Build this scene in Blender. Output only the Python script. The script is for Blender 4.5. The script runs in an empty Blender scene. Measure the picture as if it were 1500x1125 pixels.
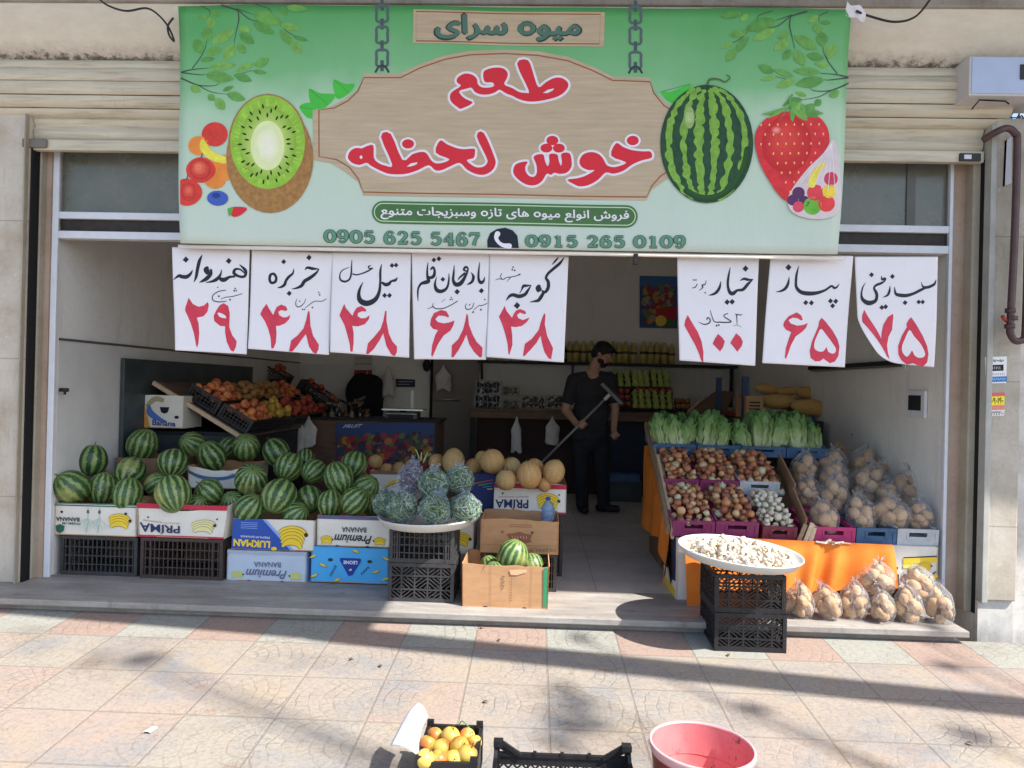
import bpy, bmesh, math, random
import numpy as np
from mathutils import Vector, Matrix, noise as mnoise
random.seed(7)
SC = bpy.context.scene
COL = SC.collection
R_ = math.radians
# ------------------------------------------------------------------ camera
FPX = 1060.0
psi = math.atan(.033); phi = math.atan(2.5/FPX); rol = .024
CF = Vector((-math.sin(psi)*math.cos(phi), math.cos(psi)*math.cos(phi), math.sin(phi)))
r0 = Vector((math.cos(psi), math.sin(psi), 0)); u0 = r0.cross(CF)
CR = r0*math.cos(rol)+u0*math.sin(rol); CU = -r0*math.sin(rol)+u0*math.cos(rol)
CP = Vector((0, 0, 1.24))
cam = bpy.data.cameras.new('camera'); cam.sensor_width = 36; cam.lens = 36*FPX/1500
cam.clip_start = .05; cam.clip_end = 500
co = bpy.data.objects.new('camera', cam); COL.objects.link(co)
mm = Matrix((CR, CU, -CF)).transposed().to_4x4(); mm.translation = CP
co.matrix_world = mm; SC.camera = co
# ------------------------------------------------------------------ light
LD = Vector((-.42, .20, -.58)).normalized()           # the way sunlight travels
world = bpy.data.worlds.new('World'); SC.world = world; world.use_nodes = True
nt = world.node_tree; bg = nt.nodes['Background']
sky = nt.nodes.new('ShaderNodeTexSky'); sky.sky_type = 'NISHITA'; sky.sun_disc = False; sky.dust_density = 1.5; sky.ozone_density = .6; sky.air_density = 1.
sky.sun_elevation = math.asin(-LD.z); sky.sun_rotation = math.atan2(-LD.x, -LD.y)
nt.links.new(sky.outputs[0], bg.inputs[0]); bg.inputs[1].default_value = .138
sl = bpy.data.lights.new('sun', 'SUN'); sl.energy = 4.3; sl.angle = R_(.6); sl.color = (1, .95, .87)
so = bpy.data.objects.new('sun', sl); COL.objects.link(so); so.location = (8, -6, 12)
so.rotation_euler = LD.to_track_quat('-Z', 'Y').to_euler()
SC.view_settings.view_transform = 'Standard'; SC.view_settings.look = 'None'
SC.view_settings.exposure = 1.12; SC.view_settings.gamma = 1
SC.cycles.use_denoising = True; SC.cycles.max_bounces = 14; SC.cycles.diffuse_bounces = 10; SC.cycles.glossy_bounces = 4; SC.cycles.transparent_max_bounces = 16
SC.cycles.caustics_reflective = False; SC.cycles.caustics_refractive = False
# ------------------------------------------------------------------ helpers
def at(px, py, Y=None, z=None, X=None):
    d = CF+CR*((px-750)/FPX)-CU*((py-562.5)/FPX)
    if Y is not None: t = (Y-CP.y)/d.y
    elif z is not None: t = (z-CP.z)/d.z
    else: t = (X-CP.x)/d.x
    return CP+d*t
def pav(y): return -.07-.05*(3.9-y)
def atp(px, py):
    d = CF+CR*((px-750)/FPX)-CU*((py-562.5)/FPX)
    a = Vector((0, -.05, 1)); b = -.07-.05*3.9
    return CP+d*((b-a.dot(CP))/a.dot(d))
def lin(c): return tuple((x/12.92 if x <= .04045 else ((x+.055)/1.055)**2.4) for x in c)
def rgb(r, g, b, k=1.0):
    l = lin((r/255, g/255, b/255)); return tuple(min(.9, x*k) for x in l)
MATS = {}
def mat(name, col, rough=.6, var=.12, scale=6., spec=.3, bump=0., bscale=60., metal=0., col2=None, f2=.5, coat=0., stretch=None, rnd=0.):
    if name in MATS: return MATS[name]
    m = bpy.data.materials.new(name); m.use_nodes = True; n = m.node_tree; L = n.links
    b = n.nodes['Principled BSDF']; b.inputs['Roughness'].default_value = rough
    b.inputs['Specular IOR Level'].default_value = spec; b.inputs['Metallic'].default_value = metal
    if coat: b.inputs['Coat Weight'].default_value = coat
    tc = n.nodes.new('ShaderNodeTexCoord'); src = tc.outputs['Object']
    if stretch:
        mp = n.nodes.new('ShaderNodeMapping'); mp.inputs['Scale'].default_value = stretch
        L.new(src, mp.inputs[0]); src = mp.outputs[0]
    nz = n.nodes.new('ShaderNodeTexNoise'); nz.inputs['Scale'].default_value = scale; nz.inputs['Detail'].default_value = 6
    nz.inputs['Roughness'].default_value = .65
    L.new(src, nz.inputs['Vector'])
    rp = n.nodes.new('ShaderNodeValToRGB'); e = rp.color_ramp.elements
    e[0].position = .3; e[1].position = .72
    c2 = col2 or tuple(min(.95, x*(1+var)) for x in col); c1 = tuple(x*(1-var) for x in col) if not col2 else col
    e[0].color = (*c1, 1); e[1].color = (*c2, 1)
    L.new(nz.outputs[0], rp.inputs[0]); out = rp.outputs[0]
    if rnd:
        oi = n.nodes.new('ShaderNodeObjectInfo'); hs = n.nodes.new('ShaderNodeHueSaturation')
        mr = n.nodes.new('ShaderNodeMapRange'); mr.inputs[3].default_value = 1-rnd; mr.inputs[4].default_value = 1+rnd
        L.new(oi.outputs['Random'], mr.inputs[0]); L.new(mr.outputs[0], hs.inputs['Value']); L.new(out, hs.inputs['Color']); out = hs.outputs[0]
    L.new(out, b.inputs['Base Color'])
    if bump:
        n2 = n.nodes.new('ShaderNodeTexNoise'); n2.inputs['Scale'].default_value = bscale; n2.inputs['Detail'].default_value = 5
        L.new(src, n2.inputs['Vector']); bp = n.nodes.new('ShaderNodeBump'); bp.inputs['Strength'].default_value = bump
        bp.inputs['Distance'].default_value = .01
        L.new(n2.outputs[0], bp.inputs['Height']); L.new(bp.outputs[0], b.inputs['Normal'])
    MATS[name] = m; return m
def ink(r, g, b, k=1.35, rough=.55):
    key = 'ink_%d_%d_%d_%d' % (r, g, b, int(k*100))
    return mat(key, rgb(r, g, b, k), rough, .06, 9., .25)
def tag(o, label=None, cat=None, group=None, kind=None):
    if label: o['label'] = label
    if cat: o['category'] = cat
    if group: o['group'] = group
    if kind: o['kind'] = kind
    return o
def thing(name, label, cat, loc=(0, 0, 0), rz=0, group=None, rot=None):
    o = bpy.data.objects.new(name, None); COL.objects.link(o); o.location = loc
    o.rotation_euler = rot or (0, 0, rz); o.empty_display_size = .1
    return tag(o, label, cat, group)
def copy_tree(o, parent=None):
    c = o.copy(); COL.objects.link(c)
    if parent: c.parent = parent
    for ch in o.children: copy_tree(ch, c)
    return c
class MB:
    def __init__(s): s.v = []; s.f = []; s.m = []; s.mats = []; s.sm = []
    def mi(s, m):
        if m not in s.mats: s.mats.append(m)
        return s.mats.index(m)
    def add(s, vs, fs, m, smooth=False):
        o = len(s.v); k = s.mi(m); s.v += [tuple(v) for v in vs]
        for f in fs: s.f.append(tuple(i+o for i in f)); s.m.append(k); s.sm.append(smooth)
    def box(s, x0, x1, y0, y1, z0, z1, m, M=None):
        vs = [Vector((x, y, z)) for z in (z0, z1) for y in (y0, y1) for x in (x0, x1)]
        if M: vs = [M @ v for v in vs]
        s.add(vs, [(0, 2, 3, 1), (4, 5, 7, 6), (0, 1, 5, 4), (2, 6, 7, 3), (0, 4, 6, 2), (1, 3, 7, 5)], m)
    def bar(s, p, q, w, h, m, up=(0, 0, 1)):
        p = Vector(p); q = Vector(q); d = (q-p); l = d.length
        if l < 1e-6: return
        d /= l; u = Vector(up)
        if abs(d.dot(u)) > .99: u = Vector((0, 1, 0))
        sd = d.cross(u).normalized(); u = sd.cross(d)
        vs = [c+sd*(a*w/2)+u*(b*h/2) for c in (p, q) for b in (-1, 1) for a in (-1, 1)]
        s.add(vs, [(0, 1, 3, 2), (4, 6, 7, 5), (0, 4, 5, 1), (2, 3, 7, 6), (0, 2, 6, 4), (1, 5, 7, 3)], m)
    def tube(s, pts, r, m, n=8, cap=True):
        pts = [Vector(p) for p in pts]; vs = []; N = len(pts)
        rr = r if isinstance(r, (list, tuple)) else [r]*N
        u = None
        for i, p in enumerate(pts):
            d = (pts[min(i+1, N-1)]-pts[max(i-1, 0)])
            if d.length < 1e-9: d = Vector((0, 0, 1))
            d.normalize()
            if u is None:
                u = d.cross(Vector((0, 0, 1)))
                if u.length < .1: u = d.cross(Vector((1, 0, 0)))
            u = (u-d*u.dot(d)); u.normalize(); w = d.cross(u)
            for k in range(n):
                a = 2*math.pi*k/n; vs.append(p+(u*math.cos(a)+w*math.sin(a))*rr[i])
        fs = [(i*n+k, i*n+(k+1) % n, (i+1)*n+(k+1) % n, (i+1)*n+k) for i in range(N-1) for k in range(n)]
        if cap: fs += [tuple(range(n-1, -1, -1)), tuple((N-1)*n+k for k in range(n))]
        s.add(vs, fs, m, True)
    def lathe(s, prof, m, n=32, M=None):
        vs = []; N = len(prof)
        for r, z in prof:
            for k in range(n):
                a = 2*math.pi*k/n; v = Vector((r*math.cos(a), r*math.sin(a), z)); vs.append(M @ v if M else v)
        fs = [(i*n+k, i*n+(k+1) % n, (i+1)*n+(k+1) % n, (i+1)*n+k) for i in range(N-1) for k in range(n)]
        s.add(vs, fs, m, True)
    def ball(s, c, r, m, nu=16, nv=10, fn=None, M=None):
        c = Vector(c); r = r if isinstance(r, (tuple, list)) else (r, r, r); vs = [];
        for i in range(nv+1):
            t = math.pi*i/nv
            for k in range(nu):
                a = 2*math.pi*k/nu; d = Vector((math.sin(t)*math.cos(a), math.sin(t)*math.sin(a), math.cos(t)))
                q = fn(d) if fn else 1.
                v = Vector((d.x*r[0]*q, d.y*r[1]*q, d.z*r[2]*q))
                vs.append((M @ v if M else v)+c)
        fs = []
        for i in range(nv):
            for k in range(nu):
                a, b, c2, d2 = i*nu+k, i*nu+(k+1) % nu, (i+1)*nu+(k+1) % nu, (i+1)*nu+k
                if i == 0: fs.append((a, d2, c2))
                elif i == nv-1: fs.append((a, d2, b))
                else: fs.append((a, d2, c2, b))
        s.add(vs, fs, m, True)
    def grid(s, fn, nu, nv, m, smooth=True):
        vs = [fn(i/nu, j/nv) for j in range(nv+1) for i in range(nu+1)]
        fs = [(j*(nu+1)+i, j*(nu+1)+i+1, (j+1)*(nu+1)+i+1, (j+1)*(nu+1)+i) for j in range(nv) for i in range(nu)]
        s.add(vs, fs, m, smooth)
    def mesh(s, name):
        me = bpy.data.meshes.new(name); me.from_pydata(s.v, [], s.f); me.update()
        for m in s.mats: me.materials.append(m)
        me.polygons.foreach_set('material_index', s.m); me.polygons.foreach_set('use_smooth', s.sm)
        return me
    def build(s, name, parent=None, loc=(0, 0, 0), rot=(0, 0, 0)):
        o = bpy.data.objects.new(name, s.mesh(name)); COL.objects.link(o); o.location = loc; o.rotation_euler = rot
        if parent: o.parent = parent
        return o
def bevel(o, w=.006, seg=2):
    md = o.modifiers.new('bevel', 'BEVEL'); md.width = w; md.segments = seg; md.limit_method = 'ANGLE'; return o
def inst(name, me, loc, rot=(0, 0, 0), sc=1., parent=None):
    o = bpy.data.objects.new(name, me); COL.objects.link(o); o.location = loc; o.rotation_euler = rot
    o.scale = sc if isinstance(sc, (tuple, list)) else (sc, sc, sc)
    if parent: o.parent = parent
    return o
# ---- flat lettering and print, laid on a surface ----------------------------------------
def smooth_path(P, n=6, closed=False):
    out = []; N = len(P)
    if N < 3: return [tuple(map(float, p)) for p in P]
    rng = range(N if closed else N-1)
    for i in rng:
        p0 = P[(i-1) % N] if (closed or i > 0) else P[i]; p1 = P[i]; p2 = P[(i+1) % N]
        p3 = P[(i+2) % N] if (closed or i+2 < N) else p2
        for k in range(n):
            t = k/n
            out.append(tuple(.5*((2*b)+(-a+c)*t+(2*a-5*b+4*c-d)*t*t+(-a+3*b-3*c+d)*t**3) for a, b, c, d in zip(p0, p1, p2, p3)))
    if not closed: out.append(tuple(map(float, P[-1])))
    return out
AR = {'ا': 0xFE8D, 'ب': 0xFE8F, 'ت': 0xFE95, 'ج': 0xFE9D, 'ح': 0xFEA1, 'خ': 0xFEA5, 'د': 0xFEA9, 'ر': 0xFEAD, 'ز': 0xFEAF, 'س': 0xFEB1,
      'ش': 0xFEB5, 'ع': 0xFEC9, 'ف': 0xFED1, 'ق': 0xFED5, 'ل': 0xFEDD, 'م': 0xFEE1, 'ن': 0xFEE5, 'ه': 0xFEE9, 'و': 0xFEED, 'ی': 0xFBFC}
NOJOIN = 'ادرزو'
def arabic(s):
    out = []
    for w in s.split(' '):
        o = ''
        for i, c in enumerate(w):
            if c not in AR: o += c; continue
            prev = i > 0 and w[i-1] in AR and w[i-1] not in NOJOIN
            nxt = i+1 < len(w) and w[i+1] in AR and c not in NOJOIN
            o += chr(AR[c]+(3 if prev and nxt else 1 if prev else 2 if nxt else 0))
        out.append(o[::-1].replace(chr(0xFEE9), 'o').replace(chr(0xFEC9), chr(0xFECA)))
    return ' '.join(out[::-1])
def text_mesh(s, bold=0., shear=0.):
    c = bpy.data.curves.new('lettering', 'FONT'); c.body = s; c.size = 1; c.offset = bold; c.shear = shear; c.resolution_u = 3
    o = bpy.data.objects.new('lettering', c); COL.objects.link(o)
    dg = bpy.context.evaluated_depsgraph_get(); dg.update()
    me = bpy.data.meshes.new_from_object(o.evaluated_get(dg))
    vs = [v.co.copy() for v in me.vertices]; fs = [tuple(p.vertices) for p in me.polygons]
    bpy.data.objects.remove(o); bpy.data.curves.remove(c); bpy.data.meshes.remove(me)
    return vs, fs
class Decal:
    """flat print; pts are (u, v) turned into local (x, z) by fn; each piece sits a hair in front of the one before"""
    def __init__(s, fn, y=-.0012, step=.000006): s.fn = fn; s.y = y; s.step = step; s.b = MB(); s.ext = []
    def _p(s, p):
        x, z = s.fn(*p[:2]); return (x, s.y, z)
    def adv(s, k=1): s.y -= s.step*k
    def poly(s, P, m, sm=0):
        if sm: P = smooth_path(P, sm, True)
        vs = [s._p(p) for p in P]
        a = sum(vs[i][0]*vs[(i+1) % len(vs)][2]-vs[(i+1) % len(vs)][0]*vs[i][2] for i in range(len(vs)))
        f = tuple(range(len(vs))); s.b.add(vs, [f if a > 0 else f[::-1]], m)
        s.adv(25 if max(v[0] for v in vs)-min(v[0] for v in vs) > .16 else 2)
    def ell(s, c, rx, ry, m, n=20, ang=0):
        ca, sa = math.cos(ang), math.sin(ang)
        s.poly([(c[0]+rx*math.cos(t)*ca-ry*math.sin(t)*sa, c[1]+rx*math.cos(t)*sa+ry*math.sin(t)*ca) for t in [2*math.pi*k/n for k in range(n)]], m)
    def dia(s, c, r, m): s.poly([(c[0], c[1]-r), (c[0]+r*.95, c[1]-r*.1), (c[0]+r*.1, c[1]+r), (c[0]-r*.95, c[1]+r*.1)], m)
    def stroke(s, P, m, w=None, closed=False, sm=5):
        P = [(*p[:2], (p[2] if len(p) > 2 else w)) for p in P]
        Q = smooth_path(P, sm, closed) if sm > 1 else P
        N = len(Q); Lf = []; Rt = []
        for i in range(N):
            a = Q[(i-1) % N] if closed else Q[max(i-1, 0)]; b = Q[(i+1) % N] if closed else Q[min(i+1, N-1)]
            dx, dy = b[0]-a[0], b[1]-a[1]; l = math.hypot(dx, dy) or 1; h = max(.2, Q[i][2])/2
            Lf.append((Q[i][0]-dy/l*h, Q[i][1]+dx/l*h)); Rt.append((Q[i][0]+dy/l*h, Q[i][1]-dx/l*h))
        for i in range(N if closed else N-1):
            j = (i+1) % N; vs = [s._p(p) for p in (Lf[i], Lf[j], Rt[j], Rt[i])]
            a = sum(vs[k][0]*vs[(k+1) % 4][2]-vs[(k+1) % 4][0]*vs[k][2] for k in range(4))
            s.b.add(vs, [(0, 1, 2, 3) if a > 0 else (3, 2, 1, 0)], m); s.adv(.12)
        if not closed:
            for q in (Q[0], Q[-1]):
                if q[2] > 7: s.ell(q, q[2]/2, q[2]/2, m, 10)
        s.adv()
    def text(s, t, quad, m, bold=0., shear=0., ar=False, flip=False):
        if ar and bold:                                        # heavier Persian letters: three passes side by side
            w = (quad[1][0]-quad[0][0])*bold*.25/max(1, len(t)*.12); h = w*.8
            for dx, dy in ((-w, 0), (w, 0), (0, -h), (0, h), (0, 0)): s.text(t, tuple((q[0]+dx, q[1]+dy) for q in quad), m, 0., shear, True, flip)
            return
        vs, fs = text_mesh(arabic(t) if ar else t, bold, shear)
        x0 = min(v.x for v in vs); x1 = max(v.x for v in vs); y0 = min(v.y for v in vs); y1 = max(v.y for v in vs)
        TL, TR, BL, BR = quad
        if flip: TL, TR, BL, BR = BR, BL, TR, TL
        par = list(range(len(vs)))
        def find(a):
            while par[a] != a: par[a] = par[par[a]]; a = par[a]
            return a
        for f in fs:
            for q in f[1:]: par[find(q)] = find(f[0])
        isl = {}; pts = []
        for i, v in enumerate(vs):
            u = (v.x-x0)/(x1-x0); w = (y1-v.y)/(y1-y0)
            p = tuple(TL[k]*(1-u)*(1-w)+TR[k]*u*(1-w)+BL[k]*(1-u)*w+BR[k]*u*w for k in (0, 1))
            k = isl.setdefault(find(i), len(isl)); q = s._p(p); pts.append((q[0], q[1]-k*s.step*.3, q[2]))
        F2 = []
        for f in fs:
            a = sum(pts[f[k]][0]*pts[f[(k+1) % len(f)]][2]-pts[f[(k+1) % len(f)]][0]*pts[f[k]][2] for k in range(len(f)))
            F2.append(f if a > 0 else f[::-1])
        s.b.add(pts, F2, m); s.adv(len(isl)*.3+1)
    def build(s, name, parent, warp=None, cell=.03, base=None):
        if not s.b.v: return None
        o = s.b.build(name, parent); s.b = MB()
        if base: s.y = base
        if warp:
            bm = bmesh.new(); bm.from_mesh(o.data); bmesh.ops.triangulate(bm, faces=bm.faces[:])
            for _ in range(4):
                es = [e for e in bm.edges if e.calc_length() > cell*1.6]
                if not es: break
                bmesh.ops.subdivide_edges(bm, edges=es, cuts=1)
                bmesh.ops.triangulate(bm, faces=[f for f in bm.faces if len(f.verts) > 3])
            for v in bm.verts:
                w = warp(v.co.x, v.co.z)
                if isinstance(w, Vector): v.co += w
                else: v.co.y += w
            bm.to_mesh(o.data); bm.free()
        return o
# ------------------------------------------------------------------ node helper
class NG:
    def __init__(s, name, rough=.7, spec=.25):
        s.m = bpy.data.materials.new(name); s.m.use_nodes = True; s.n = s.m.node_tree; s.L = s.n.links
        s.b = s.n.nodes['Principled BSDF']; s.b.inputs['Roughness'].default_value = rough; s.b.inputs['Specular IOR Level'].default_value = spec
        s.tc = s.n.nodes.new('ShaderNodeTexCoord'); MATS[name] = s.m
    def _in(s, sock, v):
        if v is None: return
        if hasattr(v, 'is_output'): s.L.new(v, sock)
        elif isinstance(v, (tuple, list)) and len(v) == 3 and sock.type == 'RGBA': sock.default_value = (*v, 1)
        else: sock.default_value = v
    def math(s, op, a, b=None, c=None, clamp=False):
        n = s.n.nodes.new('ShaderNodeMath'); n.operation = op; n.use_clamp = clamp
        for k, v in enumerate((a, b, c)): s._in(n.inputs[k], v) if v is not None else None
        return n.outputs[0]
    def noise(s, v, scale, detail=5, rough=.6, col=False):
        n = s.n.nodes.new('ShaderNodeTexNoise'); n.inputs['Scale'].default_value = scale; n.inputs['Detail'].default_value = detail
        n.inputs['Roughness'].default_value = rough
        if v is not None: s.L.new(v, n.inputs['Vector'])
        return n.outputs[1 if col else 0]
    def vor(s, v, scale, feat='DISTANCE_TO_EDGE'):
        n = s.n.nodes.new('ShaderNodeTexVoronoi'); n.feature = feat; n.inputs['Scale'].default_value = scale; s.L.new(v, n.inputs['Vector']); return n.outputs[0]
    def ramp(s, f, stops):
        n = s.n.nodes.new('ShaderNodeValToRGB'); e = n.color_ramp.elements
        while len(e) < len(stops): e.new(.5)
        for k, (p, c) in enumerate(stops): e[k].position = p; e[k].color = (*c, 1) if len(c) == 3 else c
        s.L.new(f, n.inputs[0]); return n.outputs[0]
    def mix(s, f, a, b, mode='MIX'):
        n = s.n.nodes.new('ShaderNodeMix'); n.data_type = 'RGBA'; n.blend_type = mode
        s._in(n.inputs[0], f); s._in(n.inputs[6], a); s._in(n.inputs[7], b); return n.outputs[2]
    def smooth(s, v, a, b, lo=0., hi=1.):
        n = s.n.nodes.new('ShaderNodeMapRange'); n.interpolation_type = 'SMOOTHSTEP'
        for k, x in enumerate((v, a, b, lo, hi)): s._in(n.inputs[k], x)
        return n.outputs[0]
    def sep(s, v):
        n = s.n.nodes.new('ShaderNodeSeparateXYZ'); s.L.new(v, n.inputs[0]); return n.outputs
    def comb(s, x, y, z=0.):
        n = s.n.nodes.new('ShaderNodeCombineXYZ')
        for k, v in enumerate((x, y, z)): s._in(n.inputs[k], v)
        return n.outputs[0]
    def white(s, v):
        n = s.n.nodes.new('ShaderNodeTexWhiteNoise'); n.noise_dimensions = '3D'; s.L.new(v, n.inputs['Vector']); return n.outputs[0]
    def mapping(s, v, sc=(1, 1, 1), loc=(0, 0, 0)):
        n = s.n.nodes.new('ShaderNodeMapping'); n.inputs['Scale'].default_value = sc; n.inputs['Location'].default_value = loc
        s.L.new(v, n.inputs[0]); return n.outputs[0]
    def col(s, c): s.L.new(c, s.b.inputs['Base Color'])
    def rough(s, v): s.L.new(v, s.b.inputs['Roughness'])
    def bump(s, h, st=.4, dist=.01):
        n = s.n.nodes.new('ShaderNodeBump'); n.inputs['Strength'].default_value = st; n.inputs['Distance'].default_value = dist
        s.L.new(h, n.inputs['Height']); s.L.new(n.outputs[0], s.b.inputs['Normal'])
    def rnd(s):
        return s.n.nodes.new('ShaderNodeObjectInfo').outputs['Random']
# ------------------------------------------------------------------ setting materials
def pavement_material():
    g = NG('pavement_tile', .72, .25); o = g.tc.outputs['Object']; x, y, z = g.sep(o)
    u = g.math('DIVIDE', g.math('SUBTRACT', x, .085), .368); v = g.math('DIVIDE', g.math('SUBTRACT', y, 3.622), .368)
    iu = g.math('FLOOR', u); iv = g.math('FLOOR', v); fu = g.math('SUBTRACT', u, iu); fv = g.math('SUBTRACT', v, iv)
    cell = g.comb(iu, iv); w1 = g.white(cell)
    # edges of tiles
    eu = g.math('MINIMUM', fu, g.math('SUBTRACT', 1., fu)); ev = g.math('MINIMUM', fv, g.math('SUBTRACT', 1., fv))
    e = g.math('MINIMUM', eu, ev); grout = g.smooth(e, .008, .02, 1., 0.)
    # fan of curved setts pressed in each tile, its centre on a tile side
    side = g.math('GREATER_THAN', w1, .5)
    du = g.math('SUBTRACT', fu, side); dv = g.math('SUBTRACT', fv, .5)
    wob = g.math('MULTIPLY', g.math('SUBTRACT', g.noise(o, 9., 3), .5), .16)
    d = g.math('ADD', g.math('SQRT', g.math('ADD', g.math('MULTIPLY', du, du), g.math('MULTIPLY', dv, dv))), wob)
    k = g.math('ADD', g.math('MULTIPLY', d, 7.), g.math('MULTIPLY', w1, 3.)); kr = g.math('FLOOR', k); fk = g.math('SUBTRACT', k, kr)
    ring = g.smooth(g.math('MINIMUM', fk, g.math('SUBTRACT', 1., fk)), .03, .11, 1., 0.)
    an = g.math('ARCTAN2', dv, g.math('ABSOLUTE', du)); ak = g.math('ADD', g.math('MULTIPLY', g.math('MULTIPLY', an, g.math('ADD', kr, .8)), .85), g.math('MULTIPLY', kr, .37))
    fa = g.math('FRACT', ak); spk = g.smooth(g.math('MINIMUM', fa, g.math('SUBTRACT', 1., fa)), .02, .09, 1., 0.)
    worn = g.math('MULTIPLY', g.smooth(g.noise(o, 5., 4), .38, .62), g.smooth(g.noise(g.mapping(o, (1, 1, 1), (3, 9, 0)), 1.3, 3), .40, .60))
    joint = g.math('MULTIPLY', g.math('MAXIMUM', ring, spk), g.math('ADD', .15, g.math('MULTIPLY', worn, .85)))
    tone = g.ramp(w1, [(0., rgb(216, 202, 188, .475)), (.35, rgb(216, 206, 192, .475)), (.6, rgb(220, 198, 184, .475)), (1., rgb(212, 204, 192, .475))])
    blot = g.noise(o, 2.6, 6, .7); tone = g.mix(g.smooth(blot, .44, .7), tone, rgb(186, 186, 188, .49))
    tone = g.mix(g.math('MULTIPLY', g.smooth(g.noise(g.mapping(o, (1, 1, 1), (7, 3, 0)), 3.4, 5), .5, .75), .6), tone, rgb(222, 202, 174, .475))
    # border row of pale green and red tiles along the step
    alt = g.math('FRACT', g.math('MULTIPLY', iu, .5)); alt = g.math('GREATER_THAN', g.math('ABSOLUTE', alt), .25)
    bord = g.mix(alt, rgb(206, 206, 196, .50), rgb(212, 186, 172, .50)); isb = g.math('GREATER_THAN', v, 0.)
    c = g.mix(isb, tone, bord)
    st2 = g.noise(g.mapping(o, (1, 1.6, 1), (11, 2, 0)), 1.1, 7, .72); c = g.mix(g.smooth(st2, .52, .74, 0., .55), c, rgb(150, 140, 134, .55)); st3 = g.noise(g.mapping(o, (1, 1, 1), (1, 5, 0)), 8., 6, .75); c = g.mix(g.smooth(st3, .58, .72, 0., .45), c, rgb(176, 136, 112, .55))
    fine = g.noise(o, 60., 4, .7); c = g.mix(g.smooth(fine, .42, .75, 0., .35), c, rgb(120, 105, 95, .5))
    crk = g.vor(g.mapping(o, (1, 1, 1)), 22.); crk = g.math('MULTIPLY', g.smooth(crk, .0, .045, 1., 0.), g.smooth(g.noise(o, 3., 3), .45, .6))
    c = g.mix(g.math('MULTIPLY', joint, .30), c, rgb(110, 95, 84, .6))
    c = g.mix(g.math('MULTIPLY', crk, .35), c, rgb(120, 105, 95, .6))
    c = g.mix(g.math('MULTIPLY', grout, .28), c, rgb(118, 104, 92, .6))
    sp = g.smooth(g.noise(o, 130., 2, .5), .69, .74); c = g.mix(g.math('MULTIPLY', sp, .5), c, rgb(60, 52, 48))
    g.col(c); h = g.math('SUBTRACT', g.math('MULTIPLY', fine, .25), g.math('MAXIMUM', joint, grout)); g.bump(h, .45, .006)
    return g.m
def stone_material(name, c1, c2, c3, rough=.6, sc=3., st=(1, 1, 1), dirt=.5, joints=False):
    g = NG(name, rough); o = g.tc.outputs['Object']; p = g.mapping(o, st)
    n1 = g.noise(p, sc, 8, .7); c = g.ramp(n1, [(.3, c1), (.5, c2), (.7, c3)])
    n2 = g.noise(o, 45., 5, .7); c = g.mix(g.smooth(n2, .5, .8, 0., .4), c, tuple(x*.6 for x in c1))
    n3 = g.smooth(g.noise(g.mapping(o, (2., 2., .35)), 3., 6, .75), .52, .78, 0., dirt); c = g.mix(n3, c, tuple(x*.45 for x in c1))
    if joints:
        x, y, z = g.sep(o); f = g.math('FRACT', g.math('DIVIDE', g.math('ADD', z, .31), .82)); jn = g.smooth(g.math('MINIMUM', f, g.math('SUBTRACT', 1., f)), .002, .006, .55, 0.); c = g.mix(jn, c, tuple(x_*.5 for x_ in c1))
        ch = g.smooth(g.noise(o, 7., 6, .8), .62, .66, 0., .5); c = g.mix(ch, c, tuple(min(.9, x_*1.15) for x_ in c3))
    g.col(c); g.bump(n2, .25, .004); return g.m
PAV = pavement_material()
STONE = stone_material('facade_stone', rgb(176, 160, 142, .95), rgb(198, 188, 174, .95), rgb(210, 202, 190, .95), sc=3.2, joints=True)
JAMB = stone_material('jamb_stone', rgb(158, 148, 128, .85), rgb(176, 166, 148, .85), rgb(188, 180, 166, .85), sc=2.4)
PINKST = stone_material('pink_stone', rgb(172, 146, 128, .85), rgb(186, 162, 144, .85), rgb(196, 176, 160, .85), sc=2.4)
MARBLE = stone_material('step_marble', rgb(140, 134, 128, .85), rgb(166, 160, 154, .85), rgb(190, 186, 180, .85), .55, 2., (1, 5, 5), .6)
FLOORM = stone_material('floor_tile', rgb(176, 168, 160, .95), rgb(196, 188, 180, .95), rgb(206, 200, 192, .95), .45, 2.)
PLASTER = stone_material('interior_plaster', (.74, .72, .69), (.80, .785, .755), (.84, .825, .80), .8, 1.3, (1, 1, 1), .32)
ROUGHC = stone_material('rough_plaster', rgb(180, 174, 168), rgb(206, 202, 196), rgb(222, 218, 212), .9, 6., (1, 1, 1), .4)
CONC = stone_material('concrete_edge', rgb(128, 118, 110), rgb(150, 142, 134), rgb(166, 160, 154), .85, 4.)
ALU = mat('white_aluminium', rgb(200, 203, 210, 1.2), .4, .06, 20., .4, .05)
RAILM = mat('dull_rail_paint', rgb(172, 172, 166), .5, .15, 8., .3)
DARKG = mat('dark_gap', (.012, .012, .013), .8)
BLACKP = mat('black_plastic', (.018, .018, .021), .42, .3, 30., .4, .15, 90.)
GREYP = mat('dusty_black_plastic', (.048, .045, .047), .55, .3, 20., .35, .15, 90.)
BROWNP = mat('brown_plastic', (.060, .042, .038), .55, .25, 20., .35, .15, 90.)
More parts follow.
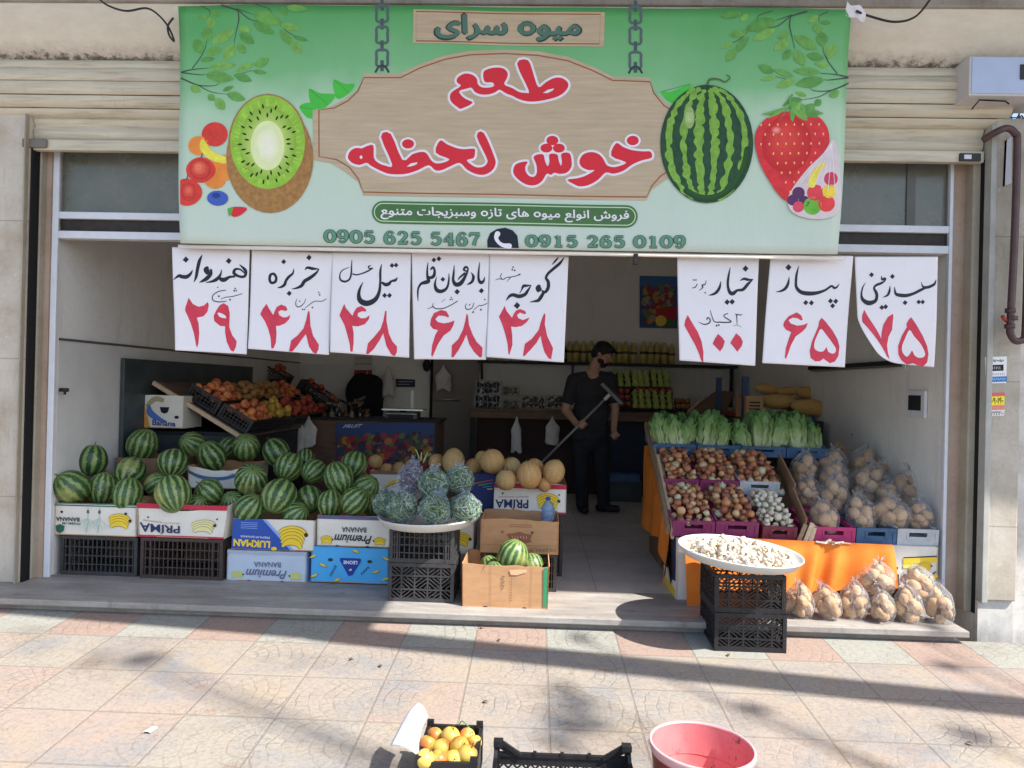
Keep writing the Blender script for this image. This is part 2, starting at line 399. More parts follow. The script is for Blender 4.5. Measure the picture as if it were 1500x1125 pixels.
def soffit_material():
    g = NG('soffit_plaster', .85); o = g.tc.outputs['Object']; x, y, z = g.sep(o)
    n = g.noise(g.mapping(o, (1, 1, 3)), 6., 8, .75); n2 = g.noise(g.mapping(o, (1, 1, 1.5)), 22., 6, .75)
    c = g.ramp(n, [(.3, rgb(206, 196, 180)), (.7, rgb(222, 214, 200))])
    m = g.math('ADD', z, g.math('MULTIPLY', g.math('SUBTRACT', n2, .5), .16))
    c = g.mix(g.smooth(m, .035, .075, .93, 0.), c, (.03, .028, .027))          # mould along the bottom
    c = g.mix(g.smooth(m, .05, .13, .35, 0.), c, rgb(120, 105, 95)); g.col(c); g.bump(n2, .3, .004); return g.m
def shutter_material():
    g = NG('shutter_paint', .5, .35); o = g.tc.outputs['Object']
    n = g.noise(g.mapping(o, (.5, 1, 6)), 5., 7, .7); c = g.ramp(n, [(.3, rgb(190, 180, 160)), (.7, rgb(214, 206, 186))])
    n2 = g.noise(g.mapping(o, (1., 1, 1)), 36., 5, .8); c = g.mix(g.smooth(n2, .62, .78, 0., .5), c, rgb(110, 96, 84))
    n3 = g.noise(g.mapping(o, (1, 1, 18.)), 3.5, 4); c = g.mix(g.smooth(n3, .5, .72, 0., .45), c, rgb(142, 128, 108)); n4 = g.noise(g.mapping(o, (7, 1, .6)), 2.2, 6, .8); c = g.mix(g.smooth(n4, .55, .8, 0., .4), c, rgb(120, 106, 90)); g.col(c); return g.m
SHUT = shutter_material()
# ------------------------------------------------------------------ the ground
def sheet(name, x0, x1, y0, y1, zf, m, n=1):
    b = MB(); b.grid(lambda u, v: (x0+(x1-x0)*u, y0+(y1-y0)*v, zf(y0+(y1-y0)*v)), n, n, m, False); o = b.build(name); return tag(o, kind='structure')
sheet('pavement', -16, 16, -3., 3.95, pav, PAV)
ASPH = mat('dusty_road', (.24, .235, .225), .85, .3, 40., .2, .3, 200.)
b = MB(); b.box(-16, 16, -3.2, -3.0, -.75, pav(-3.)+.004, CONC); tag(b.build('kerb'), kind='structure')
sheet('road', -90, 90, -90, -3.2, lambda y: -.56, ASPH)
sheet('ground', -120, 120, -120, 120, lambda y: -.75, mat('earth', (.34, .31, .27), .9))
b = MB(); b.box(-2.97, 2.42, 4.43, 9.0, -.1, -.002, FLOORM)
for i in range(9): b.box(-2.6+i*.6, -2.596+i*.6, 4.43, 9.0, -.1, -.0005, CONC)
for i in range(8): b.box(-2.97, 2.42, 4.9+i*.6, 4.904+i*.6, -.1, -.0006, CONC)
tag(b.build('shop_floor'), kind='structure')
# ------------------------------------------------------------------ the building
bld = thing('shop_building', 'stone fronted shop building with an open ground floor bay', 'building', (0, 4.3, 0))
def part(name, b, parent=None):
    o = b.build(name, parent or bld); o.location = -Vector((parent or bld).location) if not parent else (0, 0, 0); return o
def bpart(name, mk, *boxes, **k):
    b = MB()
    for q in boxes: b.box(*q, mk)
    o = part(name, b)
    if k.get('bev'): bevel(o, k['bev'])
    return o
xl0 = at(33, 600, Y=4.2).x; xr1 = at(1441, 500, Y=4.2).x
bpart('step', MARBLE, (-6, at(1420, 925, z=0).x, 3.9, 4.43, -.035, 0), bev=.005)
bpart('step_riser', CONC, (-6, at(1405, 925, z=0).x, 3.945, 4.43, -.3, -.0352))
# left stone pier, jambs
bpart('stone_pier', STONE, (-9, xl0, 4.2, 4.9, at(5, 172, Y=4.2).z-2.55 if False else 0.0, 2.86), bev=.006)
jx = [at(p, 500, Y=4.28).x for p in (43, 56)]; fx = at(71, 500, Y=4.33).x
bpart('jamb', JAMB, (xl0+.0145, jx[1], 4.27, 4.384, 0, 2.75), bev=.008)
bpart('jamb', PINKST, (jx[1], fx, 4.32, 4.349, 0, 2.75))
rx = [at(p, 500, Y=4.32).x for p in (1394, 1412)]
bpart('jamb', PINKST, (rx[0]+.002, rx[1], 4.34, 4.384, 0, 2.75))
bpart('jamb', JAMB, (rx[1], at(1433, 500, Y=4.27).x, 4.262, 4.384, 0, 2.75), bev=.008)
bpart('gap_strip', DARKG, (xl0+.001, xl0+.014, 4.215, 4.384, 0, 2.60)); bpart('gap_strip', DARKG, (at(1433, 500, Y=4.27).x+.001, xr1-.001, 4.225, 4.384, 0, 2.6))
xr2 = at(1453, 500, Y=4.18).x; xr3 = at(1490, 560, Y=4.18).x
zp = at(1450, 880, Y=4.18).z
STN2 = stone_material('right_pier_stone', rgb(168, 158, 144, .88), rgb(192, 184, 170, .88), rgb(212, 206, 196, .88), sc=2.6, joints=True)
bpart('stone_pier', STN2, (xr2, xr3+.02, 4.18, 4.9, zp, 2.82), bev=.006)
bpart('pier_base', ROUGHC, (xr1, xr3+.02, 4.2, 4.9, -.2, zp-.002))
bpart('side_wall', PLASTER, (-3.25, -2.97, 4.35, 9.2, 0, 3.3)); bpart('side_wall', PLASTER, (2.42, 2.7, 4.385, 9.2, 0, 3.3))
bpart('back_wall', PLASTER, (-2.97, 2.42, 9.0, 9.2, 0, 3.3)); bpart('ceiling', PLASTER, (-2.97, 2.42, 4.5, 9.0, 3.05, 3.3))
bpart('front_lintel', STONE, (-9, 9, 4.42, 4.9, 3.31, 7.5))
bpart('front_lintel', PLASTER, (-2.97, 2.42, 4.45, 4.49, 2.62, 3.04))
zs = at(600, 5, Y=3.97).z
bpart('slab_edge', CONC, (-9, 9, 3.97, 4.42, zs, zs+.30), bev=.01)
b = MB(); b.grid(lambda u, v: (-9+18*u, 3.99+.2*(1-v)**1.6, .30*v-.005), 40, 8, soffit_material())
o = part('soffit', b); o.location = o.location+Vector((0, 0, zs-.295))
bpart('neighbour_front', ROUGHC, (-14, -9, 4.25, 4.9, -.3, 7.5)); bpart('neighbour_front', ROUGHC, (xr3+.021, 14, 4.3, 4.9, -.3, 2.66)); bpart('neighbour_front', ROUGHC, (3.6, 14, 4.32, 4.9, 2.66, 7.5))
b = MB(); zd = at(82, 495, X=-2.97)
b.box(-2.969, -2.962, 4.40, 9.0, 1.455, 1.47, mat('dado_line', rgb(95, 88, 84))); b.box(-2.969, -2.966, 4.40, 9.0, 0, 1.452, mat('dado_paint', (.66, .655, .65), .55, .1, 3.))
b.box(-2.96, -2.0, 8.995, 8.998, 0, 1.455, mat('dado_paint', rgb(168, 164, 164))); part('dado', b)
# ------------------------------------------------------------------ roller shutter
sh = thing('roller_shutter', 'rolled up cream metal shutter with ribbed slats above the opening', 'shutter', (0, 4.2, 2.6))
b = MB(); ys = [204, 184, 165, 150, 133, 112, 95, 80]; sx0, sx1 = xl0+.004, xr1-.01
zz = [at(150, y, Y=4.22).z for y in (221, 204, 184, 165)]; 
for i in range(1, 3):
    z0, z1 = zz[i], zz[i+1]
    b.grid(lambda u, v: (sx0+(sx1-sx0)*u, 4.245-.018*math.sin(math.pi*min(1, v*1.05)), z0+(z1-z0)*v), 1, 8, SHUT)
o = b.build('slats', sh); o.location = (0, -4.2, -2.6)
b = MB(); b.box(sx0, sx1, 4.215, 4.26, zz[0], zz[1]-.004, SHUT); o = b.build('bottom_bar', sh); o.location = (0, -4.2, -2.6); bevel(o, .006)
dx0, dx1 = -8.9, at(1488, 130, Y=4.12).x
zc = zz[3]+.16; rad = .19; prev = None; b = MB(); nsl = 9
for i in range(nsl):
    a0 = R_(-128+i*21); a1 = R_(-128+(i+1)*21)
    def fn(u, v):
        a = a0+(a1-a0)*v; q = rad+.010*math.sin(math.pi*v)-(.022 if v < .04 else 0)
        return (dx0+(dx1-dx0)*u, 4.31-q*math.cos(a+R_(40)), zc+q*math.sin(a+R_(40))*1.12)
    b.grid(fn, 1, 14, SHUT)
o = b.build('rolled_slats', sh); o.location = (0, -4.2, -2.6)
b = MB(); b.tube([(dx0, 4.31, zc), (dx1, 4.31, zc)], .175, DARKG, 20); o = b.build('drum', sh); o.location = (0, -4.2, -2.6)
for x0, x1 in ((xl0-.007, xl0+.001), (xr1, xr2-.001)):
    b = MB(); b.box(x0, x1, 4.165, 4.199 if x0 < 0 else 4.3, 0 if x0 < 0 else zp-.01, zz[2]+.05, JAMB if x0 < 0 else RAILM); o = b.build('guide_rail', sh); o.location = (0, -4.2, -2.6); bevel(o, .003)
b = MB(); p = at(44, 210, Y=4.2); b.box(p.x-.05, p.x+.10, 4.195, 4.213, p.z-.025, p.z+.03, mat('latch_grey', rgb(120, 114, 108), .5)); o = b.build('latch', sh); o.location = (0, -4.2, -2.6); bevel(o, .012, 3)
b = MB(); p = at(1420, 230, Y=4.2); b.box(p.x-.05, p.x+.065, 4.2, 4.213, p.z-.022, p.z+.022, BLACKP); b.box(p.x-.03, p.x+.01, 4.196, 4.2, p.z-.012, p.z+.012, ALU); o = b.build('lock_plate', sh); o.location = (0, -4.2, -2.6)
# ------------------------------------------------------------------ glazed front frame
fr = thing('shop_front_frame', 'white aluminium shop front frame with fixed glass transom lights', 'window frame', (0, 4.35, 0))
fl, frt = at(82, 500, Y=4.34).x, at(1386, 500, Y=4.34).x; fl0 = fx+.002; fr1 = rx[0]
zt = [at(150, y, Y=4.34).z for y in (350, 339, 321, 311, 226)]
def fpart(name, mk, *bx, bev=0):
    b = MB()
    for q in bx: b.box(*q, mk)
    o = b.build(name, fr); o.location = (0, -4.35, 0)
    if bev: bevel(o, bev)
    return o
fpart('post', ALU, (fl0, fl, 4.33, 4.348, 0, 2.62), bev=.004); fpart('post', ALU, (frt, fr1, 4.33, 4.36, 0, 2.62), bev=.004)
fpart('rail', ALU, (fl, frt, 4.335, 4.40, zt[0], zt[1]), bev=.003); fpart('rail', ALU, (fl, frt, 4.335, 4.40, zt[2], zt[3]), bev=.003)
fpart('infill_strip', mat('dark_brown_strip', (.035, .026, .022), .5, .5, 25.), (fl, frt, 4.36, 4.39, zt[1], zt[2]))
g = NG('dusty_glass', .12, .6); o_ = g.tc.outputs['Object']; n_ = g.noise(o_, 3., 6, .7)
g.col(g.ramp(n_, [(.3, rgb(104, 108, 98)), (.7, rgb(128, 130, 120))])); g.rough(g.smooth(n_, .3, .7, .1, .35))
_tr = g.n.nodes.new('ShaderNodeBsdfTransparent'); _mx = g.n.nodes.new('ShaderNodeMixShader'); _mx.inputs[0].default_value = .72; g.L.new(_tr.outputs[0], _mx.inputs[1]); g.L.new(g.b.outputs[0], _mx.inputs[2]); g.L.new(_mx.outputs[0], [n for n in g.n.nodes if n.type == 'OUTPUT_MATERIAL'][0].inputs[0])
fpart('glass_pane', g.m, (fl, -.3, 4.37, 4.376, zt[3], 2.62)); fpart('glass_pane', g.m, (-.25, frt, 4.37, 4.376, zt[3], 2.62))
xm = at(1336, 290, Y=4.34).x; fpart('mullion', mat('grey_mullion', rgb(96, 98, 94), .5), (xm-.02, xm+.03, 4.36, 4.369, zt[3], 2.62)); fpart('mullion', MATS['grey_mullion'], (-.3, -.25, 4.34, 4.4, zt[3], 2.62))
# ------------------------------------------------------------------ things fixed on the facade
lb = thing('light_box', 'white metal sign box jutting from the wall above the right pier', 'sign box')
x0 = at(1420, 110, Y=4.0).x; z1 = at(1420, 82, Y=4.0).z; z0 = at(1420, 140, Y=4.0).z
b = MB(); b.box(x0, x0+1.1, 4.0, 4.25, z0, z1, mat('sign_box_white', rgb(188, 186, 188, 1.1), .5, .06, 5.)); bevel(b.build('case', lb), .006)
b = MB(); b.box(x0+.012, x0+1.09, 3.996, 3.9995, z0+.012, z1-.01, mat('sign_panel', rgb(165, 178, 205, 1.15), .35, .08, 3.)); b.build('front_panel', lb)
b = MB(); p = at(1498, 105, Y=3.99); b.box(p.x-.01, p.x+.1, 3.990, 3.9958, p.z-.04, p.z+.04, BLACKP); b.build('emblem', lb)
b = MB(); p = at(1440, 152, Y=4.05); b.tube([p+Vector((-.06, 0, -.03)), p+Vector((-.02, 0, .02)), p+Vector((.12, 0, .015)), p+Vector((.14, 0, .0))], .004, DARKG); b.build('wire_hook', lb)
PIPE = mat('brown_pipe_paint', (.075, .035, .035), .4, .25, 20., .5)
gp = thing('gas_pipe', 'brown painted gas pipe bending down the right pier', 'pipe')
Y = 4.1; P = [at(1440, 205, Y=4.16), at(1462, 192, Y=Y), at(1476, 188, Y=Y), at(1487, 196, Y=Y), at(1490, 215, Y=Y), at(1486, 350, Y=Y), at(1480, 470, Y=Y), at(1480, 488, Y=Y), at(1487, 499, Y=Y), at(1497, 498, Y=Y), at(1502, 485, Y=Y), at(1506, 330, Y=Y), at(1510, 120, Y=Y)]
b = MB(); b.tube(smooth_path([tuple(p) for p in P], 5), .019, PIPE, 12); b.build('pipe', gp)
b = MB()
for (px, py) in ((1480, 455), (1483, 466), (1479, 478)): p = at(px, py, Y=Y); b.tube([p-Vector((0, 0, .012)), p+Vector((0, 0, .012))], .027, PIPE, 10)
p = at(1474, 470, Y=Y); b.tube([p, p+Vector((-.04, -.03, .02))], .01, mat('red_valve', (.35, .05, .04), .5)); b.build('valve', gp)
def cable(name, label, pts, r, m):
    b = MB(); b.tube(smooth_path([tuple(p) for p in pts], 8), r, m, 6); return tag(b.build(name), label, 'cable')
cable('cable', 'thin black cable sagging left of the banner corner', [at(x, y, Y=3.9) for x, y in ((140, -6), (158, 8), (185, 16), (214, 12), (232, 22), (247, 40), (255, 60), (248, 52), (246, 38), (254, 26))], .0055, BLACKP)
cable('cable', 'thin black cable drooping right of the banner corner', [at(x, y, Y=3.9) for x, y in ((1254, 16), (1275, 24), (1310, 32), (1340, 25), (1362, 0), (1366, -10))], .006, BLACKP)
b = MB(); rnd = random.Random(3)
for k in range(26):
    p = at(1470+rnd.uniform(-18, 34), 180+rnd.uniform(-10, 14), Y=4.2+rnd.uniform(0, .3)); b.tube(smooth_path([tuple(p), tuple(p+Vector((rnd.uniform(-.1, .1), rnd.uniform(-.05, .05), rnd.uniform(-.1, .1)))), tuple(p+Vector((rnd.uniform(-.15, .15), 0, rnd.uniform(-.3, .05))))], 5), .004, [BLACKP, ALU, MATS['latch_grey']][k % 3], 5)
tag(b.build('cable_tangle'), 'tangle of old wires and strips on top of the right pier', 'cables')
b = MB(); q = [at(x, y, Y=4.16) for x, y in ((1475, 205), (1482, 200), (1482, 268), (1472, 272))]; b.add(q, [(0, 3, 2, 1)], ALU); b.add([p+Vector((0, .02, 0)) for p in q], [(0, 1, 2, 3)], ALU)
tag(b.build('metal_flashing'), 'bright strip of metal flashing behind the gas pipe bend', 'flashing')
def flat_on(name, label, cat, quad, Y, m, decal=None, group=None, th=.002, kind=None):
    """a thin flat board or paper whose corners are quad (TL,TR,BR,BL in the photo) at depth Y"""
    pts = [at(*q, Y=Y) for q in quad]; c = sum(pts, Vector())/4
    t = thing(name, label, cat, c, group=group); b = MB(); L = [p-c for p in pts]
    vs = L+[p+Vector((0, th, 0)) for p in L]
    b.add(vs, [(3, 2, 1, 0), (4, 5, 6, 7), (0, 1, 5, 4), (1, 2, 6, 5), (2, 3, 7, 6), (3, 0, 4, 7)], m); b.build('sheet', t)
    if decal:
        D = Decal(lambda u, v: (lambda p: (p.x-c.x, p.z-c.z))(at(u, v, Y=Y)), -.0006); decal(D); D.build('print', t)
    return t
def st1(D):
    D.poly([(1444, 535), (1470, 534), (1470, 543), (1444, 544)], ink(30, 30, 34)); D.poly([(1447, 552), (1475, 551), (1475, 559), (1447, 560)], ink(60, 110, 160))
flat_on('sticker', 'small white, black and blue service stickers on the right pier', 'sticker', ((1443, 523), (1475, 522), (1474, 561), (1444, 562)), 4.176, ink(205, 205, 205), lambda D: (st1(D), [D.stroke([(1446+k*3.1, 526+(k*7) % 3, 1.), (1448+k*3.1, 530-(k*5) % 3, 1.4), (1449+k*3.1, 528, .6)], ink(60, 60, 62)) for k in range(8)], [D.stroke([(1446+k*2.6, 537, .9), (1446.6+k*2.6, 541, .7)], ink(170, 170, 172), sm=1) for k in range(8)], [D.stroke([(1449+k*2.7, 546.5, .8), (1449.5+k*2.7, 549.8, .6)], ink(90, 104, 118), sm=1) for k in range(9)], [D.stroke([(1450+k*3, 554, 1.), (1452+k*3, 557-(k % 2), .8)], ink(150, 180, 210), sm=1) for k in range(8)]))
flat_on('sticker', 'yellow and red phone number sticker on the right pier', 'sticker', ((1444, 576), (1472, 575), (1471, 599), (1443, 600)), 4.176, ink(225, 200, 60), lambda D: (D.poly([(1444, 576), (1472, 575), (1472, 580), (1444, 581)], ink(190, 90, 90)), D.poly([(1443, 594), (1471, 593), (1471, 599), (1443, 600)], ink(200, 120, 110)), D.text('۰۹۰۹۰۱۹۰', ((1446, 583), (1470, 582), (1446, 592), (1469, 591)), ink(30, 25, 20), .02)))
flat_on('sticker', 'torn number sticker low on the right pier below the yellow one', 'sticker', ((1445, 600.5), (1472, 599.8), (1471, 609), (1445, 610)), 4.176, ink(196, 192, 188), lambda D: D.text('۳۲۲۲۲۰۰', ((1447, 602), (1470, 601), (1447, 609), (1470, 608)), ink(50, 50, 55), .02))
# ------------------------------------------------------------------ the banner
BY = 3.90
bc = at(750, 190, Y=BY)
ban = thing('shop_banner', 'wide green printed shop banner with a wooden plaque, red lettering and fruit', 'banner', bc)
bfn = lambda u, v: (lambda p: (p.x-bc.x, p.z-bc.z))(at(u, v, Y=BY))
def bwarp(x, z): return .010*math.sin(x*2.1+.6)*math.sin(z*2.3+1.)+.004*math.sin(x*7+z*3)+.05*max(0, abs(x)-1.45)*math.sin(z*4)
def banner_material():
    g = NG('banner_vinyl', .42, .3); x, y, z = g.sep(g.tc.outputs['Object'])
    n = g.math('MULTIPLY', g.math('SUBTRACT', g.noise(g.tc.outputs['Object'], 1.6, 3), .5), .35)
    h = g.math('ADD', g.math('DIVIDE', g.math('ADD', z, .68), 1.36), n)
    K = 1.03
    c = g.ramp(h, [(.0, rgb(196, 208, 198, K)), (.35, rgb(190, 210, 190, K)), (.58, rgb(174, 206, 176, K)), (.72, rgb(124, 184, 130, K)), (.97, rgb(90, 166, 98, K))])
    wr = g.noise(g.mapping(g.tc.outputs['Object'], (1., 1., .35), (2, 0, 1)), 5., 3, .5); g.bump(wr, .28, .05); g.rough(g.smooth(g.noise(g.tc.outputs['Object'], 2.2, 3), .3, .7, .3, .55))
    g.col(c); return g.m
b = MB(); bq = [(259, 7), (1248, 13), (1226, 373), (266, 357)]
def bfun(u, v):
    a = [bq[3][k]*(1-u)+bq[2][k]*u for k in (0, 1)]; d = [bq[0][k]*(1-u)+bq[1][k]*u for k in (0, 1)]
    p = at(a[0]*(1-v)+d[0]*v, a[1]*(1-v)+d[1]*v, Y=BY); x, z = p.x-bc.x, p.z-bc.z
    return (x, bwarp(x, z), z)
b.grid(bfun, 70, 26, banner_material()); o = b.build('sheet', ban); md = o.modifiers.new('solid', 'SOLIDIFY'); md.thickness = .0015; md.offset = 1 if False else -1
PL = mat('plaque_print', rgb(168, 152, 126, 1.12), .45, .0, 3., .3, col2=rgb(194, 172, 146, 1.12), stretch=(1.2, 1, 16))
BRN = ink(132, 82, 52); WHT = ink(216, 212, 220, 1.2); RED = ink(190, 42, 54); DGR = ink(62, 92, 72); DGO = ink(34, 50, 44); BLK = ink(24, 24, 34)
LEAF = [mat('leaf_print_%d' % i, rgb(*c, 1.25), .45, .25, 22., .3) for i, c in enumerate(((96, 150, 70), (84, 140, 66), (112, 160, 76)))]
TWIG = ink(62, 66, 66)
D = Decal(bfn, -.0012)
# twigs and leaves, left; the right side is their mirror
LV = [(230, 165, 345, 155, 45), (355, 95, 465, 165, 60), (375, 165, 350, 275, 100), (320, 255, 320, 405, 120), (195, 375, 260, 525, 115), (370, 430, 610, 300, 110), (300, 520, 480, 490, 85), (250, 590, 400, 575, 55), (600, 445, 500, 600, 110), (640, 440, 715, 540, 80), (655, 340, 810, 445, 95), (660, 270, 770, 325, 65), (795, 150, 1095, 240, 130), (790, 235, 1015, 350, 90), (1070, 265, 1260, 290, 80), (1060, 310, 1200, 470, 80), (1195, 375, 1345, 415, 45), (1190, 430, 1275, 550, 95), (1120, 80, 1345, 100, 75), (1060, 85, 1140, 160, 60), (340, 660, 620, 650, 80), (300, 735, 600, 790, 110), (600, 745, 785, 815, 80), (610, 710, 820, 640, 60), (815, 670, 960, 595, 85), (790, 715, 935, 740, 45), (150, 850, 255, 905, 80), (335, 940, 400, 1000, 70), (480, 905, 595, 865, 45), (410, 980, 505, 1095, 100), (525, 935, 720, 1000, 90)]
BR = [[(470, 40, 18), (640, 110, 12), (770, 205, 8), (910, 225, 5)], [(640, 110, 10), (650, 200, 12), (630, 290, 8), (600, 430, 5)], [(620, 90, 10), (790, 150, 5)], [(260, 40, 7), (345, 95, 6), (350, 150, 4)], [(50, 705, 16), (170, 680, 10), (340, 670, 5)], [(165, 670, 10), (250, 560, 9), (300, 470, 7), (310, 400, 4)], [(50, 708, 14), (240, 735, 8), (300, 735, 4)], [(50, 765, 16), (230, 840, 11), (390, 850, 7), (450, 820, 4)], [(230, 840, 10), (360, 910, 7), (530, 940, 4)], [(1065, 260, 6), (1150, 335, 6), (1290, 400, 4)], [(820, 45, 7), (950, 95, 6), (980, 150, 4)], [(600, 755, 6), (790, 710, 4)]]
for mir in (0, 1):
    T = (lambda x, y: (255+x*.1467, y*.1467)) if not mir else (lambda x, y: (1040+(1440-x)*.1467, (y+62)*.1467))
    for s in BR: D.stroke([(*T(p[0], max(p[1], 52)), p[2]*.1467) for p in s], TWIG)
    for i, (x1, y1, x2, y2, w) in enumerate(LV):
        dx, dy = x2-x1, y2-y1; l = math.hypot(dx, dy); nx, ny = -dy/l*w/2, dx/l*w/2
        f = lambda t, s: T(x1+dx*t+nx*s, max(52, y1+dy*t+ny*s))
        D.poly([f(0, 0), f(.12, .55), f(.35, 1), (f(.62, .95)), f(.85, .5), f(1, 0), f(.85, -.5), f(.62, -.95), f(.35, -1), f(.12, -.55)], LEAF[(i+mir) % 3])
        D.stroke([(*f(.05, 0), .5), (*f(.95, 0), .3)], LEAF[1], sm=1)
D.build('leaf_print', ban, bwarp, base=-.0018)
# chains
for cx, seq in ((560, (8, 21, 36, 52, 68, 86, 97)), (931, (8, 21, 36, 52, 68, 88, 98))):
    for i, y in enumerate(seq):
        if i % 2: D.stroke([(cx-7, y-11, 4), (cx+7, y-11, 4), (cx+8, y, 4), (cx+7, y+11, 4), (cx-7, y+11, 4), (cx-8, y, 4)], ink(78, 90, 94), closed=True)
        else: D.stroke([(cx, y-8, 5), (cx, y+8, 5)], ink(66, 78, 84))
    D.stroke([(cx-10, 107, 3), (cx-4, 98, 3), (cx+4, 98, 3), (cx+10, 107, 3)], ink(50, 56, 60))
D.build('chain_print', ban, bwarp, base=-.0018)
# mint leaves round the plaque
for q in ([(440, 158), (452, 152), (466, 155), (484, 166), (470, 173), (452, 174)], [(454, 132), (470, 138), (492, 140), (482, 155), (466, 165), (457, 155)], [(490, 118), (506, 124), (520, 124), (512, 137), (496, 146), (490, 134)], [(968, 134), (982, 134), (998, 128), (1012, 122), (1004, 142), (984, 150)]):
    D.poly(q, ink(66, 168, 62), 4); D.stroke([(*q[0], .8), (*q[3], .5)], ink(44, 120, 48), sm=1)
# small board and plaque
D.poly([(606, 15), (886, 18), (885, 68), (605, 64)], PL); D.stroke([(610, 18, 1.8), (880, 21, 1.8), (878, 64, 1.8), (610, 61, 1.8)], BRN, closed=True, sm=1)
line = [(228, 312), (375, 312), (450, 275), (550, 240), (650, 220), (790, 212), (920, 218), (1040, 240), (1140, 280), (1220, 320), (1370, 325), (1385, 370), (1425, 420), (1475, 450), (1530, 462), (1530, 655), (1470, 665), (1410, 705), (1375, 745), (1355, 788), (225, 768), (205, 715), (170, 670), (120, 640), (50, 628), (50, 443), (110, 435), (165, 405), (205, 365)]
ln = [(450+x*.3667, y*.3667) for x, y in line]; cx, cy = 735, 190
D.poly([(x+(9 if x > 960 else -9 if x < 520 else 0), y+(5 if y > 230 else -6 if y < 130 else 0)) for x, y in ln], PL)
D.stroke([(x, y, 2.0) for x, y in ln], BRN, closed=True, sm=1)
D.build('plaque_print', ban, bwarp, base=-.0034)
def S(pts, ox, oy, k): return [(ox+p[0]*k, oy+p[1]*k) for p in pts]
def outlined(P, ow=4.5, sm=3): 
    Q = smooth_path(P, sm, True); D.stroke([(*q, ow) for q in Q], WHT, closed=True, sm=1); return P
W1 = S([(880, 170), (1000, 130), (1060, 280), (1115, 425), (1200, 370), (1290, 325), (1370, 325), (1435, 370), (1440, 430), (1380, 500), (1280, 545), (1120, 580), (1000, 585), (900, 560), (830, 525), (760, 500), (690, 460), (640, 490), (560, 515), (480, 515), (420, 490), (380, 445), (330, 455), (250, 480), (265, 525), (320, 570), (395, 610), (270, 675), (230, 660), (160, 600), (145, 540), (170, 490), (265, 425), (225, 390), (222, 350), (260, 310), (320, 288), (390, 300), (440, 345), (450, 400), (490, 435), (560, 440), (620, 425), (628, 400), (600, 380), (525, 375), (510, 275), (560, 235), (650, 215), (730, 225), (775, 270), (770, 330), (740, 400), (830, 440), (900, 480), (980, 490), (1008, 460)], 640, 70, .1333)
W2 = S([(65, 310), (90, 260), (140, 235), (190, 238), (230, 220), (295, 210), (300, 320), (335, 365), (400, 392), (468, 385), (365, 130), (455, 105), (560, 340), (650, 290), (730, 268), (780, 280), (820, 340), (860, 370), (920, 370), (990, 335), (865, 275), (905, 165), (970, 200), (1060, 235), (1130, 245), (1215, 240), (1225, 275), (1212, 325), (1150, 345), (1190, 385), (1240, 410), (1300, 405), (1335, 370), (1330, 320), (1240, 125), (1305, 95), (1400, 310), (1412, 380), (1380, 440), (1310, 478), (1230, 470), (1150, 430), (1085, 370), (1000, 400), (920, 435), (860, 435), (800, 390), (700, 435), (580, 470), (450, 470), (370, 445), (280, 400), (235, 370), (170, 390), (110, 375), (75, 345)], 500, 180, .16)
W3 = S([(85, 395), (130, 365), (205, 355), (185, 400), (190, 450), (225, 490), (270, 490), (290, 450), (285, 380), (262, 305), (345, 285), (365, 350), (390, 395), (405, 350), (405, 285), (475, 285), (490, 340), (510, 390), (520, 350), (515, 280), (590, 275), (610, 360), (600, 415), (560, 455), (500, 465), (450, 455), (420, 475), (380, 465), (340, 530), (280, 570), (200, 568), (120, 520), (75, 460)], 740, 180, .16)
W4 = S([(570, 520), (660, 505), (740, 480), (820, 432), (760, 430), (700, 400), (680, 350), (710, 290), (780, 265), (850, 280), (900, 330), (930, 385), (990, 405), (1060, 390), (1105, 360), (970, 300), (1015, 185), (1080, 220), (1160, 250), (1260, 262), (1330, 265), (1340, 320), (1250, 345), (1160, 385), (1080, 440), (990, 465), (920, 455), (850, 520), (760, 570), (680, 580), (630, 560)], 740, 180, .16)
DT = [S([(612, 195)], 500, 180, .16)[0]+(8.8, 6.8), S([(432, 158)], 740, 180, .16)[0]+(8.8, 7), S([(378, 228)], 740, 180, .16)[0]+(8.8, 6.6), S([(492, 228)], 740, 180, .16)[0]+(8.8, 6.6), S([(1168, 162)], 740, 180, .16)[0]+(8.8, 7)]
for w in (W1, W2, W3, W4): outlined(w, 7.)
for x, y, a, c in DT: D.ell((x, y), a+3, c+3, WHT)
D.adv(60)
for w in (W1, W2, W3, W4): D.poly(w, RED, 3)
for x, y, a, c in DT: D.ell((x, y), a, c, RED)
D.poly(S([(1165, 490), (1220, 455), (1290, 440), (1270, 465), (1215, 492)], 640, 70, .1333), WHT); D.poly(S([(600, 402), (640, 372), (698, 363), (690, 382), (640, 400)], 500, 180, .16), WHT); D.ell((529.5, 231), 2, 2.4, WHT)
D.text('میوه سرای', ((638, 21), (851, 23), (638, 58), (850, 60)), DGO, .05, 0, True); D.text('میوه سرای', ((639.5, 22.5), (849.5, 24.5), (639.5, 56.5), (848.5, 58.5)), ink(74, 104, 92), .035, 0, True)
D.build('lettering', ban, bwarp, base=-.0030)
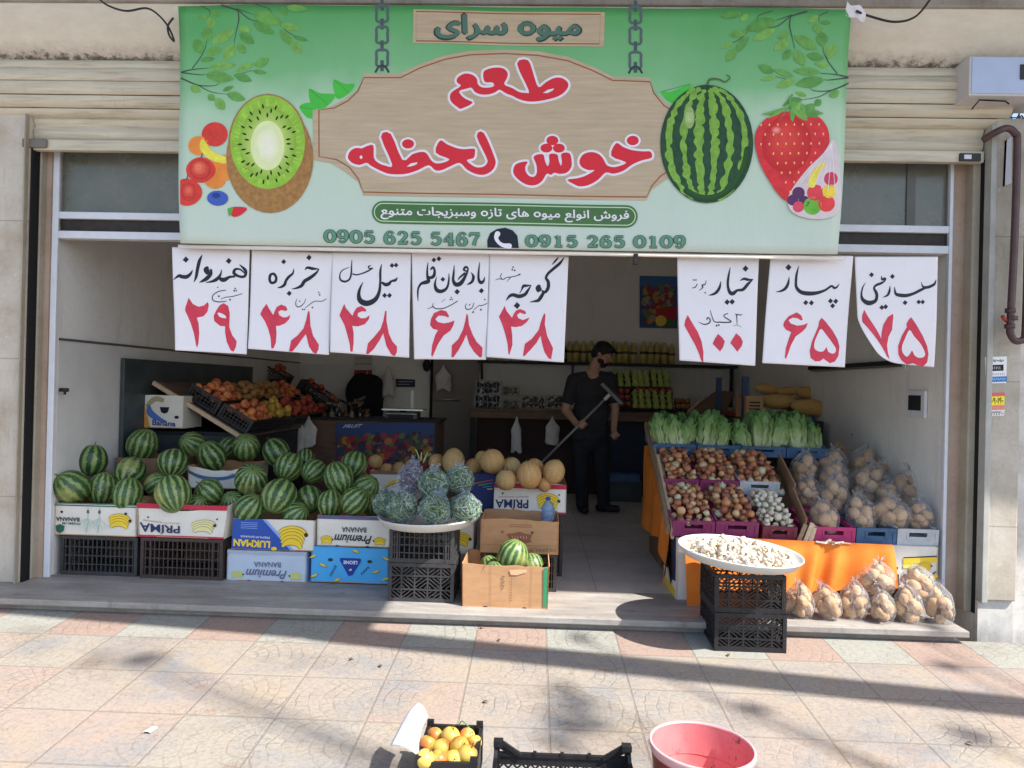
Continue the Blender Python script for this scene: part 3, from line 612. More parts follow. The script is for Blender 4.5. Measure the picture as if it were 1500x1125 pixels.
# footer pill and telephone numbers
def pill(x0, x1, y, h, sl, m, grow=0):
    P = []; r = h/2+grow
    for k in range(13): a = math.pi/2+math.pi*k/12; P.append((x0+h/2+r*math.cos(a), y-r*math.sin(a)))
    for k in range(13): a = -math.pi/2+math.pi*k/12; P.append((x1-h/2+r*math.cos(a), y+(x1-x0)*sl-r*math.sin(a)))
    return P
D.poly(pill(545, 934, 311, 33, .016, None), ink(66, 100, 60)); D.stroke([(*q, 1.4) for q in pill(545, 934, 311, 33, .016, None, -3.5)], ink(170, 196, 160), closed=True, sm=1)
D.text('فروش انواع میوه های تازه وسبزیجات متنوع', ((558, 302), (921, 309), (558, 321), (921, 327)), WHT, .022, 0, True)
D.poly([(714, 363), (714, 352), (718, 342), (728, 336), (740, 334), (751, 338), (758, 346), (760, 364)], ink(26, 30, 42))
D.stroke([(729, 343, 8), (727, 349, 6), (731, 356, 5), (738, 360, 6), (746, 361, 8)], WHT, sm=4)
DG = {'0': [('c', [(.5+.37*math.cos(t), .5+.43*math.sin(t), .13+.17*abs(math.cos(t))) for t in [2*math.pi*k/14 for k in range(14)]])],
      '5': [('o', [(.22, .92, .15), (.86, .92, .15)]), ('o', [(.22, .92, .12), (.19, .52, .12)]), ('o', [(.19, .52, .1), (.5, .63, .13), (.82, .45, .26), (.74, .16, .24), (.42, .05, .12), (.14, .2, .2)])],
      '2': [('o', [(.2, .7, .24), (.26, .9, .14), (.55, .95, .13), (.8, .74, .26), (.6, .42, .2), (.2, .1, .12)]), ('o', [(.12, .09, .17), (.9, .09, .17)]), ('o', [(.88, .05, .1), (.9, .3, .1)])],
      '1': [('o', [(.52, .95, .26), (.52, .05, .26)]), ('o', [(.2, .06, .13), (.84, .06, .13)]), ('o', [(.5, .92, .13), (.2, .82, .12)])],
      '4': [('o', [(.68, .97, .24), (.68, .05, .24)]), ('o', [(.66, .93, .12), (.1, .36, .12)]), ('o', [(.05, .33, .13), (.97, .33, .13)]), ('o', [(.44, .05, .12), (.94, .05, .12)])],
      '7': [('o', [(.08, .9, .18), (.92, .9, .18)]), ('o', [(.11, .95, .11), (.09, .68, .11)]), ('o', [(.88, .86, .13), (.58, .5, .19), (.42, .04, .27)])],
      '6': [('c', [(.52+.33*math.cos(t), .32+.27*math.sin(t), .12+.16*abs(math.cos(t))) for t in [2*math.pi*k/12 for k in range(12)]]), ('o', [(.8, .78, .2), (.68, .93, .12), (.4, .92, .13), (.2, .6, .26), (.2, .35, .26)])]}
DG['9'] = [(t, [(1-x, 1-y, w) for x, y, w in P]) for t, P in DG['6']]
def digits(s, TL, TR, BL, BR, m, fat=0.):
    n = sum(.55 if c == ' ' else 1 for c in s); u = 0
    for c in s:
        w = (.55 if c == ' ' else 1)/n
        if c != ' ':
            for t, P in DG[c]:
                Q = []
                for x, y, ww in P:
                    a = u+w*(.04+.92*x); bq_ = 1-y
                    px = TL[0]*(1-a)*(1-bq_)+TR[0]*a*(1-bq_)+BL[0]*(1-a)*bq_+BR[0]*a*bq_; py = TL[1]*(1-a)*(1-bq_)+TR[1]*a*(1-bq_)+BL[1]*(1-a)*bq_+BR[1]*a*bq_
                    Q.append((px, py, ww*19+fat))
                D.stroke(Q, m, closed=t == 'c', sm=4)
        u += w
for fat, m in ((1.3, DGO), (-.4, ink(84, 128, 104))):
    digits('0905 625 5467', (474, 337), (705, 341), (474, 355), (705, 361), m, fat); digits('0915 265 0109', (769, 345), (1005, 346), (769, 362), (1005, 364), m, fat)
D.build('telephone_print', ban, bwarp, base=-.0036)
# plain fruit in place of the figures: kiwi, melon, strawberry, apples, a bag of fruit
def fpm(n, a, v=.2, s=14.): return mat(n, rgb(*a, 1.25), .45, v, s, .3)
kb, kg, kp, ks = fpm('kiwi_skin_print', (150, 110, 62), .3, 40.), fpm('kiwi_flesh_print', (134, 178, 56)), fpm('kiwi_core_print', (206, 216, 160), .08), ink(34, 36, 24)
def mixc(a, b, t): return tuple(int(x*(1-t)+y*t) for x, y in zip(a, b))
def shade(cx, cy, rx, ry, c0, c1, n=6, ox=-.25, oy=-.28, to=.25):
    for k in range(1, n+1):
        q = 1-(1-to)*k/n; D.ell((cx+rx*ox*(1-q), cy+ry*oy*(1-q)), rx*q, ry*q, ink(*mixc(c0, c1, k/n), 1.15), 26)
# apples and banana at the left edge
for x, y, r_, c in ((315, 197, 19, 'r'), (292, 214, 15, 'o'), (330, 246, 20, 'o'), (316, 262, 16, 'o')):
    D.ell((x, y), r_, r_*.95, fpm('apple_print', (196, 56, 46)) if c == 'r' else fpm('orange_print', (222, 128, 52)))
D.poly([(298, 204), (312, 222), (334, 232), (330, 240), (308, 234), (294, 218)], fpm('banana_print', (232, 200, 70)), 4)
for x, y, r_ in ((296, 250, 20), (276, 283, 21)):
    P = [(x+r_*math.cos(t)*(1+.06*math.cos(2*t)), y+r_*.95*math.sin(t)) for t in [2*math.pi*k/22 for k in range(22)]]; P = [(max(q[0], 267), q[1]) for q in P]
    D.poly(P, fpm('apple_print', (196, 56, 46))); shade(x, y, r_*.92, r_*.9, (176, 36, 38), (226, 120, 90), 5) if x > 290 else shade(x+3, y, r_*.62, r_*.8, (176, 36, 38), (220, 100, 80), 4, 0, -.2)
    D.stroke([(x, y-r_*.85, 1.5), (x+2, y-r_*1.25, 1.5)], TWIG)
D.ell((320, 291), 15, 11, ink(60, 84, 160)); D.ell((318, 287), 6, 4, ink(40, 56, 120))
D.poly([(336, 306), (346, 303), (362, 305), (354, 314), (344, 318), (338, 314)], RED, 3); D.poly([(334, 306), (342, 304), (340, 312), (336, 318)], ink(70, 150, 60))
# kiwi half
D.ell((396, 232), 64, 80, kb, 36); D.ell((393, 210), 58, 71, kb, 36); D.ell((393, 209), 55, 68, kg, 36)
for k in range(46):
    t = 2*math.pi*k/46+.05*math.sin(k*3.); D.stroke([(393+26*math.cos(t), 212+36*math.sin(t), 1.), (393+50*math.cos(t), 209+62*math.sin(t), .8)], fpm('kiwi_ray_print', (170, 204, 96)), sm=1)
shade(393, 210, 46, 58, (126, 170, 56), (186, 208, 120), 7, 0, .1, .5); D.ell((393, 214), 25, 36, kp, 28); shade(393, 214, 24, 35, (206, 216, 160), (232, 236, 206), 4, 0, 0, .4)
for k in range(40):
    t = 2*math.pi*k/40; q = 1+.16*((k*7) % 3); D.ell((393+31*q*math.cos(t), 212+42*q*math.sin(t)), 1.3, 3.6, ks, 8, t+math.pi/2)
# watermelon
wd, wl = fpm('melon_dark_print', (30, 66, 38), .4, 30.), fpm('melon_light_print', (112, 156, 58), .3, 30.)
D.ell((1035, 211), 68, 87, wd, 40)
rq = random.Random(8)
for k, f in enumerate((-.82, -.5, -.17, .17, .5, .82)):
    P = []
    for i in range(34):
        t = -1.25+2.5*i/33; P.append((1035+68*f*math.cos(t*.98)+rq.uniform(-1.2, 1.2), 211+86*math.sin(t)*.98, (5+6.5*math.cos(t))*(1-.35*abs(f))*rq.uniform(.55, 1.5)))
    D.stroke(P, wl, sm=3)
D.stroke([(1036, 124, 3), (1040, 116, 2.5), (1052, 116, 2), (1062, 120, 2), (1069, 114, 1.6), (1064, 110, 1.4)], ink(70, 90, 60))
D.adv(30)
for k in range(5): D.stroke([(1035+(60-k*.6)*math.cos(t), 211+(80-k*.6)*math.sin(t), 9-k) for t in [.1+.25*i for i in range(9)]], ink(26+3*k, 56+4*k, 32), sm=3)
shade(1010, 172, 9, 20, (120, 150, 84), (196, 214, 160), 4, 0, 0, .3)
# strawberry and a bag of fruit
P = [(1105, 205), (1112, 184), (1130, 170), (1160, 164), (1190, 168), (1208, 184), (1213, 206), (1208, 236), (1190, 265), (1172, 288), (1158, 296), (1144, 290), (1128, 268), (1112, 238)]
D.poly(P, fpm('strawberry_print', (196, 44, 50), .25, 16.), 4); rnd = random.Random(4)
shade(1152, 214, 40, 46, (184, 36, 44), (212, 70, 66), 7, -.2, -.3, .3); shade(1136, 192, 9, 7, (206, 70, 66), (236, 150, 140), 3, 0, 0, .3); D.adv(30)
for r_ in range(8):
    for c_ in range(9):
        x = 1114+c_*12+(r_ % 2)*6; y = 184+r_*14; wx = 52-max(0, y-205)*.48
        if abs(x-1159) < wx-3: D.ell((x, y), 1.2, 2., ink(226, 170, 96), 8)
for k in range(7):
    t = math.pi*(.05+.15*k); D.poly([(1160, 152), (1160+18*math.cos(t)+5, 160-6*math.sin(t)), (1160+46*math.cos(t), 166+14*math.sin(t)), (1160+18*math.cos(t)-5, 166+4*math.sin(t))], LEAF[k % 3], 3)
D.stroke([(1158, 160, 4), (1155, 148, 4), (1159, 140, 3)], LEAF[1])
D.poly([(1218, 206), (1226, 232), (1228, 300), (1218, 318), (1190, 322), (1160, 312), (1154, 288), (1178, 252), (1204, 226)], mat('bag_print', rgb(200, 186, 188, 1.25), .4, .15, 8.), 4)
for x, y, r_, c in ((1168, 284, 9, (84, 44, 88)), (1160, 294, 8, (84, 44, 88)), (1176, 296, 8, (70, 40, 80)), (1188, 303, 13, (96, 170, 52)), (1192, 284, 12, (200, 60, 70)), (1208, 300, 12, (206, 60, 60)), (1212, 282, 10, (226, 190, 60)), (1214, 264, 10, (196, 60, 90)), (1168, 304, 8, (200, 70, 90))): D.ell((x, y), r_, r_, fpm('bag_fruit_%d_%d' % (c[0], c[1]), c))
D.poly([(1181, 272), (1188, 252), (1204, 240), (1206, 244), (1196, 258), (1190, 276)], fpm('banana_print', (232, 200, 70)), 3)
for k in range(6): D.stroke([(1216, 212, .8), (1170+k*10, 270+k*3, .7)], WHT, sm=1)
D.build('fruit_print', ban, bwarp)
# batten along the lower edge, straps
b = MB(); b.tube([at(262, 361, Y=3.915), at(1236, 378.5, Y=3.915)], .011, mat('cream_batten', rgb(214, 206, 196, 1.2), .5), 8)
o = b.build('batten', ban); o.location = -bc
b = MB(); p = at(931, 376, Y=3.91); b.box(p.x-.012, p.x+.012, 3.90, 3.93, p.z-.04, p.z+.015, MATS['dark_brown_strip']); o = b.build('clip', ban); o.location = -bc
b = MB(); p = at(1252, 16, Y=3.91); b.grid(lambda u, v: (p.x-.05+.1*u, 3.90+.012*math.sin(9*u+5*v), p.z-.03+.07*v-.03*u), 8, 6, WHT); o = b.build('torn_corner', ban); o.location = -bc
# ------------------------------------------------------------------ price signs
PAPER = mat('sign_paper', (.78, .76, .80), .55, .03, 5., .3); INKB = mat('black_marker', (.018, .018, .028), .5, .2, 30.); INKR = mat('red_marker', (.62, .045, .085), .5, .14, 14.)
def calli(D, strokes, dots=(), k=1., T=None):
    for s in strokes: D.stroke([(*T(p[0], p[1]), p[2]*k) for p in s], INKB, sm=5)
    for d in dots: D.dia(T(d[0], d[1]), d[2]*k, INKB)
def price_sign(label, quad, org, k, big, bdots, small, sdots, reds, holes=(), curl=None, Y=3.965):
    pts = [at(*q, Y=Y) for q in quad]; c = sum(pts, Vector())/4
    t = thing('price_sign', label, 'price sign', c, group='handwritten price signs hanging under the banner')
    H = pts[0].z-pts[3].z; ztop = pts[0].z-c.z; seed = random.Random(label); a1, a2 = seed.uniform(-.012, .012), seed.uniform(0, 6)
    xl_, xr_ = (pts[0].x+pts[3].x)/2-c.x, (pts[1].x+pts[2].x)/2-c.x
    def warp(x, z):
        d = (ztop-z)/H; w = Vector((0, a1*math.sin(x*6+a2)*d+.008*d*math.sin(d*4+a2), 0))
        if curl:
            u = (x-xl_)/(xr_-xl_); v = 1-d; q = max(0, (.55-u)/.55)**1.6*max(0, (.42-v)/.42)**1.4; w += Vector((.085*q, -curl*q, .05*q))
        return w
    b = MB()
    def fn(u, v):
        a = pts[3]*(1-u)+pts[2]*u; e = pts[0]*(1-u)+pts[1]*u; p = a*(1-v)+e*v-c; p.y = 0; return tuple(p+warp(p.x, p.z))
    b.grid(fn, 40, 50, PAPER); o = b.build('paper', t); md = o.modifiers.new('solid', 'SOLIDIFY'); md.thickness = .0006; md.offset = -1
    T = lambda u, v: (org[0]+u*k, org[1]+v*k)
    D = Decal(lambda u, v: (lambda p: (p.x-c.x, p.z-c.z))(at(u, v, Y=Y)), -.0012)
    calli(D, big, bdots, k, T); calli(D, small, sdots, k, T); D.build('lettering', t, warp, .012)
    D2 = Decal(D.fn, -.0013)
    for P in reds: D2.poly([T(*p) for p in P], INKR)
    D2.adv(60)
    for P in holes: D2.poly([T(*p) for p in P], PAPER, 3)
    D2.build('price_digits', t, warp, .012)
    return t
K = .1422
price_sign('white sign priced 29 for watermelons, first from the left', ((252, 362), (366, 365), (361, 519), (256, 513)), (245, 360), K,
 [[(262, 250, 6), (240, 290, 28), (200, 320, 40), (150, 318, 38), (120, 310, 30), (65, 350, 6)], [(362, 95, 6), (335, 150, 32), (315, 230, 34), (298, 320, 28), (275, 375, 6)], [(420, 215, 20), (405, 245, 60), (415, 275, 50)], [(450, 240, 20), (450, 290, 34), (410, 335, 42), (370, 360, 28), (330, 378, 6)],
  [(700, 318, 20), (645, 322, 26), (590, 350, 44), (555, 345, 40), (530, 318, 18)], [(562, 245, 5), (548, 300, 22), (510, 345, 36), (460, 368, 24), (398, 378, 6)], [(745, 195, 8), (800, 245, 32), (812, 285, 28), (790, 318, 28), (740, 315, 26), (690, 285, 34), (700, 245, 26), (750, 243, 18), (800, 285, 12)]],
 [(192, 143, 33), (634, 157, 32)], [[(775, 492, 6), (700, 515, 8), (650, 525, 7), (600, 530, 7), (550, 550, 5)], [(605, 458, 7), (530, 470, 9), (470, 510, 9), (470, 560, 10), (530, 578, 10), (610, 570, 6)]], [(520, 428, 9), (530, 520, 12), (645, 555, 12), (700, 440, 10), (690, 463, 12), (712, 463, 9)],
 [[(218, 535), (262, 600), (320, 628), (375, 615), (415, 578), (425, 610), (410, 680), (370, 725), (300, 740), (318, 800), (325, 900), (318, 1000), (305, 1048), (295, 1030), (270, 900), (235, 790), (180, 665), (185, 630)], [(580, 590), (625, 620), (640, 690), (635, 840), (665, 920), (712, 985), (705, 1040), (680, 1092), (650, 1075), (610, 990), (592, 900), (592, 828), (540, 825), (480, 775), (475, 720), (505, 660), (540, 610)]],
 [[(515, 695), (540, 690), (590, 715), (605, 740), (580, 745), (535, 730)]])
price_sign('white sign priced 48 for melons, second from the left', ((369, 365), (487, 370), (482, 520), (364, 511)), (362, 360), K,
 [[(270, 283, 26), (298, 320, 26), (292, 368, 28), (250, 382, 28), (232, 345, 28), (242, 300, 28), (275, 285, 22)], [(482, 235, 6), (470, 285, 20), (430, 320, 28), (400, 360, 28), (385, 400, 30), (350, 425, 22), (312, 432, 6)], [(595, 250, 6), (620, 225, 24), (670, 235, 30), (740, 240, 8)], [(742, 242, 8), (700, 290, 28), (640, 335, 36), (590, 365, 36), (560, 410, 34), (510, 435, 20), (460, 445, 6)]],
 [(377, 165, 27), (637, 122, 30), (432, 490, 28)], [[(812, 545, 7), (770, 570, 7), (700, 570, 7), (660, 590, 7), (595, 640, 5)], [(600, 545, 6), (585, 590, 7), (540, 628, 9), (505, 620, 9), (500, 580, 7), (515, 545, 4)]], [(540, 570, 9), (570, 655, 10), (590, 655, 9), (670, 635, 11), (745, 505, 11), (735, 480, 9)],
 [[(200, 597), (220, 640), (270, 715), (280, 680), (305, 630), (350, 605), (400, 625), (415, 660), (395, 672), (350, 662), (320, 680), (330, 715), (370, 738), (410, 735), (445, 712), (430, 760), (390, 800), (330, 825), (298, 825), (305, 900), (300, 1000), (275, 1062), (255, 1055), (245, 950), (220, 860), (185, 780), (135, 705), (160, 650)], [(632, 665), (642, 690), (650, 820), (680, 930), (740, 1020), (735, 1070), (712, 1115), (680, 1100), (640, 1040), (605, 910), (560, 970), (520, 1030), (470, 1090), (435, 1090), (455, 975), (520, 925), (580, 850), (610, 750), (620, 690)]])
price_sign('white sign priced 48 with a long swooping word, third from the left', ((487, 369), (602, 370), (599, 524), (484, 516)), (484, 365), K,
 [[(690, 290, 6), (670, 320, 28), (630, 330, 22), (600, 360, 36), (565, 365, 36), (530, 340, 20)], [(528, 155, 6), (515, 230, 24), (515, 340, 24), (505, 440, 32), (465, 520, 46), (385, 560, 58), (315, 535, 54), (295, 470, 36), (310, 400, 22), (340, 340, 6)]],
 [(634, 168, 26), (676, 165, 26), (560, 478, 27), (610, 478, 27)], [[(440, 192, 6), (405, 200, 14), (393, 178, 14), (420, 170, 8)], [(440, 195, 10), (390, 225, 16), (330, 250, 14), (270, 265, 14), (230, 255, 16)], [(222, 110, 6), (218, 190, 14), (215, 260, 18), (195, 315, 18), (150, 335, 22), (105, 315, 18), (100, 260, 12), (130, 215, 10), (195, 188, 6)]], [],
 [[(148, 565), (165, 610), (235, 690), (245, 655), (275, 605), (325, 588), (370, 620), (375, 645), (330, 642), (290, 660), (285, 690), (320, 715), (365, 712), (412, 682), (400, 725), (360, 775), (290, 798), (232, 792), (245, 860), (245, 960), (235, 1055), (212, 1058), (205, 980), (180, 880), (150, 780), (100, 685), (120, 630)], [(568, 635), (582, 640), (580, 740), (605, 870), (640, 950), (688, 1005), (685, 1060), (660, 1105), (625, 1080), (580, 1000), (548, 868), (510, 940), (450, 1030), (390, 1085), (372, 1075), (392, 970), (450, 910), (520, 825), (548, 740)]])
price_sign('white sign priced 68 for aubergines, fourth from the left', ((603, 368), (717, 367), (712, 527), (606, 526)), (600, 365), K,
 [[(215, 215, 12), (240, 188, 26), (258, 220, 24), (250, 275, 34), (215, 295, 30), (190, 280, 18)], [(190, 135, 6), (182, 220, 20), (185, 290, 26), (195, 330, 40), (155, 345, 38), (118, 358, 26), (90, 405, 20), (85, 470, 16), (88, 535, 5)], [(405, 250, 6), (405, 320, 18), (385, 400, 26), (330, 435, 38), (280, 420, 40), (262, 360, 24), (280, 285, 5)], [(460, 165, 6), (455, 250, 22), (450, 320, 28), (478, 365, 44), (530, 350, 44), (580, 270, 26), (602, 205, 18), (578, 185, 26), (558, 215, 20), (595, 228, 16)], [(575, 245, 24), (520, 290, 18), (500, 318, 8)], [(635, 240, 6), (658, 285, 28), (648, 330, 28), (620, 355, 22), (590, 365, 6)], [(722, 135, 6), (712, 230, 20), (712, 310, 26), (735, 345, 36), (762, 330, 24), (775, 285, 5)]],
 [(250, 112, 26), (302, 100, 27), (343, 312, 26), (490, 440, 30), (740, 430, 29)], [[(495, 535, 9), (440, 570, 8), (400, 590, 8), (350, 610, 9), (280, 615, 9), (240, 590, 8), (245, 555, 5)], [(250, 590, 6), (215, 605, 6), (185, 615, 4)], [(370, 515, 4), (330, 545, 4)], [(800, 560, 8), (740, 585, 7), (720, 580, 6), (660, 630, 5)], [(665, 555, 6), (640, 610, 8), (590, 620, 9), (575, 590, 7), (590, 560, 4)]], [(430, 500, 9), (420, 520, 9), (440, 520, 9), (620, 575, 9), (775, 520, 10), (655, 650, 12), (735, 625, 12)],
 [[(325, 627), (380, 640), (408, 690), (400, 705), (360, 690), (300, 685), (265, 720), (290, 750), (350, 765), (410, 755), (465, 735), (450, 790), (420, 840), (350, 890), (290, 980), (255, 1060), (232, 1112), (220, 1090), (230, 990), (265, 880), (295, 835), (240, 820), (210, 780), (220, 720), (250, 660)], [(588, 665), (602, 680), (612, 780), (650, 880), (690, 955), (752, 1015), (745, 1110), (725, 1117), (665, 1060), (615, 980), (585, 880), (555, 950), (505, 1040), (450, 1115), (430, 1110), (435, 990), (500, 930), (550, 830), (575, 740)]])
price_sign('white sign priced 48 for tomatoes, left of the gap in the row', ((717.5, 368), (833, 375), (826, 531), (712.5, 523)), (712, 370), K,
 [[(745, 50, 8), (715, 85, 20), (680, 125, 5)], [(805, 50, 6), (760, 110, 28), (690, 170, 30), (640, 215, 28), (618, 260, 28), (640, 300, 34), (640, 360, 36), (610, 405, 30), (575, 395, 26)], [(550, 330, 20), (540, 365, 62), (555, 400, 48)], [(600, 400, 28), (570, 450, 36), (540, 490, 34), (500, 500, 20), (450, 510, 5)], [(465, 335, 6), (420, 340, 24), (385, 345, 30), (365, 385, 12), (345, 420, 8)], [(465, 335, 6), (430, 390, 26), (400, 430, 34), (340, 450, 40), (280, 435, 36), (240, 450, 28), (205, 497, 5)]],
 [(318, 545, 36)], [[(355, 220, 14), (310, 240, 8), (260, 250, 8), (240, 270, 6), (215, 300, 4)], [(260, 252, 8), (215, 255, 8), (180, 275, 8), (160, 270, 8), (150, 240, 8), (165, 210, 5)], [(160, 275, 6), (130, 270, 7), (95, 285, 4)]], [(278, 150, 11), (270, 175, 11), (295, 183, 11)],
 [[(192, 548), (210, 600), (268, 672), (285, 630), (310, 595), (350, 580), (400, 600), (415, 625), (395, 635), (350, 618), (320, 640), (330, 675), (380, 695), (450, 668), (420, 715), (370, 755), (310, 768), (258, 762), (270, 850), (272, 950), (240, 1055), (230, 1040), (222, 940), (200, 850), (170, 750), (133, 660), (160, 610)], [(600, 622), (612, 640), (605, 740), (630, 860), (690, 985), (670, 1100), (640, 1085), (600, 1020), (575, 930), (562, 855), (520, 930), (450, 1010), (395, 1067), (380, 1060), (400, 940), (470, 890), (540, 800), (575, 680)]], Y=3.964)
price_sign('white sign priced 100 for three kilos of cucumbers, right of the gap', ((992, 375), (1112, 375), (1105, 536), (995, 528)), (986, 375), K,
 [[(690, 255, 6), (730, 235, 26), (775, 245, 26), (825, 240, 6)], [(822, 242, 6), (770, 290, 30), (720, 345, 32), (660, 355, 26), (620, 385, 40), (590, 380, 38), (570, 340, 28), (563, 280, 26), (572, 200, 22), (588, 115, 5)], [(490, 260, 5), (480, 320, 26), (450, 370, 30), (410, 395, 22), (365, 405, 5)]],
 [(745, 130, 33), (555, 475, 30), (607, 472, 30)], [[(340, 250, 5), (332, 290, 9), (300, 300, 14), (305, 325, 12), (265, 358, 4)], [(250, 285, 8), (230, 320, 10), (195, 330, 6)], [(640, 595, 8), (655, 610, 12), (670, 600, 8), (690, 610, 10), (712, 600, 5)], [(650, 600, 10), (655, 650, 9), (655, 705, 5)], [(615, 720, 3), (660, 712, 4), (700, 735, 3)], [(565, 590, 8), (520, 620, 10), (595, 675, 12), (540, 685, 12), (480, 682, 12), (430, 680, 10), (408, 650, 9), (382, 560, 5)], [(345, 660, 10), (355, 635, 12), (380, 655, 12), (370, 690, 12), (320, 705, 11), (260, 678, 4)]], [(212, 247, 10), (235, 247, 10), (330, 378, 10), (445, 718, 12), (468, 712, 12)],
 [[(150, 608), (190, 680), (250, 780), (290, 880), (308, 990), (305, 1098), (290, 1090), (260, 1000), (220, 910), (160, 800), (115, 715), (125, 660)], [(458, 803), (500, 840), (528, 880), (510, 940), (478, 985), (440, 945), (402, 905), (425, 855)], [(645, 797), (690, 835), (713, 885), (700, 930), (655, 987), (615, 935), (583, 895), (615, 845)]])
price_sign('white sign priced 65 for onions, between two other signs at the right', ((1129, 373), (1250, 375), (1238, 538), (1115, 532)), (1114, 375), K,
 [[(295, 215, 5), (285, 280, 26), (260, 330, 30), (215, 360, 22), (160, 370, 5)], [(395, 100, 5), (372, 190, 24), (365, 280, 26), (375, 330, 32), (420, 372, 40), (500, 386, 44), (590, 378, 34), (670, 350, 24), (735, 308, 22), (762, 328, 24), (790, 320, 18), (815, 285, 5)]],
 [(287, 118, 34), (468, 480, 28), (527, 482, 28), (725, 462, 28), (780, 465, 28), (748, 512, 27)], [], [],
 [[(375, 580), (420, 610), (438, 655), (420, 665), (380, 640), (330, 635), (288, 660), (310, 695), (380, 718), (440, 710), (490, 690), (470, 740), (430, 780), (360, 830), (310, 920), (280, 1000), (255, 1060), (242, 1050), (255, 950), (285, 860), (315, 785), (260, 760), (232, 720), (240, 680), (290, 620)], [(635, 635), (680, 680), (750, 770), (800, 860), (818, 930), (805, 1030), (770, 1085), (720, 1105), (680, 1080), (650, 1055), (610, 1085), (560, 1085), (515, 1050), (505, 980), (530, 880), (575, 780), (600, 720), (608, 670)]],
 [[(628, 750), (680, 810), (740, 890), (778, 950), (775, 990), (745, 1005), (700, 985), (682, 940), (650, 980), (600, 982), (555, 950), (560, 880), (595, 800)]])
price_sign('white sign priced 75 for potatoes with a curled corner, rightmost', ((1252, 376), (1374, 376), (1369, 538), (1258, 527)), (1250, 375), .1467,
 [[(825, 235, 5), (808, 280, 24), (765, 305, 28), (720, 315, 28), (688, 300, 16), (678, 262, 5)], [(720, 315, 26), (660, 345, 28), (600, 375, 28), (530, 395, 34), (460, 392, 36), (420, 375, 26), (408, 310, 5)], [(365, 300, 5), (358, 350, 22), (340, 390, 22), (295, 415, 5)], [(282, 200, 8), (285, 235, 20), (315, 225, 24), (310, 250, 16), (270, 275, 24), (230, 290, 24), (205, 320, 20), (225, 365, 30), (232, 400, 30), (215, 450, 34), (150, 470, 48), (95, 440, 36), (78, 390, 20), (90, 320, 14), (118, 270, 5)]],
 [(180, 188, 26), (388, 205, 26), (512, 467, 26), (648, 460, 24), (688, 460, 24), (280, 515, 26), (318, 508, 26)], [], [],
 [[(105, 538), (150, 620), (210, 740), (250, 840), (262, 780), (290, 690), (340, 610), (390, 578), (395, 600), (380, 740), (340, 810), (315, 900), (320, 980), (340, 1040), (300, 1020), (240, 930), (170, 820), (110, 720), (76, 665), (85, 590)], [(572, 612), (620, 680), (690, 800), (735, 900), (750, 980), (740, 1060), (700, 1105), (650, 1095), (600, 1070), (540, 1085), (480, 1040), (450, 980), (445, 900), (480, 800), (530, 710), (525, 680), (545, 640)]],
 [[(555, 740), (600, 800), (670, 880), (715, 970), (700, 1010), (650, 1015), (610, 990), (585, 945), (560, 985), (530, 1005), (490, 960), (485, 900), (510, 830)]], curl=.05)
# ------------------------------------------------------------------ produce
def melon_material():
    g = NG('watermelon_rind', .32, .5); o = g.tc.outputs['Object']; r = g.rnd(); x, y, z = g.sep(o)
    off = g.comb(g.math('MULTIPLY', r, 37.), g.math('MULTIPLY', r, 11.), 0.)
    va = g.n.nodes.new('ShaderNodeVectorMath'); va.operation = 'ADD'; g.L.new(o, va.inputs[0]); g.L.new(off, va.inputs[1]); p = va.outputs[0]
    an = g.math('ARCTAN2', y, x)
    n1 = g.noise(p, 16., 4, .7); n2 = g.noise(p, 48., 4, .75)
    w = g.math('ADD', g.math('MULTIPLY', g.math('SUBTRACT', n1, .5), 3.2), g.math('MULTIPLY', g.math('SUBTRACT', n2, .5), 5.5))
    nn = g.math('ADD', 10., g.math('FLOOR', g.math('MULTIPLY', r, 4.99))); st = g.math('SINE', g.math('ADD', g.math('MULTIPLY', an, nn), g.math('MULTIPLY', w, g.math('ADD', .7, g.math('MULTIPLY', g.math('FRACT', g.math('MULTIPLY', r, 7.3)), .7))))); st = g.math('ADD', g.math('MULTIPLY', st, .5), .5)
    lt = g.mix(r, (.20, .28, .09), (.30, .37, .125)); lt = g.mix(g.smooth(n2, .4, .7), lt, (.15, .25, .07))
    f = g.smooth(st, .26, .50); dk = g.mix(g.math('FRACT', g.math('MULTIPLY', r, 5.7)), (.018, .058, .02), (.05, .115, .035)); c = g.mix(f, lt, dk)
    c = g.mix(g.smooth(n2, .5, .75, 0., .45), c, (.05, .12, .035))
    pole = g.smooth(g.math('ABSOLUTE', z), .088, .115, 0., .6); c = g.mix(pole, c, (.16, .24, .07))
    belly = g.smooth(g.math('ADD', x, g.math('MULTIPLY', g.math('SUBTRACT', n1, .5), .06)), .075, .11, 0., .55); c = g.mix(belly, c, (.42, .42, .13))
    g.col(c); g.rough(g.smooth(n2, .3, .7, .26, .45)); g.bump(n2, .06, .003); return g.m
MELON = melon_material()
def wobble(seed, a=.03, f=1.6):
    o = Vector((seed*7.3, seed*3.1, seed*1.7)); return lambda d: 1+a*mnoise.noise(d*f+o)
def fruit_mesh(name, m, r, seed=1, a=.03, nu=28, nv=18, top=None, stem=None):
    b = MB(); w = wobble(seed, a)
    def fn(d):
        q = w(d)
        if top: q *= 1-top*math.exp(-((1-d.z)/.12))-(top*.7)*math.exp(-((1+d.z)/.12))
        return q
    b.ball((0, 0, 0), r, m, nu, nv, fn)
    if stem: b.tube([(0, 0, r[2]*(1-(top or 0))-.004), (.003, .001, r[2]+stem*.6), (.008, 0, r[2]+stem)], [.0035, .003, .002], STEM, 6)
    return b.mesh(name)
STEM = mat('stem', (.10, .075, .035), .8)
MEL = [fruit_mesh('watermelon', MELON, (.105, .105, .105*q), i, .05, 32, 22, .05, .018) for i, q in enumerate((1.02, 1.10, 1.18))]
rm = random.Random(11)
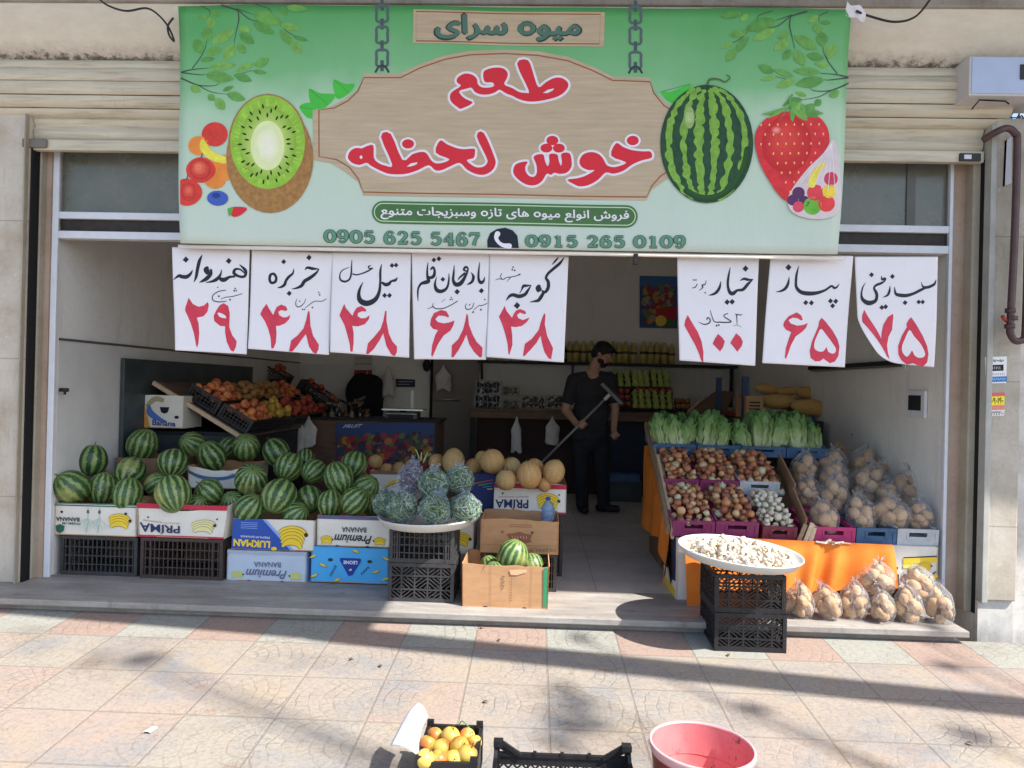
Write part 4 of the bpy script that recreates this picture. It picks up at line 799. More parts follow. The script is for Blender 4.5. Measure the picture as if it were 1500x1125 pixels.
def place(px, py, Y, rad, name, me, base_r, label, cat, group, tilt=.9, rz=None):
    p = at(px, py, Y=Y); s = rad*Y/FPX/base_r
    o = inst(name, me, p, (rm.uniform(-tilt, tilt), rm.uniform(-tilt, tilt), rm.uniform(0, 6.3)), s); return tag(o, label, cat, group)
GW = 'watermelons heaped on the left side'
def ML(px, py, r, Y, label): place(px, py, Y, r, 'watermelon', rm.choice(MEL), .107, label, 'watermelon', GW, .8)
for a in [(105, 713, 25, 4.47, 'leftmost watermelon, resting against the white door frame'), (135, 674, 22, 4.72, 'watermelon on top of the leftmost pair, near the left wall'), (150, 716, 22, 4.62, 'dim watermelon wedged behind the leftmost one in the green banded carton'),
          (191, 691, 22, 4.72, 'watermelon in shade above the right end of the green banded carton'), (187, 724, 22, 4.47, 'watermelon with broken stripes at the right end of the green banded carton'), (209, 651, 23, 5.1, 'lone round watermelon topping the brown carton at the left'), (177, 667, 16, 5.3, 'half hidden watermelon inside the brown carton at the left'),
          (253, 678, 22, 4.76, 'watermelon balanced on the big one over the red edged carton'), (254, 723, 26, 4.42, 'largest bright watermelon filling the red edged carton'), (231, 709, 18, 4.74, 'shaded watermelon behind the left shoulder of the largest bright one'), (282, 651, 19, 5.2, 'yellowish green watermelon at the back above the white tray carton'),
          (310, 668, 21, 4.98, 'striped watermelon sitting in the white and blue tray carton'), (306, 721, 21, 4.62, 'watermelon just below the white and blue tray carton'), (288, 741, 16, 4.52, 'watermelon sunk low in the right half of the red edged carton'), (334, 657, 16, 5.3, 'rear watermelon half hidden beside the dark one at the back'),
          (361, 655, 20, 5.12, 'dark watermelon standing highest at the back middle'), (405, 663, 20, 5.12, 'pale striped watermelon at the back right of the heap'), (368, 703, 24, 4.68, 'bright upright watermelon above the blue carton, left one'), (423, 684, 22, 4.88, 'tilted watermelon in the middle rear above the blue carton'),
          (409, 727, 26, 4.5, 'big tilted watermelon in the centre over the blue carton'), (341, 737, 18, 4.62, 'watermelon squeezed between the red edged and blue cartons'), (366, 745, 22, 4.47, 'low watermelon showing its stem end in the blue carton'), (460, 691, 19, 4.88, 'watermelon to the right of the tilted middle rear one'),
          (447, 672, 14, 5.12, 'small sliver of watermelon peeping out at the rear right'), (453, 731, 20, 4.66, 'dark shaded watermelon right of the big centre one'), (433, 754, 20, 4.5, 'watermelon sunk low in the right half of the blue carton'), (496, 700, 22, 4.72, 'pale ended watermelon above the white upside down carton'),
          (519, 680, 20, 4.92, 'topmost watermelon of the right end pile'), (484, 738, 20, 4.56, 'mottled watermelon at the left end of the white upside down carton'), (521, 734, 21, 4.46, 'light green watermelon at the front of the white upside down carton'), (535, 716, 20, 4.76, 'watermelon behind the light green one at the right end'), (548, 741, 17, 4.62, 'rightmost watermelon, beside the tray of bagged greens')]: ML(*a)
GF = 'watermelons in the low brown carton'
for a in [(751, 815, 23, 4.2, 'large watermelon standing in the low brown carton'), (717, 829, 14, 4.3, 'dark watermelon at the left inside the low brown carton'), (780, 829, 17, 4.26, 'pale watermelon at the right inside the low brown carton'), (724, 838, 15, 4.13, 'whitish watermelon at the front lip of the low brown carton')]: place(a[0], a[1], a[3], a[2], 'watermelon', rm.choice(MEL), .107, a[4], 'watermelon', GF, .35)
def cantaloupe_material():
    g = NG('melon_netting', .7, .25); o = g.tc.outputs['Object']; x, y, z = g.sep(o); r = g.rnd()
    an = g.math('ARCTAN2', y, x); n = g.noise(o, 14., 5, .7); v = g.vor(o, 60.)
    base = g.mix(g.smooth(n, .35, .65), (.54, .26, .085), (.47, .28, .11)); base = g.mix(g.math('MULTIPLY', g.math('POWER', r, 2.5), .6), base, (.36, .33, .16))
    net = g.smooth(v, .02, .10, 1., 0.); c = g.mix(g.math('MULTIPLY', net, .45), base, (.60, .42, .22))
    su = g.math('ABSOLUTE', g.math('SINE', g.math('ADD', g.math('MULTIPLY', an, 5.), g.math('MULTIPLY', n, .5)))); c = g.mix(g.smooth(su, .02, .13, .7, 0.), c, (.17, .13, .05))
    c = g.mix(g.smooth(g.noise(o, 9., 3), .62, .7, 0., .7), c, (.62, .24, .10)); g.col(c); g.bump(net, .35, .003); return g.m
CANT = cantaloupe_material()
def cant_mesh(seed, q):
    b = MB(); w = wobble(seed, .03); b.ball((0, 0, 0), (.08, .08, .08*q), CANT, 40, 20, lambda d: w(d)*(1-.03*abs(math.cos(5*math.atan2(d.y, d.x)))**6*(1-d.z*d.z))); b.tube([(0, 0, .08*q-.003), (.004, 0, .08*q+.01)], [.005, .004], STEM, 6); return b.mesh('cantaloupe')
CAN = [cant_mesh(i, q) for i, q in enumerate((1., 1.12, 1.2))]
for px, py, r, Y, l in [(664, 676, 17, 4.95, 'round cantaloupe at the back left, above the bagged greens'), (640, 677, 13, 5.05, 'orange cantaloupe half hidden at the far left of the melon row'), (693, 684, 13, 5.0, 'cantaloupe between the round one and the tall orange one'), (721, 676, 19, 4.8, 'tall orange cantaloupe standing highest of the row'), (706, 671, 11, 5.0, 'small cantaloupe peeping behind the tall orange one'),
                        (741, 703, 16, 4.62, 'greenish cantaloupe with an orange patch in the red edged carton'), (775, 696, 19, 4.62, 'large orange cantaloupe at the front of the red edged carton'), (749, 684, 15, 4.85, 'dull cantaloupe in the second row behind the greenish one'), (811, 691, 17, 4.68, 'grey green cantaloupe at the right end of the red edged carton'), (797, 710, 10, 4.68, 'cantaloupe sunk between the orange and the grey green ones'), (783, 685, 14, 4.8, 'brownish cantaloupe just behind the large orange one')]:
    place(px, py, Y, r, 'cantaloupe', rm.choice(CAN), .083, l, 'melon', 'cantaloupes piled right of the watermelons', .35)
for px, py, r, l in [(550, 676, 11, 'yellow round melon standing alone in the rear open carton'), (567, 688, 10, 'small melon low in the middle of the rear open carton'), (585, 686, 10, 'pale melon at the right inside the rear open carton')]: place(px, py, 5.5, r, 'cantaloupe', CAN[0], .083, l, 'melon', 'melons in the rear open carton', .6)
# ------------------------------------------------------------------ cartons
KRAFT = mat('kraft_card', rgb(176, 136, 100, 1.1), .8, .12, 9., .15, .06, 60., stretch=(1, 1, 4))
KDARK = mat('kraft_card_dull', rgb(142, 112, 88, 1.), .8, .15, 7., .15)
WCARD = mat('white_card', rgb(208, 204, 194, 1.2), .65, .07, 8., .2)
YEL = ink(222, 190, 56, 1.2); YOUT = ink(52, 44, 30); BLUE = ink(44, 76, 150, 1.3); NAVY = ink(44, 50, 86, 1.2); SKYB = ink(70, 158, 212, 1.25); REDC = ink(170, 44, 66, 1.3); GRN = ink(46, 96, 80, 1.2)
def hash_(k): return {'f': 0., 'b': 3., 'l': 6., 'r': 9.}[k]
def carton(name, label, px0, px1, pt, pb, Y, depth, m, decal=None, rz=0., flare=0., sag=0., cat='carton', group=None, closed=False, inner=None, ragged=0., sx=0.):
    A, B, Cc = at(px0, pb, Y=Y), at(px1, pb, Y=Y), at((px0+px1)/2, pt, Y=Y)
    W = B.x-A.x; z0 = (A.z+B.z)/2; H = Cc.z-z0; cx = (A.x+B.x)/2
    t = thing(name, label, cat, (cx, Y, z0), rz, group); b = MB(); inn = inner or KRAFT; th = .005; rr = random.Random(label)
    def wall(P, Q, inward, key):
        def fn(k):
            def f(u, v):
                x = (P[0]*(1-u)+Q[0]*u); y = P[1]*(1-u)+Q[1]*u; z = H*v
                x *= 1+flare*v; x += sx*v
                nw = mnoise.noise(Vector((u*3+H*17, v*2+W*31, hash_(key)))); z += .004*nw*v; y += (.003+.003*nw)*(1 if key == 'f' else 0)
                if key == 'f': z -= sag*4*u*(1-u)*v; y += .012*math.sin(3*u+2*v)*sag*8
                if ragged and v > .95: z += ragged*mnoise.noise(Vector((u*6+hash_(key), H*9, 1)))
                return (x+inward[0]*k, y+inward[1]*k, z)
            return f
        b.grid(fn(0), 14, 4, m, False); n0 = len(b.v); 
        g2 = fn(th); b.grid(lambda u, v: g2(1-u, v), 14, 4, inn, False)
        f0 = fn(0); f1 = fn(th); vs = [f0(i/14, 1.) for i in range(15)]+[f1(i/14, 1.) for i in range(15)]
        b.add(vs, [(i, i+1, 16+i, 15+i) for i in range(14)], inn)
    hw = W/2
    wall((-hw, 0), (hw, 0), (0, 1), 'f'); wall((hw, depth), (-hw, depth), (0, -1), 'b'); wall((hw, 0), (hw, depth), (-1, 0), 'r'); wall((-hw, depth), (-hw, 0), (1, 0), 'l')
    b.box(-hw+.001, hw-.001, .001, depth-.001, .001, .006, inn)
    if closed: b.box(-hw*(1+flare)+.001, hw*(1+flare)-.001, .001, depth-.001, H-.006, H-.001, m)
    b.build('box', t)
    if decal:
        Wc, Hc = W*100, H*100
        def dfn(u, v):
            vv = 1-v/Hc; uu = u/Wc; return ((-hw+W*uu)*(1+flare*vv)+sx*vv, H*vv-sag*4*uu*(1-uu)*vv)
        D = Decal(dfn, -.0012); decal(D, Wc, Hc); D.build('print', t, (lambda x, z: .012*math.sin(3*((x/W)+.5)+2*z/H)*sag*8) if sag else None)
    return t
def bananas(D, cx, cy, s, n=4, fx=1, m=None, out=True):
    for k in range(n):
        a = -.25+.30*k
        P = []
        for i in range(7):
            t = i/6; th_ = math.pi*(.12+.72*t); rr_ = s*(1.0-.07*k); x = math.cos(th_)*rr_*1.1; y = -math.sin(th_)*rr_*(.50+.14*k)+k*.30*s
            P.append((cx+fx*x, cy+y+.35*s, s*(.10+.36*math.sin(math.pi*min(.97, max(.03, t)))**.7)))
        if out: D.stroke([(x, y, w+.05*s+.12) for x, y, w in P], YOUT, sm=4)
        D.stroke(P, m or YEL, sm=4)
    x, y = cx+fx*s*1.06, cy+.25*s; D.ell((x, y), .16*s, .16*s, YOUT, 10)
def p_green(D, W, H):
    D.poly([(0, 0), (W, 0), (W, 1.7), (0, 1.7)], GRN); D.poly([(0, .6), (W, .6), (W, .9), (0, .9)], WHT)
    D.text('BANANA', ((W*.02, H*.44), (W*.31, H*.44), (W*.02, H*.57), (W*.31, H*.57)), ink(70, 78, 76), .03, flip=True); D.text('PREMIUM', ((W*.1, H*.6), (W*.32, H*.6), (W*.1, H*.67), (W*.32, H*.67)), GRN, .01, flip=True)
    D.poly([(W*.02, H*.72), (W*.07, H*.66), (W*.13, H*.72), (W*.12, H*.88), (W*.07, H*.95), (W*.03, H*.9)], GRN)
    bananas(D, W*.79, H*.42, 6.6); D.ell((W*.09, H*.28), .9, .8, YOUT, 10); D.ell((W*.87, H*.28), .9, .8, YOUT, 10)
    for x0 in (.41, .55):
        D.stroke([(W*x0, 2, .25), (W*x0, H*.55, .3), (W*(x0-.02), H*.9, .3)], ink(120, 160, 150), sm=3)
        for k in range(9): D.stroke([(W*x0, H*.45, .25), (W*(x0-.12+.03*k), H*(.6+.05*(k % 3)), .2), (W*(x0-.14+.035*k), H*(.85-.04*abs(k-4)), .12)], ink(150, 182, 172), sm=3)
        D.poly([(W*x0-.6, H*.2), (W*x0+.6, H*.2), (W*x0+.8, H*.3), (W*x0-.8, H*.3)], ink(60, 90, 80))
carton('fruit_carton', 'white and green banana carton turned upside down at far left', 79, 199, 738, 785, 4.40, .36, WCARD, p_green, cat='carton')
def p_prima(D, W, H, dense=True):
    D.poly([(0, 0), (W, 0), (W, 3.0), (0, 3.0)], REDC); D.poly([(0, H-1.2), (W, H-1.2), (W, H), (0, H)], REDC)
    D.text('PRIMA', ((W*.02, H*.56), (W*.48, H*.56), (W*.02, H*.84), (W*.48, H*.84)), NAVY, .02, flip=True); D.text('QUALITY BANANAS', ((W*.06, H*.44), (W*.48, H*.44), (W*.06, H*.50), (W*.48, H*.50)), ink(150, 80, 90), flip=True)
    bananas(D, W*.74, H*.48, 7.0, m=ink(214, 206, 150, 1.2) if dense else YEL); D.ell((W*.12, H*.36), .6, .6, YOUT, 10); D.ell((W*.9, H*.36), .6, .6, YOUT, 10); D.dia((W*.27, H*.86), .8, REDC)
carton('fruit_carton', 'red edged white banana carton, upside down, with a sagging lip', 203, 328, 739, 788, 4.38, .36, WCARD, p_prima, flare=.07, sag=.04)
def p_luk(D, W, H):
    D.poly([(0, 0), (W*.36, 0), (W*.72, H*.98), (0, H*.98)], BLUE); D.poly([(W*.36, 0), (W*.40, 0), (W*.76, H*.98), (W*.72, H*.98)], ink(120, 150, 205))
    D.text('LUKMAN', ((W*.02, H*.66), (W*.47, H*.70), (W*.02, H*.90), (W*.47, H*.93)), YEL, .045, flip=True); D.text('PREMIUM BANANA', ((W*.1, H*.54), (W*.46, H*.56), (W*.1, H*.61), (W*.46, H*.63)), WHT, flip=True)
    for k in range(4): D.stroke([(W*.1, H*(.12+.06*k), .3), (W*.3, H*(.13+.06*k), .3)], ink(130, 150, 205), sm=1)
    bananas(D, W*.73, H*.36, 8.2, 5); D.ell((W*.52, H*.95), 1.8, 1.2, YEL)
carton('fruit_carton', 'blue and white banana carton with big yellow lettering', 339, 459, 761, 806, 4.40, .36, WCARD, p_luk, flare=.0, sx=.006)
def p_prem(D, W, H, faded=False):
    c = ink(96, 100, 120) if faded else ink(40, 40, 54); y = ink(176, 178, 110) if faded else YEL
    D.poly([(0, 0), (W, 0), (W, 2.2), (0, 2.2)], ink(150, 160, 176) if faded else ink(84, 80, 110)); 
    D.text('BANANA', ((W*.34, H*.36), (W*.68, H*.36), (W*.34, H*.53), (W*.68, H*.53)), c, .012, flip=True)
    D.text('Premium', ((W*.24, H*.6), (W*.76, H*.62), (W*.24, H*.88), (W*.76, H*.90)), c, .02, .35, flip=True)
    bananas(D, W*.13, H*.74, 3.6, 4, 1, y, not faded); bananas(D, W*.87, H*.74, 3.6, 4, -1, y, not faded)
    for x in (.28, .7): D.ell((W*x, H*.98), 1., .5, YOUT, 10)
carton('fruit_carton', 'pale blue grey banana carton standing on the step under the blue one', 332, 448, 807, 852, 4.41, .38, mat('pale_blue_card', rgb(176, 188, 204, 1.2), .65, .06, 8.), lambda D, W, H: p_prem(D, W, H, True), closed=True)
carton('fruit_carton', 'clean white banana carton, upside down, atop the sky blue one', 464, 570, 756, 801, 4.40, .38, WCARD, p_prem)
def p_sky(D, W, H):
    rr = random.Random(3)
    for x, y, f in ((.02, .28, 1), (.16, .52, -1), (.04, .82, 1), (.34, .92, 1), (.58, .10, -1), (.84, .66, 1), (.97, .28, -1), (.96, .86, 1)):
        D.stroke([(W*x-2.2*f, H*y+.9, .3), (W*x-.8*f, H*y+.5, 1.4), (W*x+1.*f, H*y-.2, 1.5), (W*x+2.4*f, H*y-1.0, .4)], YOUT, sm=4); D.stroke([(W*x-2.*f, H*y+.8, .2), (W*x-.8*f, H*y+.4, 1.1), (W*x+1.*f, H*y-.3, 1.2), (W*x+2.2*f, H*y-1.0, .3)], YEL, sm=4)
    D.poly([(W*.38, H*.30), (W*.64, H*.30), (W*.65, H*.36), (W*.54, H*.78), (W*.49, H*.80), (W*.37, H*.36)], ink(32, 62, 140, 1.2)); D.text('LEONE', ((W*.42, H*.37), (W*.60, H*.37), (W*.42, H*.47), (W*.60, H*.47)), WHT, .03, flip=True)
    D.poly([(W*.51+1.1*math.cos(math.pi/2*k/2.5*2+.3)*(1 if k % 2 == 0 else .45), H*.63+1.1*math.sin(math.pi/2*k/2.5*2+.3)*(1 if k % 2 == 0 else .45)) for k in range(5)], ink(220, 190, 150)); D.ell((W*.25, H*.36), 1.5, 1., YOUT); D.ell((W*.76, H*.38), 1.5, 1., YOUT)
    D.text('BANANA', ((W*.24, H*.80), (W*.31, H*.5), (W*.27, H*.85), (W*.34, H*.55)), NAVY, 0, flip=True); [D.stroke([(W*(.655+.02*k), H*(.70-.045*k), .5), (W*(.665+.02*k), H*(.75-.045*k), .9)], NAVY, sm=1) for k in range(5)]
carton('fruit_carton', 'sky blue banana carton with a dark triangle on the step', 455, 568, 802, 854, 4.405, .38, mat('sky_blue_card', rgb(72, 158, 212, 1.25), .6, .06, 8.), p_sky, closed=True)
carton('fruit_carton', 'brown carton holding watermelons behind the left heap', 168, 262, 672, 716, 5.0, .36, KDARK, ragged=.01)
def p_tray(D, W, H): D.stroke([(0, H*.25, 2), (W*.25, H*.42, 3), (W*.6, H*.40, 3.), (W, H*.1, 2)], ink(70, 96, 130), sm=4); D.text('BANANA', ((W*.68, H*.16), (W*.98, H*.08), (W*.68, H*.28), (W*.98, H*.2)), ink(90, 96, 120), flip=True)
carton('fruit_carton', 'white and blue tray carton with a torn lip among the watermelons', 276, 362, 683, 716, 4.85, .36, WCARD, p_tray, sag=.035, flare=.05, ragged=.012)
carton('fruit_carton', 'rear white open carton with a brown lip and a yellow arc', 541, 606, 690, 738, 5.35, .4, WCARD, lambda D, W, H: (D.poly([(0, 0), (W, 0), (W, 2.6), (0, 2.6)], KDARK), D.stroke([(W*.3, H*.5, 1), (W*.6, H*.3, 3), (W*.95, H*.24, 2)], YEL), D.stroke([(W*.3, H*.56, .4), (W*.6, H*.36, .4), (W*.95, H*.30, .4)], YOUT)))
carton('fruit_carton', 'red edged white melon carton behind the bottle, upside down', 723, 829, 709, 752, 4.74, .38, WCARD, lambda D, W, H: p_prima(D, W, H, False), sag=-.012)
def p_dk(D, W, H):
    for k in range(4): D.stroke([(W*.1+k*3, H*.25+k*1.2, .8), (W*.9, H*.15+k*2, .5)], [ink(190, 80, 50), ink(70, 150, 90), ink(60, 120, 180), YEL][k], sm=1)
carton('fruit_carton', 'dark blue carton half hidden between greens and melons', 690, 724, 694, 752, 4.9, .3, ink(48, 56, 104, 1.2), p_dk, closed=True)
def p_brown(D, W, H):
    D.text('PREMIUM', ((W*.60, H*.82), (W*.97, H*.80), (W*.60, H*.93), (W*.97, H*.91)), ink(120, 92, 66), flip=True)
    D.stroke([(1, H*.76, .2), (W-1, H*.74, .2)], ink(120, 92, 66), sm=1)
    c = ink(126, 78, 62); D.poly([(W*.34, H*.42), (W*.42, H*.40), (W*.5, H*.34), (W*.58, H*.40), (W*.66, H*.42), (W*.64, H*.56), (W*.66, H*.64), (W*.5, H*.72), (W*.36, H*.64), (W*.37, H*.54)], c); [D.stroke([(W*(.405+.036*k), H*.47, .35), (W*(.41+.036*k), H*.55, .5)], ink(176, 136, 106), sm=1) for k in range(6)]
    for y in (.14, .2): D.stroke([(W*.36, H*y, .25), (W*.66, H*y, .25)], c, sm=1)
    D.ell((W*.28, H*.36), .8, .8, c); D.ell((W*.66, H*.36), .8, .8, ink(90, 60, 50))
carton('fruit_carton', 'open brown carton with a dark red crest, holding the water bottle', 703, 818, 762, 811, 4.36, .36, KRAFT, p_brown, ragged=.012)
def p_low(D, W, H):
    D.poly([(W*.93, 1.), (W*.975, .6), (W*.99, H*.93), (W*.945, H*.93)], ink(52, 122, 84)); D.poly([(W*.54, H*.10), (W*.74, H*.08), (W*.74, H*.15), (W*.63, H*.22), (W*.56, H*.22)], ink(188, 150, 118))
    for k in range(9): D.stroke([(W*.455+(k % 2)*.6, H*.26+k*.9, .5), (W*.49-(k % 3)*.4, H*.26+k*.9, .5)], ink(108, 84, 66), sm=1); D.stroke([(W*.565, H*.3+k*1.5, .45), (W*.575, H*.33+k*1.5, .45)], ink(108, 84, 66), sm=1)
    for x in (.27, .73): D.ell((W*x, H*1.0), 1.6, .9, ink(40, 34, 30))
    D.stroke([(W*.27, H*.02, .3), (W*.24, H*.1, .2), (W*.27, H*.18, .1)], ink(90, 68, 52), sm=3); D.stroke([(W*.33, 0, .2), (W*.33, H, .15)], ink(140, 106, 80), sm=1); D.stroke([(W*.80, 0, .2), (W*.80, H, .15)], ink(140, 106, 80), sm=1)
carton('fruit_carton', 'torn low brown carton of watermelons on the front of the step', 677, 802, 828, 891, 4.04, .37, KRAFT, p_low, ragged=.018, flare=.03)
def p_yel(D, W, H): bananas(D, W*.6, H*.42, 6.5, 4, 1, YEL)
carton('fruit_carton', 'white carton with a yellow bunch between crate and brown carton', 640, 693, 766, 812, 4.45, .3, WCARD, p_yel)
# unseen-from-here supports that carry the rear rows
for x, Y, h in ((-2.62, 4.80, .36), (-2.10, 4.80, .36), (-1.6, 4.80, .34), (-1.12, 4.82, .34)):
    t = thing('fruit_carton', 'plain brown carton supporting the rear row of watermelons', 'carton', (x, Y, 0), 0, 'plain cartons under the rear watermelons'); b = MB(); b.box(-.24, .24, 0, .62, 0, h, KDARK); b.box(-.03, .03, -.001, .0, h-.1, h-.06, DARKG); b.build('box', t)
# ------------------------------------------------------------------ plastic crates
CR_ = {}
def crate_mesh(w, d, h, m, style):
    key = (w, d, h, m.name, style)
    if key in CR_: return CR_[key]
    b = MB(); p = .018
    for sx in (-1, 1):
        for sy in (0, 1):
            x = sx*(w/2-p/2); y = p/2 if sy == 0 else d-p/2; b.box(x-p/2-.001, x+p/2+.001, y-p/2-.001, y+p/2+.001, 0, h, m)
    b.box(-w/2+.004, w/2-.004, .004, d-.004, .012, .018, m)
    def side(T, L, front):
        def bar(x0, z0, x1, z1, t=.008, dd=.008): b.bar(T(x0, z0), T(x1, z1), dd, t, m, (T(0, 1)-T(0, 0)))
        bar(0, .012, L, .012, .024, .012)
        if style == 'lattice': bar(.01, h-.006, L*.14, h*.80, .012, .012); bar(L-.01, h-.006, L*.86, h*.80, .012, .012)
        else: bar(0, h-.010, L, h-.010, .02, .013)
        if style == 'bars':
            for z in (h*.28, h*.5, h*.72): bar(0, z, L, z, .006)
            n = int(L/.028)
            for i in range(1, n): bar(L*i/n, .02, L*i/n, h-.02, .007, .006)
            for f in (.12, .88): bar(L*f, .01, L*f, h-.01, .016, .01)
        elif style == 'diag':
            for f in (.2, .4, .6, .8): bar(L*f, .02, L*f, h-.02, .007, .009)
            for z in (h*.33, h*.68): bar(0, z, L, z, .008, .009)
            for c in range(5):
                for r in range(3):
                    x0 = L*c/5; x1 = L*(c+1)/5; z0 = .024+(h-.045)*r/3; z1 = .024+(h-.045)*(r+1)/3; up = (c+r) % 2
                    for k in range(-2, 3):
                        # clip a slanted slat to its cell
                        s = k/2.6; pts = []
                        for t in (0, 1):
                            u = t; v = s+t
                            if v < 0: u = -s; v = 0
                            if v > 1: u = 1-s; v = 1
                            pts.append((u, v))
                        (ua, va), (ub, vb) = pts
                        if abs(ub-ua) < .06: continue
                        if not up: va, vb = 1-va, 1-vb
                        bar(x0+(x1-x0)*ua, z0+(z1-z0)*va, x0+(x1-x0)*ub, z0+(z1-z0)*vb, .0055, .005)
        elif style == 'solid':
            bar(0, h*.45, L, h*.45, h*.8, .004)
        elif style == 'lattice':
            n = int(L/.03)
            for i in range(-3, n+1):
                for s in (1, -1):
                    x0 = L*i/n; z0, z1 = .03, h*.62; x1 = x0+(z1-z0)*1.; 
                    if s < 0: x0, x1 = x1, x0
                    a, c = max(0, min(L, x0)), max(0, min(L, x1))
                    if abs(x1-x0) < 1e-6 or a == c: continue
                    za = z0+(z1-z0)*(a-x0)/(x1-x0); zc_ = z0+(z1-z0)*(c-x0)/(x1-x0); bar(a, za, c, zc_, .005, .005)
            bar(0, h*.70, L, h*.70, h*.16, .006)
            bar(0, h*.80, L, h*.80, .012, .014)
            for f in (.25, .5, .75): bar(L*f, .02, L*f, h*.64, .008, .008)
        else:                                                        # 'grip': low crate front with a hand slot
            bar(0, h*.30, L, h*.30, .012, .008)
            bar(0, h*.62, L*.25, h*.62, h*.5, .006); bar(L*.75, h*.62, L, h*.62, h*.5, .006); bar(L*.25, h*.42, L*.75, h*.42, h*.16, .006)
            bar(L*.25, h*.86, L*.75, h*.86, h*.16, .014)
            n = max(4, int(L/.03))
            for i in range(n): bar(L*i/n, h*.06, L*(i+1)/n, h*.28, .006, .006); bar(L*i/n, h*.28, L*(i+1)/n, h*.06, .006, .006)
            for f in (.25, .75): bar(L*f, h*.3, L*f, h*.9, .012, .012)
    side(lambda x, z: Vector((-w/2+x, .006, z)), w, True); side(lambda x, z: Vector((w/2-x, d-.006, z)), w, False)
    side(lambda x, z: Vector((-w/2+.006, d-x, z)), d, False); side(lambda x, z: Vector((w/2-.006, x, z)), d, False)
    CR_[key] = b.mesh('crate'); return CR_[key]
def crate(label, x, y, z, w, d, h, m, style, group=None, rot=(0, 0, 0), name='plastic_crate'):
    return tag(inst(name, crate_mesh(round(w, 3), round(d, 3), round(h, 3), m, style), (x, y, z), rot), label, 'crate', group)
def crate_px(label, p0, p1, pt, pb, Y, d, m, style, group=None):
    A, B, T_ = at(p0, pb, Y=Y), at(p1, pb, Y=Y), at((p0+p1)/2, pt, Y=Y); z = (A.z+B.z)/2
    return crate(label, (A.x+B.x)/2, Y, z, B.x-A.x, d, T_.z-z, m, style, group)
crate_px('dark grey crate under the white and green carton at far left', 88, 200, 786, 843, 4.405, .36, GREYP, 'bars'); crate_px('brown crate under the red edged carton', 205, 325, 789, 849, 4.385, .36, BROWNP, 'bars')
crate_px('upper black crate with upright slots under the tray of greens', 570, 664, 773, 825, 4.095, .33, GREYP, 'bars'); crate_px('lower black crate with slanting slots under the tray of greens', 568, 664, 826, 883, 4.09, .34, GREYP, 'diag')
crate('black crate under the brown carton with the bottle', at(760, 811, Y=4.4).x, 4.38, 0, .46, .36, .225, GREYP, 'bars'); crate('black crate stack under the red edged melon carton', at(776, 752, Y=4.78).x, 4.75, 0, .44, .4, .405, GREYP, 'bars')
# ------------------------------------------------------------------ round tray with bags of shredded greens
STEEL = mat('dull_steel', (.62, .61, .58), .38, .08, 12., .5, .05, 60., 1.)
WTRAY = mat('enamel_tray', (.66, .65, .61), .4, .08, 10., .5)
def tray(name, label, c, R, rot):
    t = thing(name, label, 'tray', c, rot=rot); b = MB(); b.lathe([(0, 0), (R*.80, 0), (R*.90, .008), (R*.97, .036), (R, .046), (R*1.01, .048), (R*1.015, .043), (R*.985, .034), (R*.92, .002), (R*.82, -.007), (0, -.007)], WTRAY, 64); b.build('dish', t); return t
tc_ = at(627, 766, Y=4.24); tray('round_tray', 'round enamel tray carrying bags of shredded greens on the black crates', (tc_.x, 4.24, tc_.z), 72*4.24/FPX, (R_(1.), R_(-1.), 0))
def film_material(name, tint, a=.16, k=.5):
    g = NG(name, .16, .6); o = g.tc.outputs['Object']; n = g.noise(o, 26., 5, .7); 
    wr = g.n.nodes.new('ShaderNodeTexNoise'); wr.inputs['Scale'].default_value = 13.; wr.inputs['Detail'].default_value = 3; wr.inputs['Distortion'].default_value = 2.5; g.L.new(o, wr.inputs['Vector'])
    g.b.inputs['Base Color'].default_value = (*tint, 1); g.bump(wr.outputs[0], .9, .02)
    tr = g.n.nodes.new('ShaderNodeBsdfTransparent'); tr.inputs[0].default_value = (.97, .97, .98, 1); mx = g.n.nodes.new('ShaderNodeMixShader')
    rid = g.math('ABSOLUTE', g.math('SUBTRACT', wr.outputs[0], .5)); rid = g.smooth(rid, .0, .03, k, 0.)
    lw = g.n.nodes.new('ShaderNodeLayerWeight'); lw.inputs['Blend'].default_value = .25
    f = g.math('ADD', g.math('ADD', rid, a), g.math('MULTIPLY', lw.outputs['Facing'], .22), clamp=True)
    g.L.new(f, mx.inputs[0]); g.L.new(tr.outputs[0], mx.inputs[1]); g.L.new(g.b.outputs[0], mx.inputs[2])
    out = [n_ for n_ in g.n.nodes if n_.type == 'OUTPUT_MATERIAL'][0]; g.L.new(mx.outputs[0], out.inputs[0]); return g.m
FILM = film_material('clear_bag_film', (.66, .65, .66), .10, .36)
FILMG = film_material('thin_bag_film', (.60, .72, .84), .07, .38)
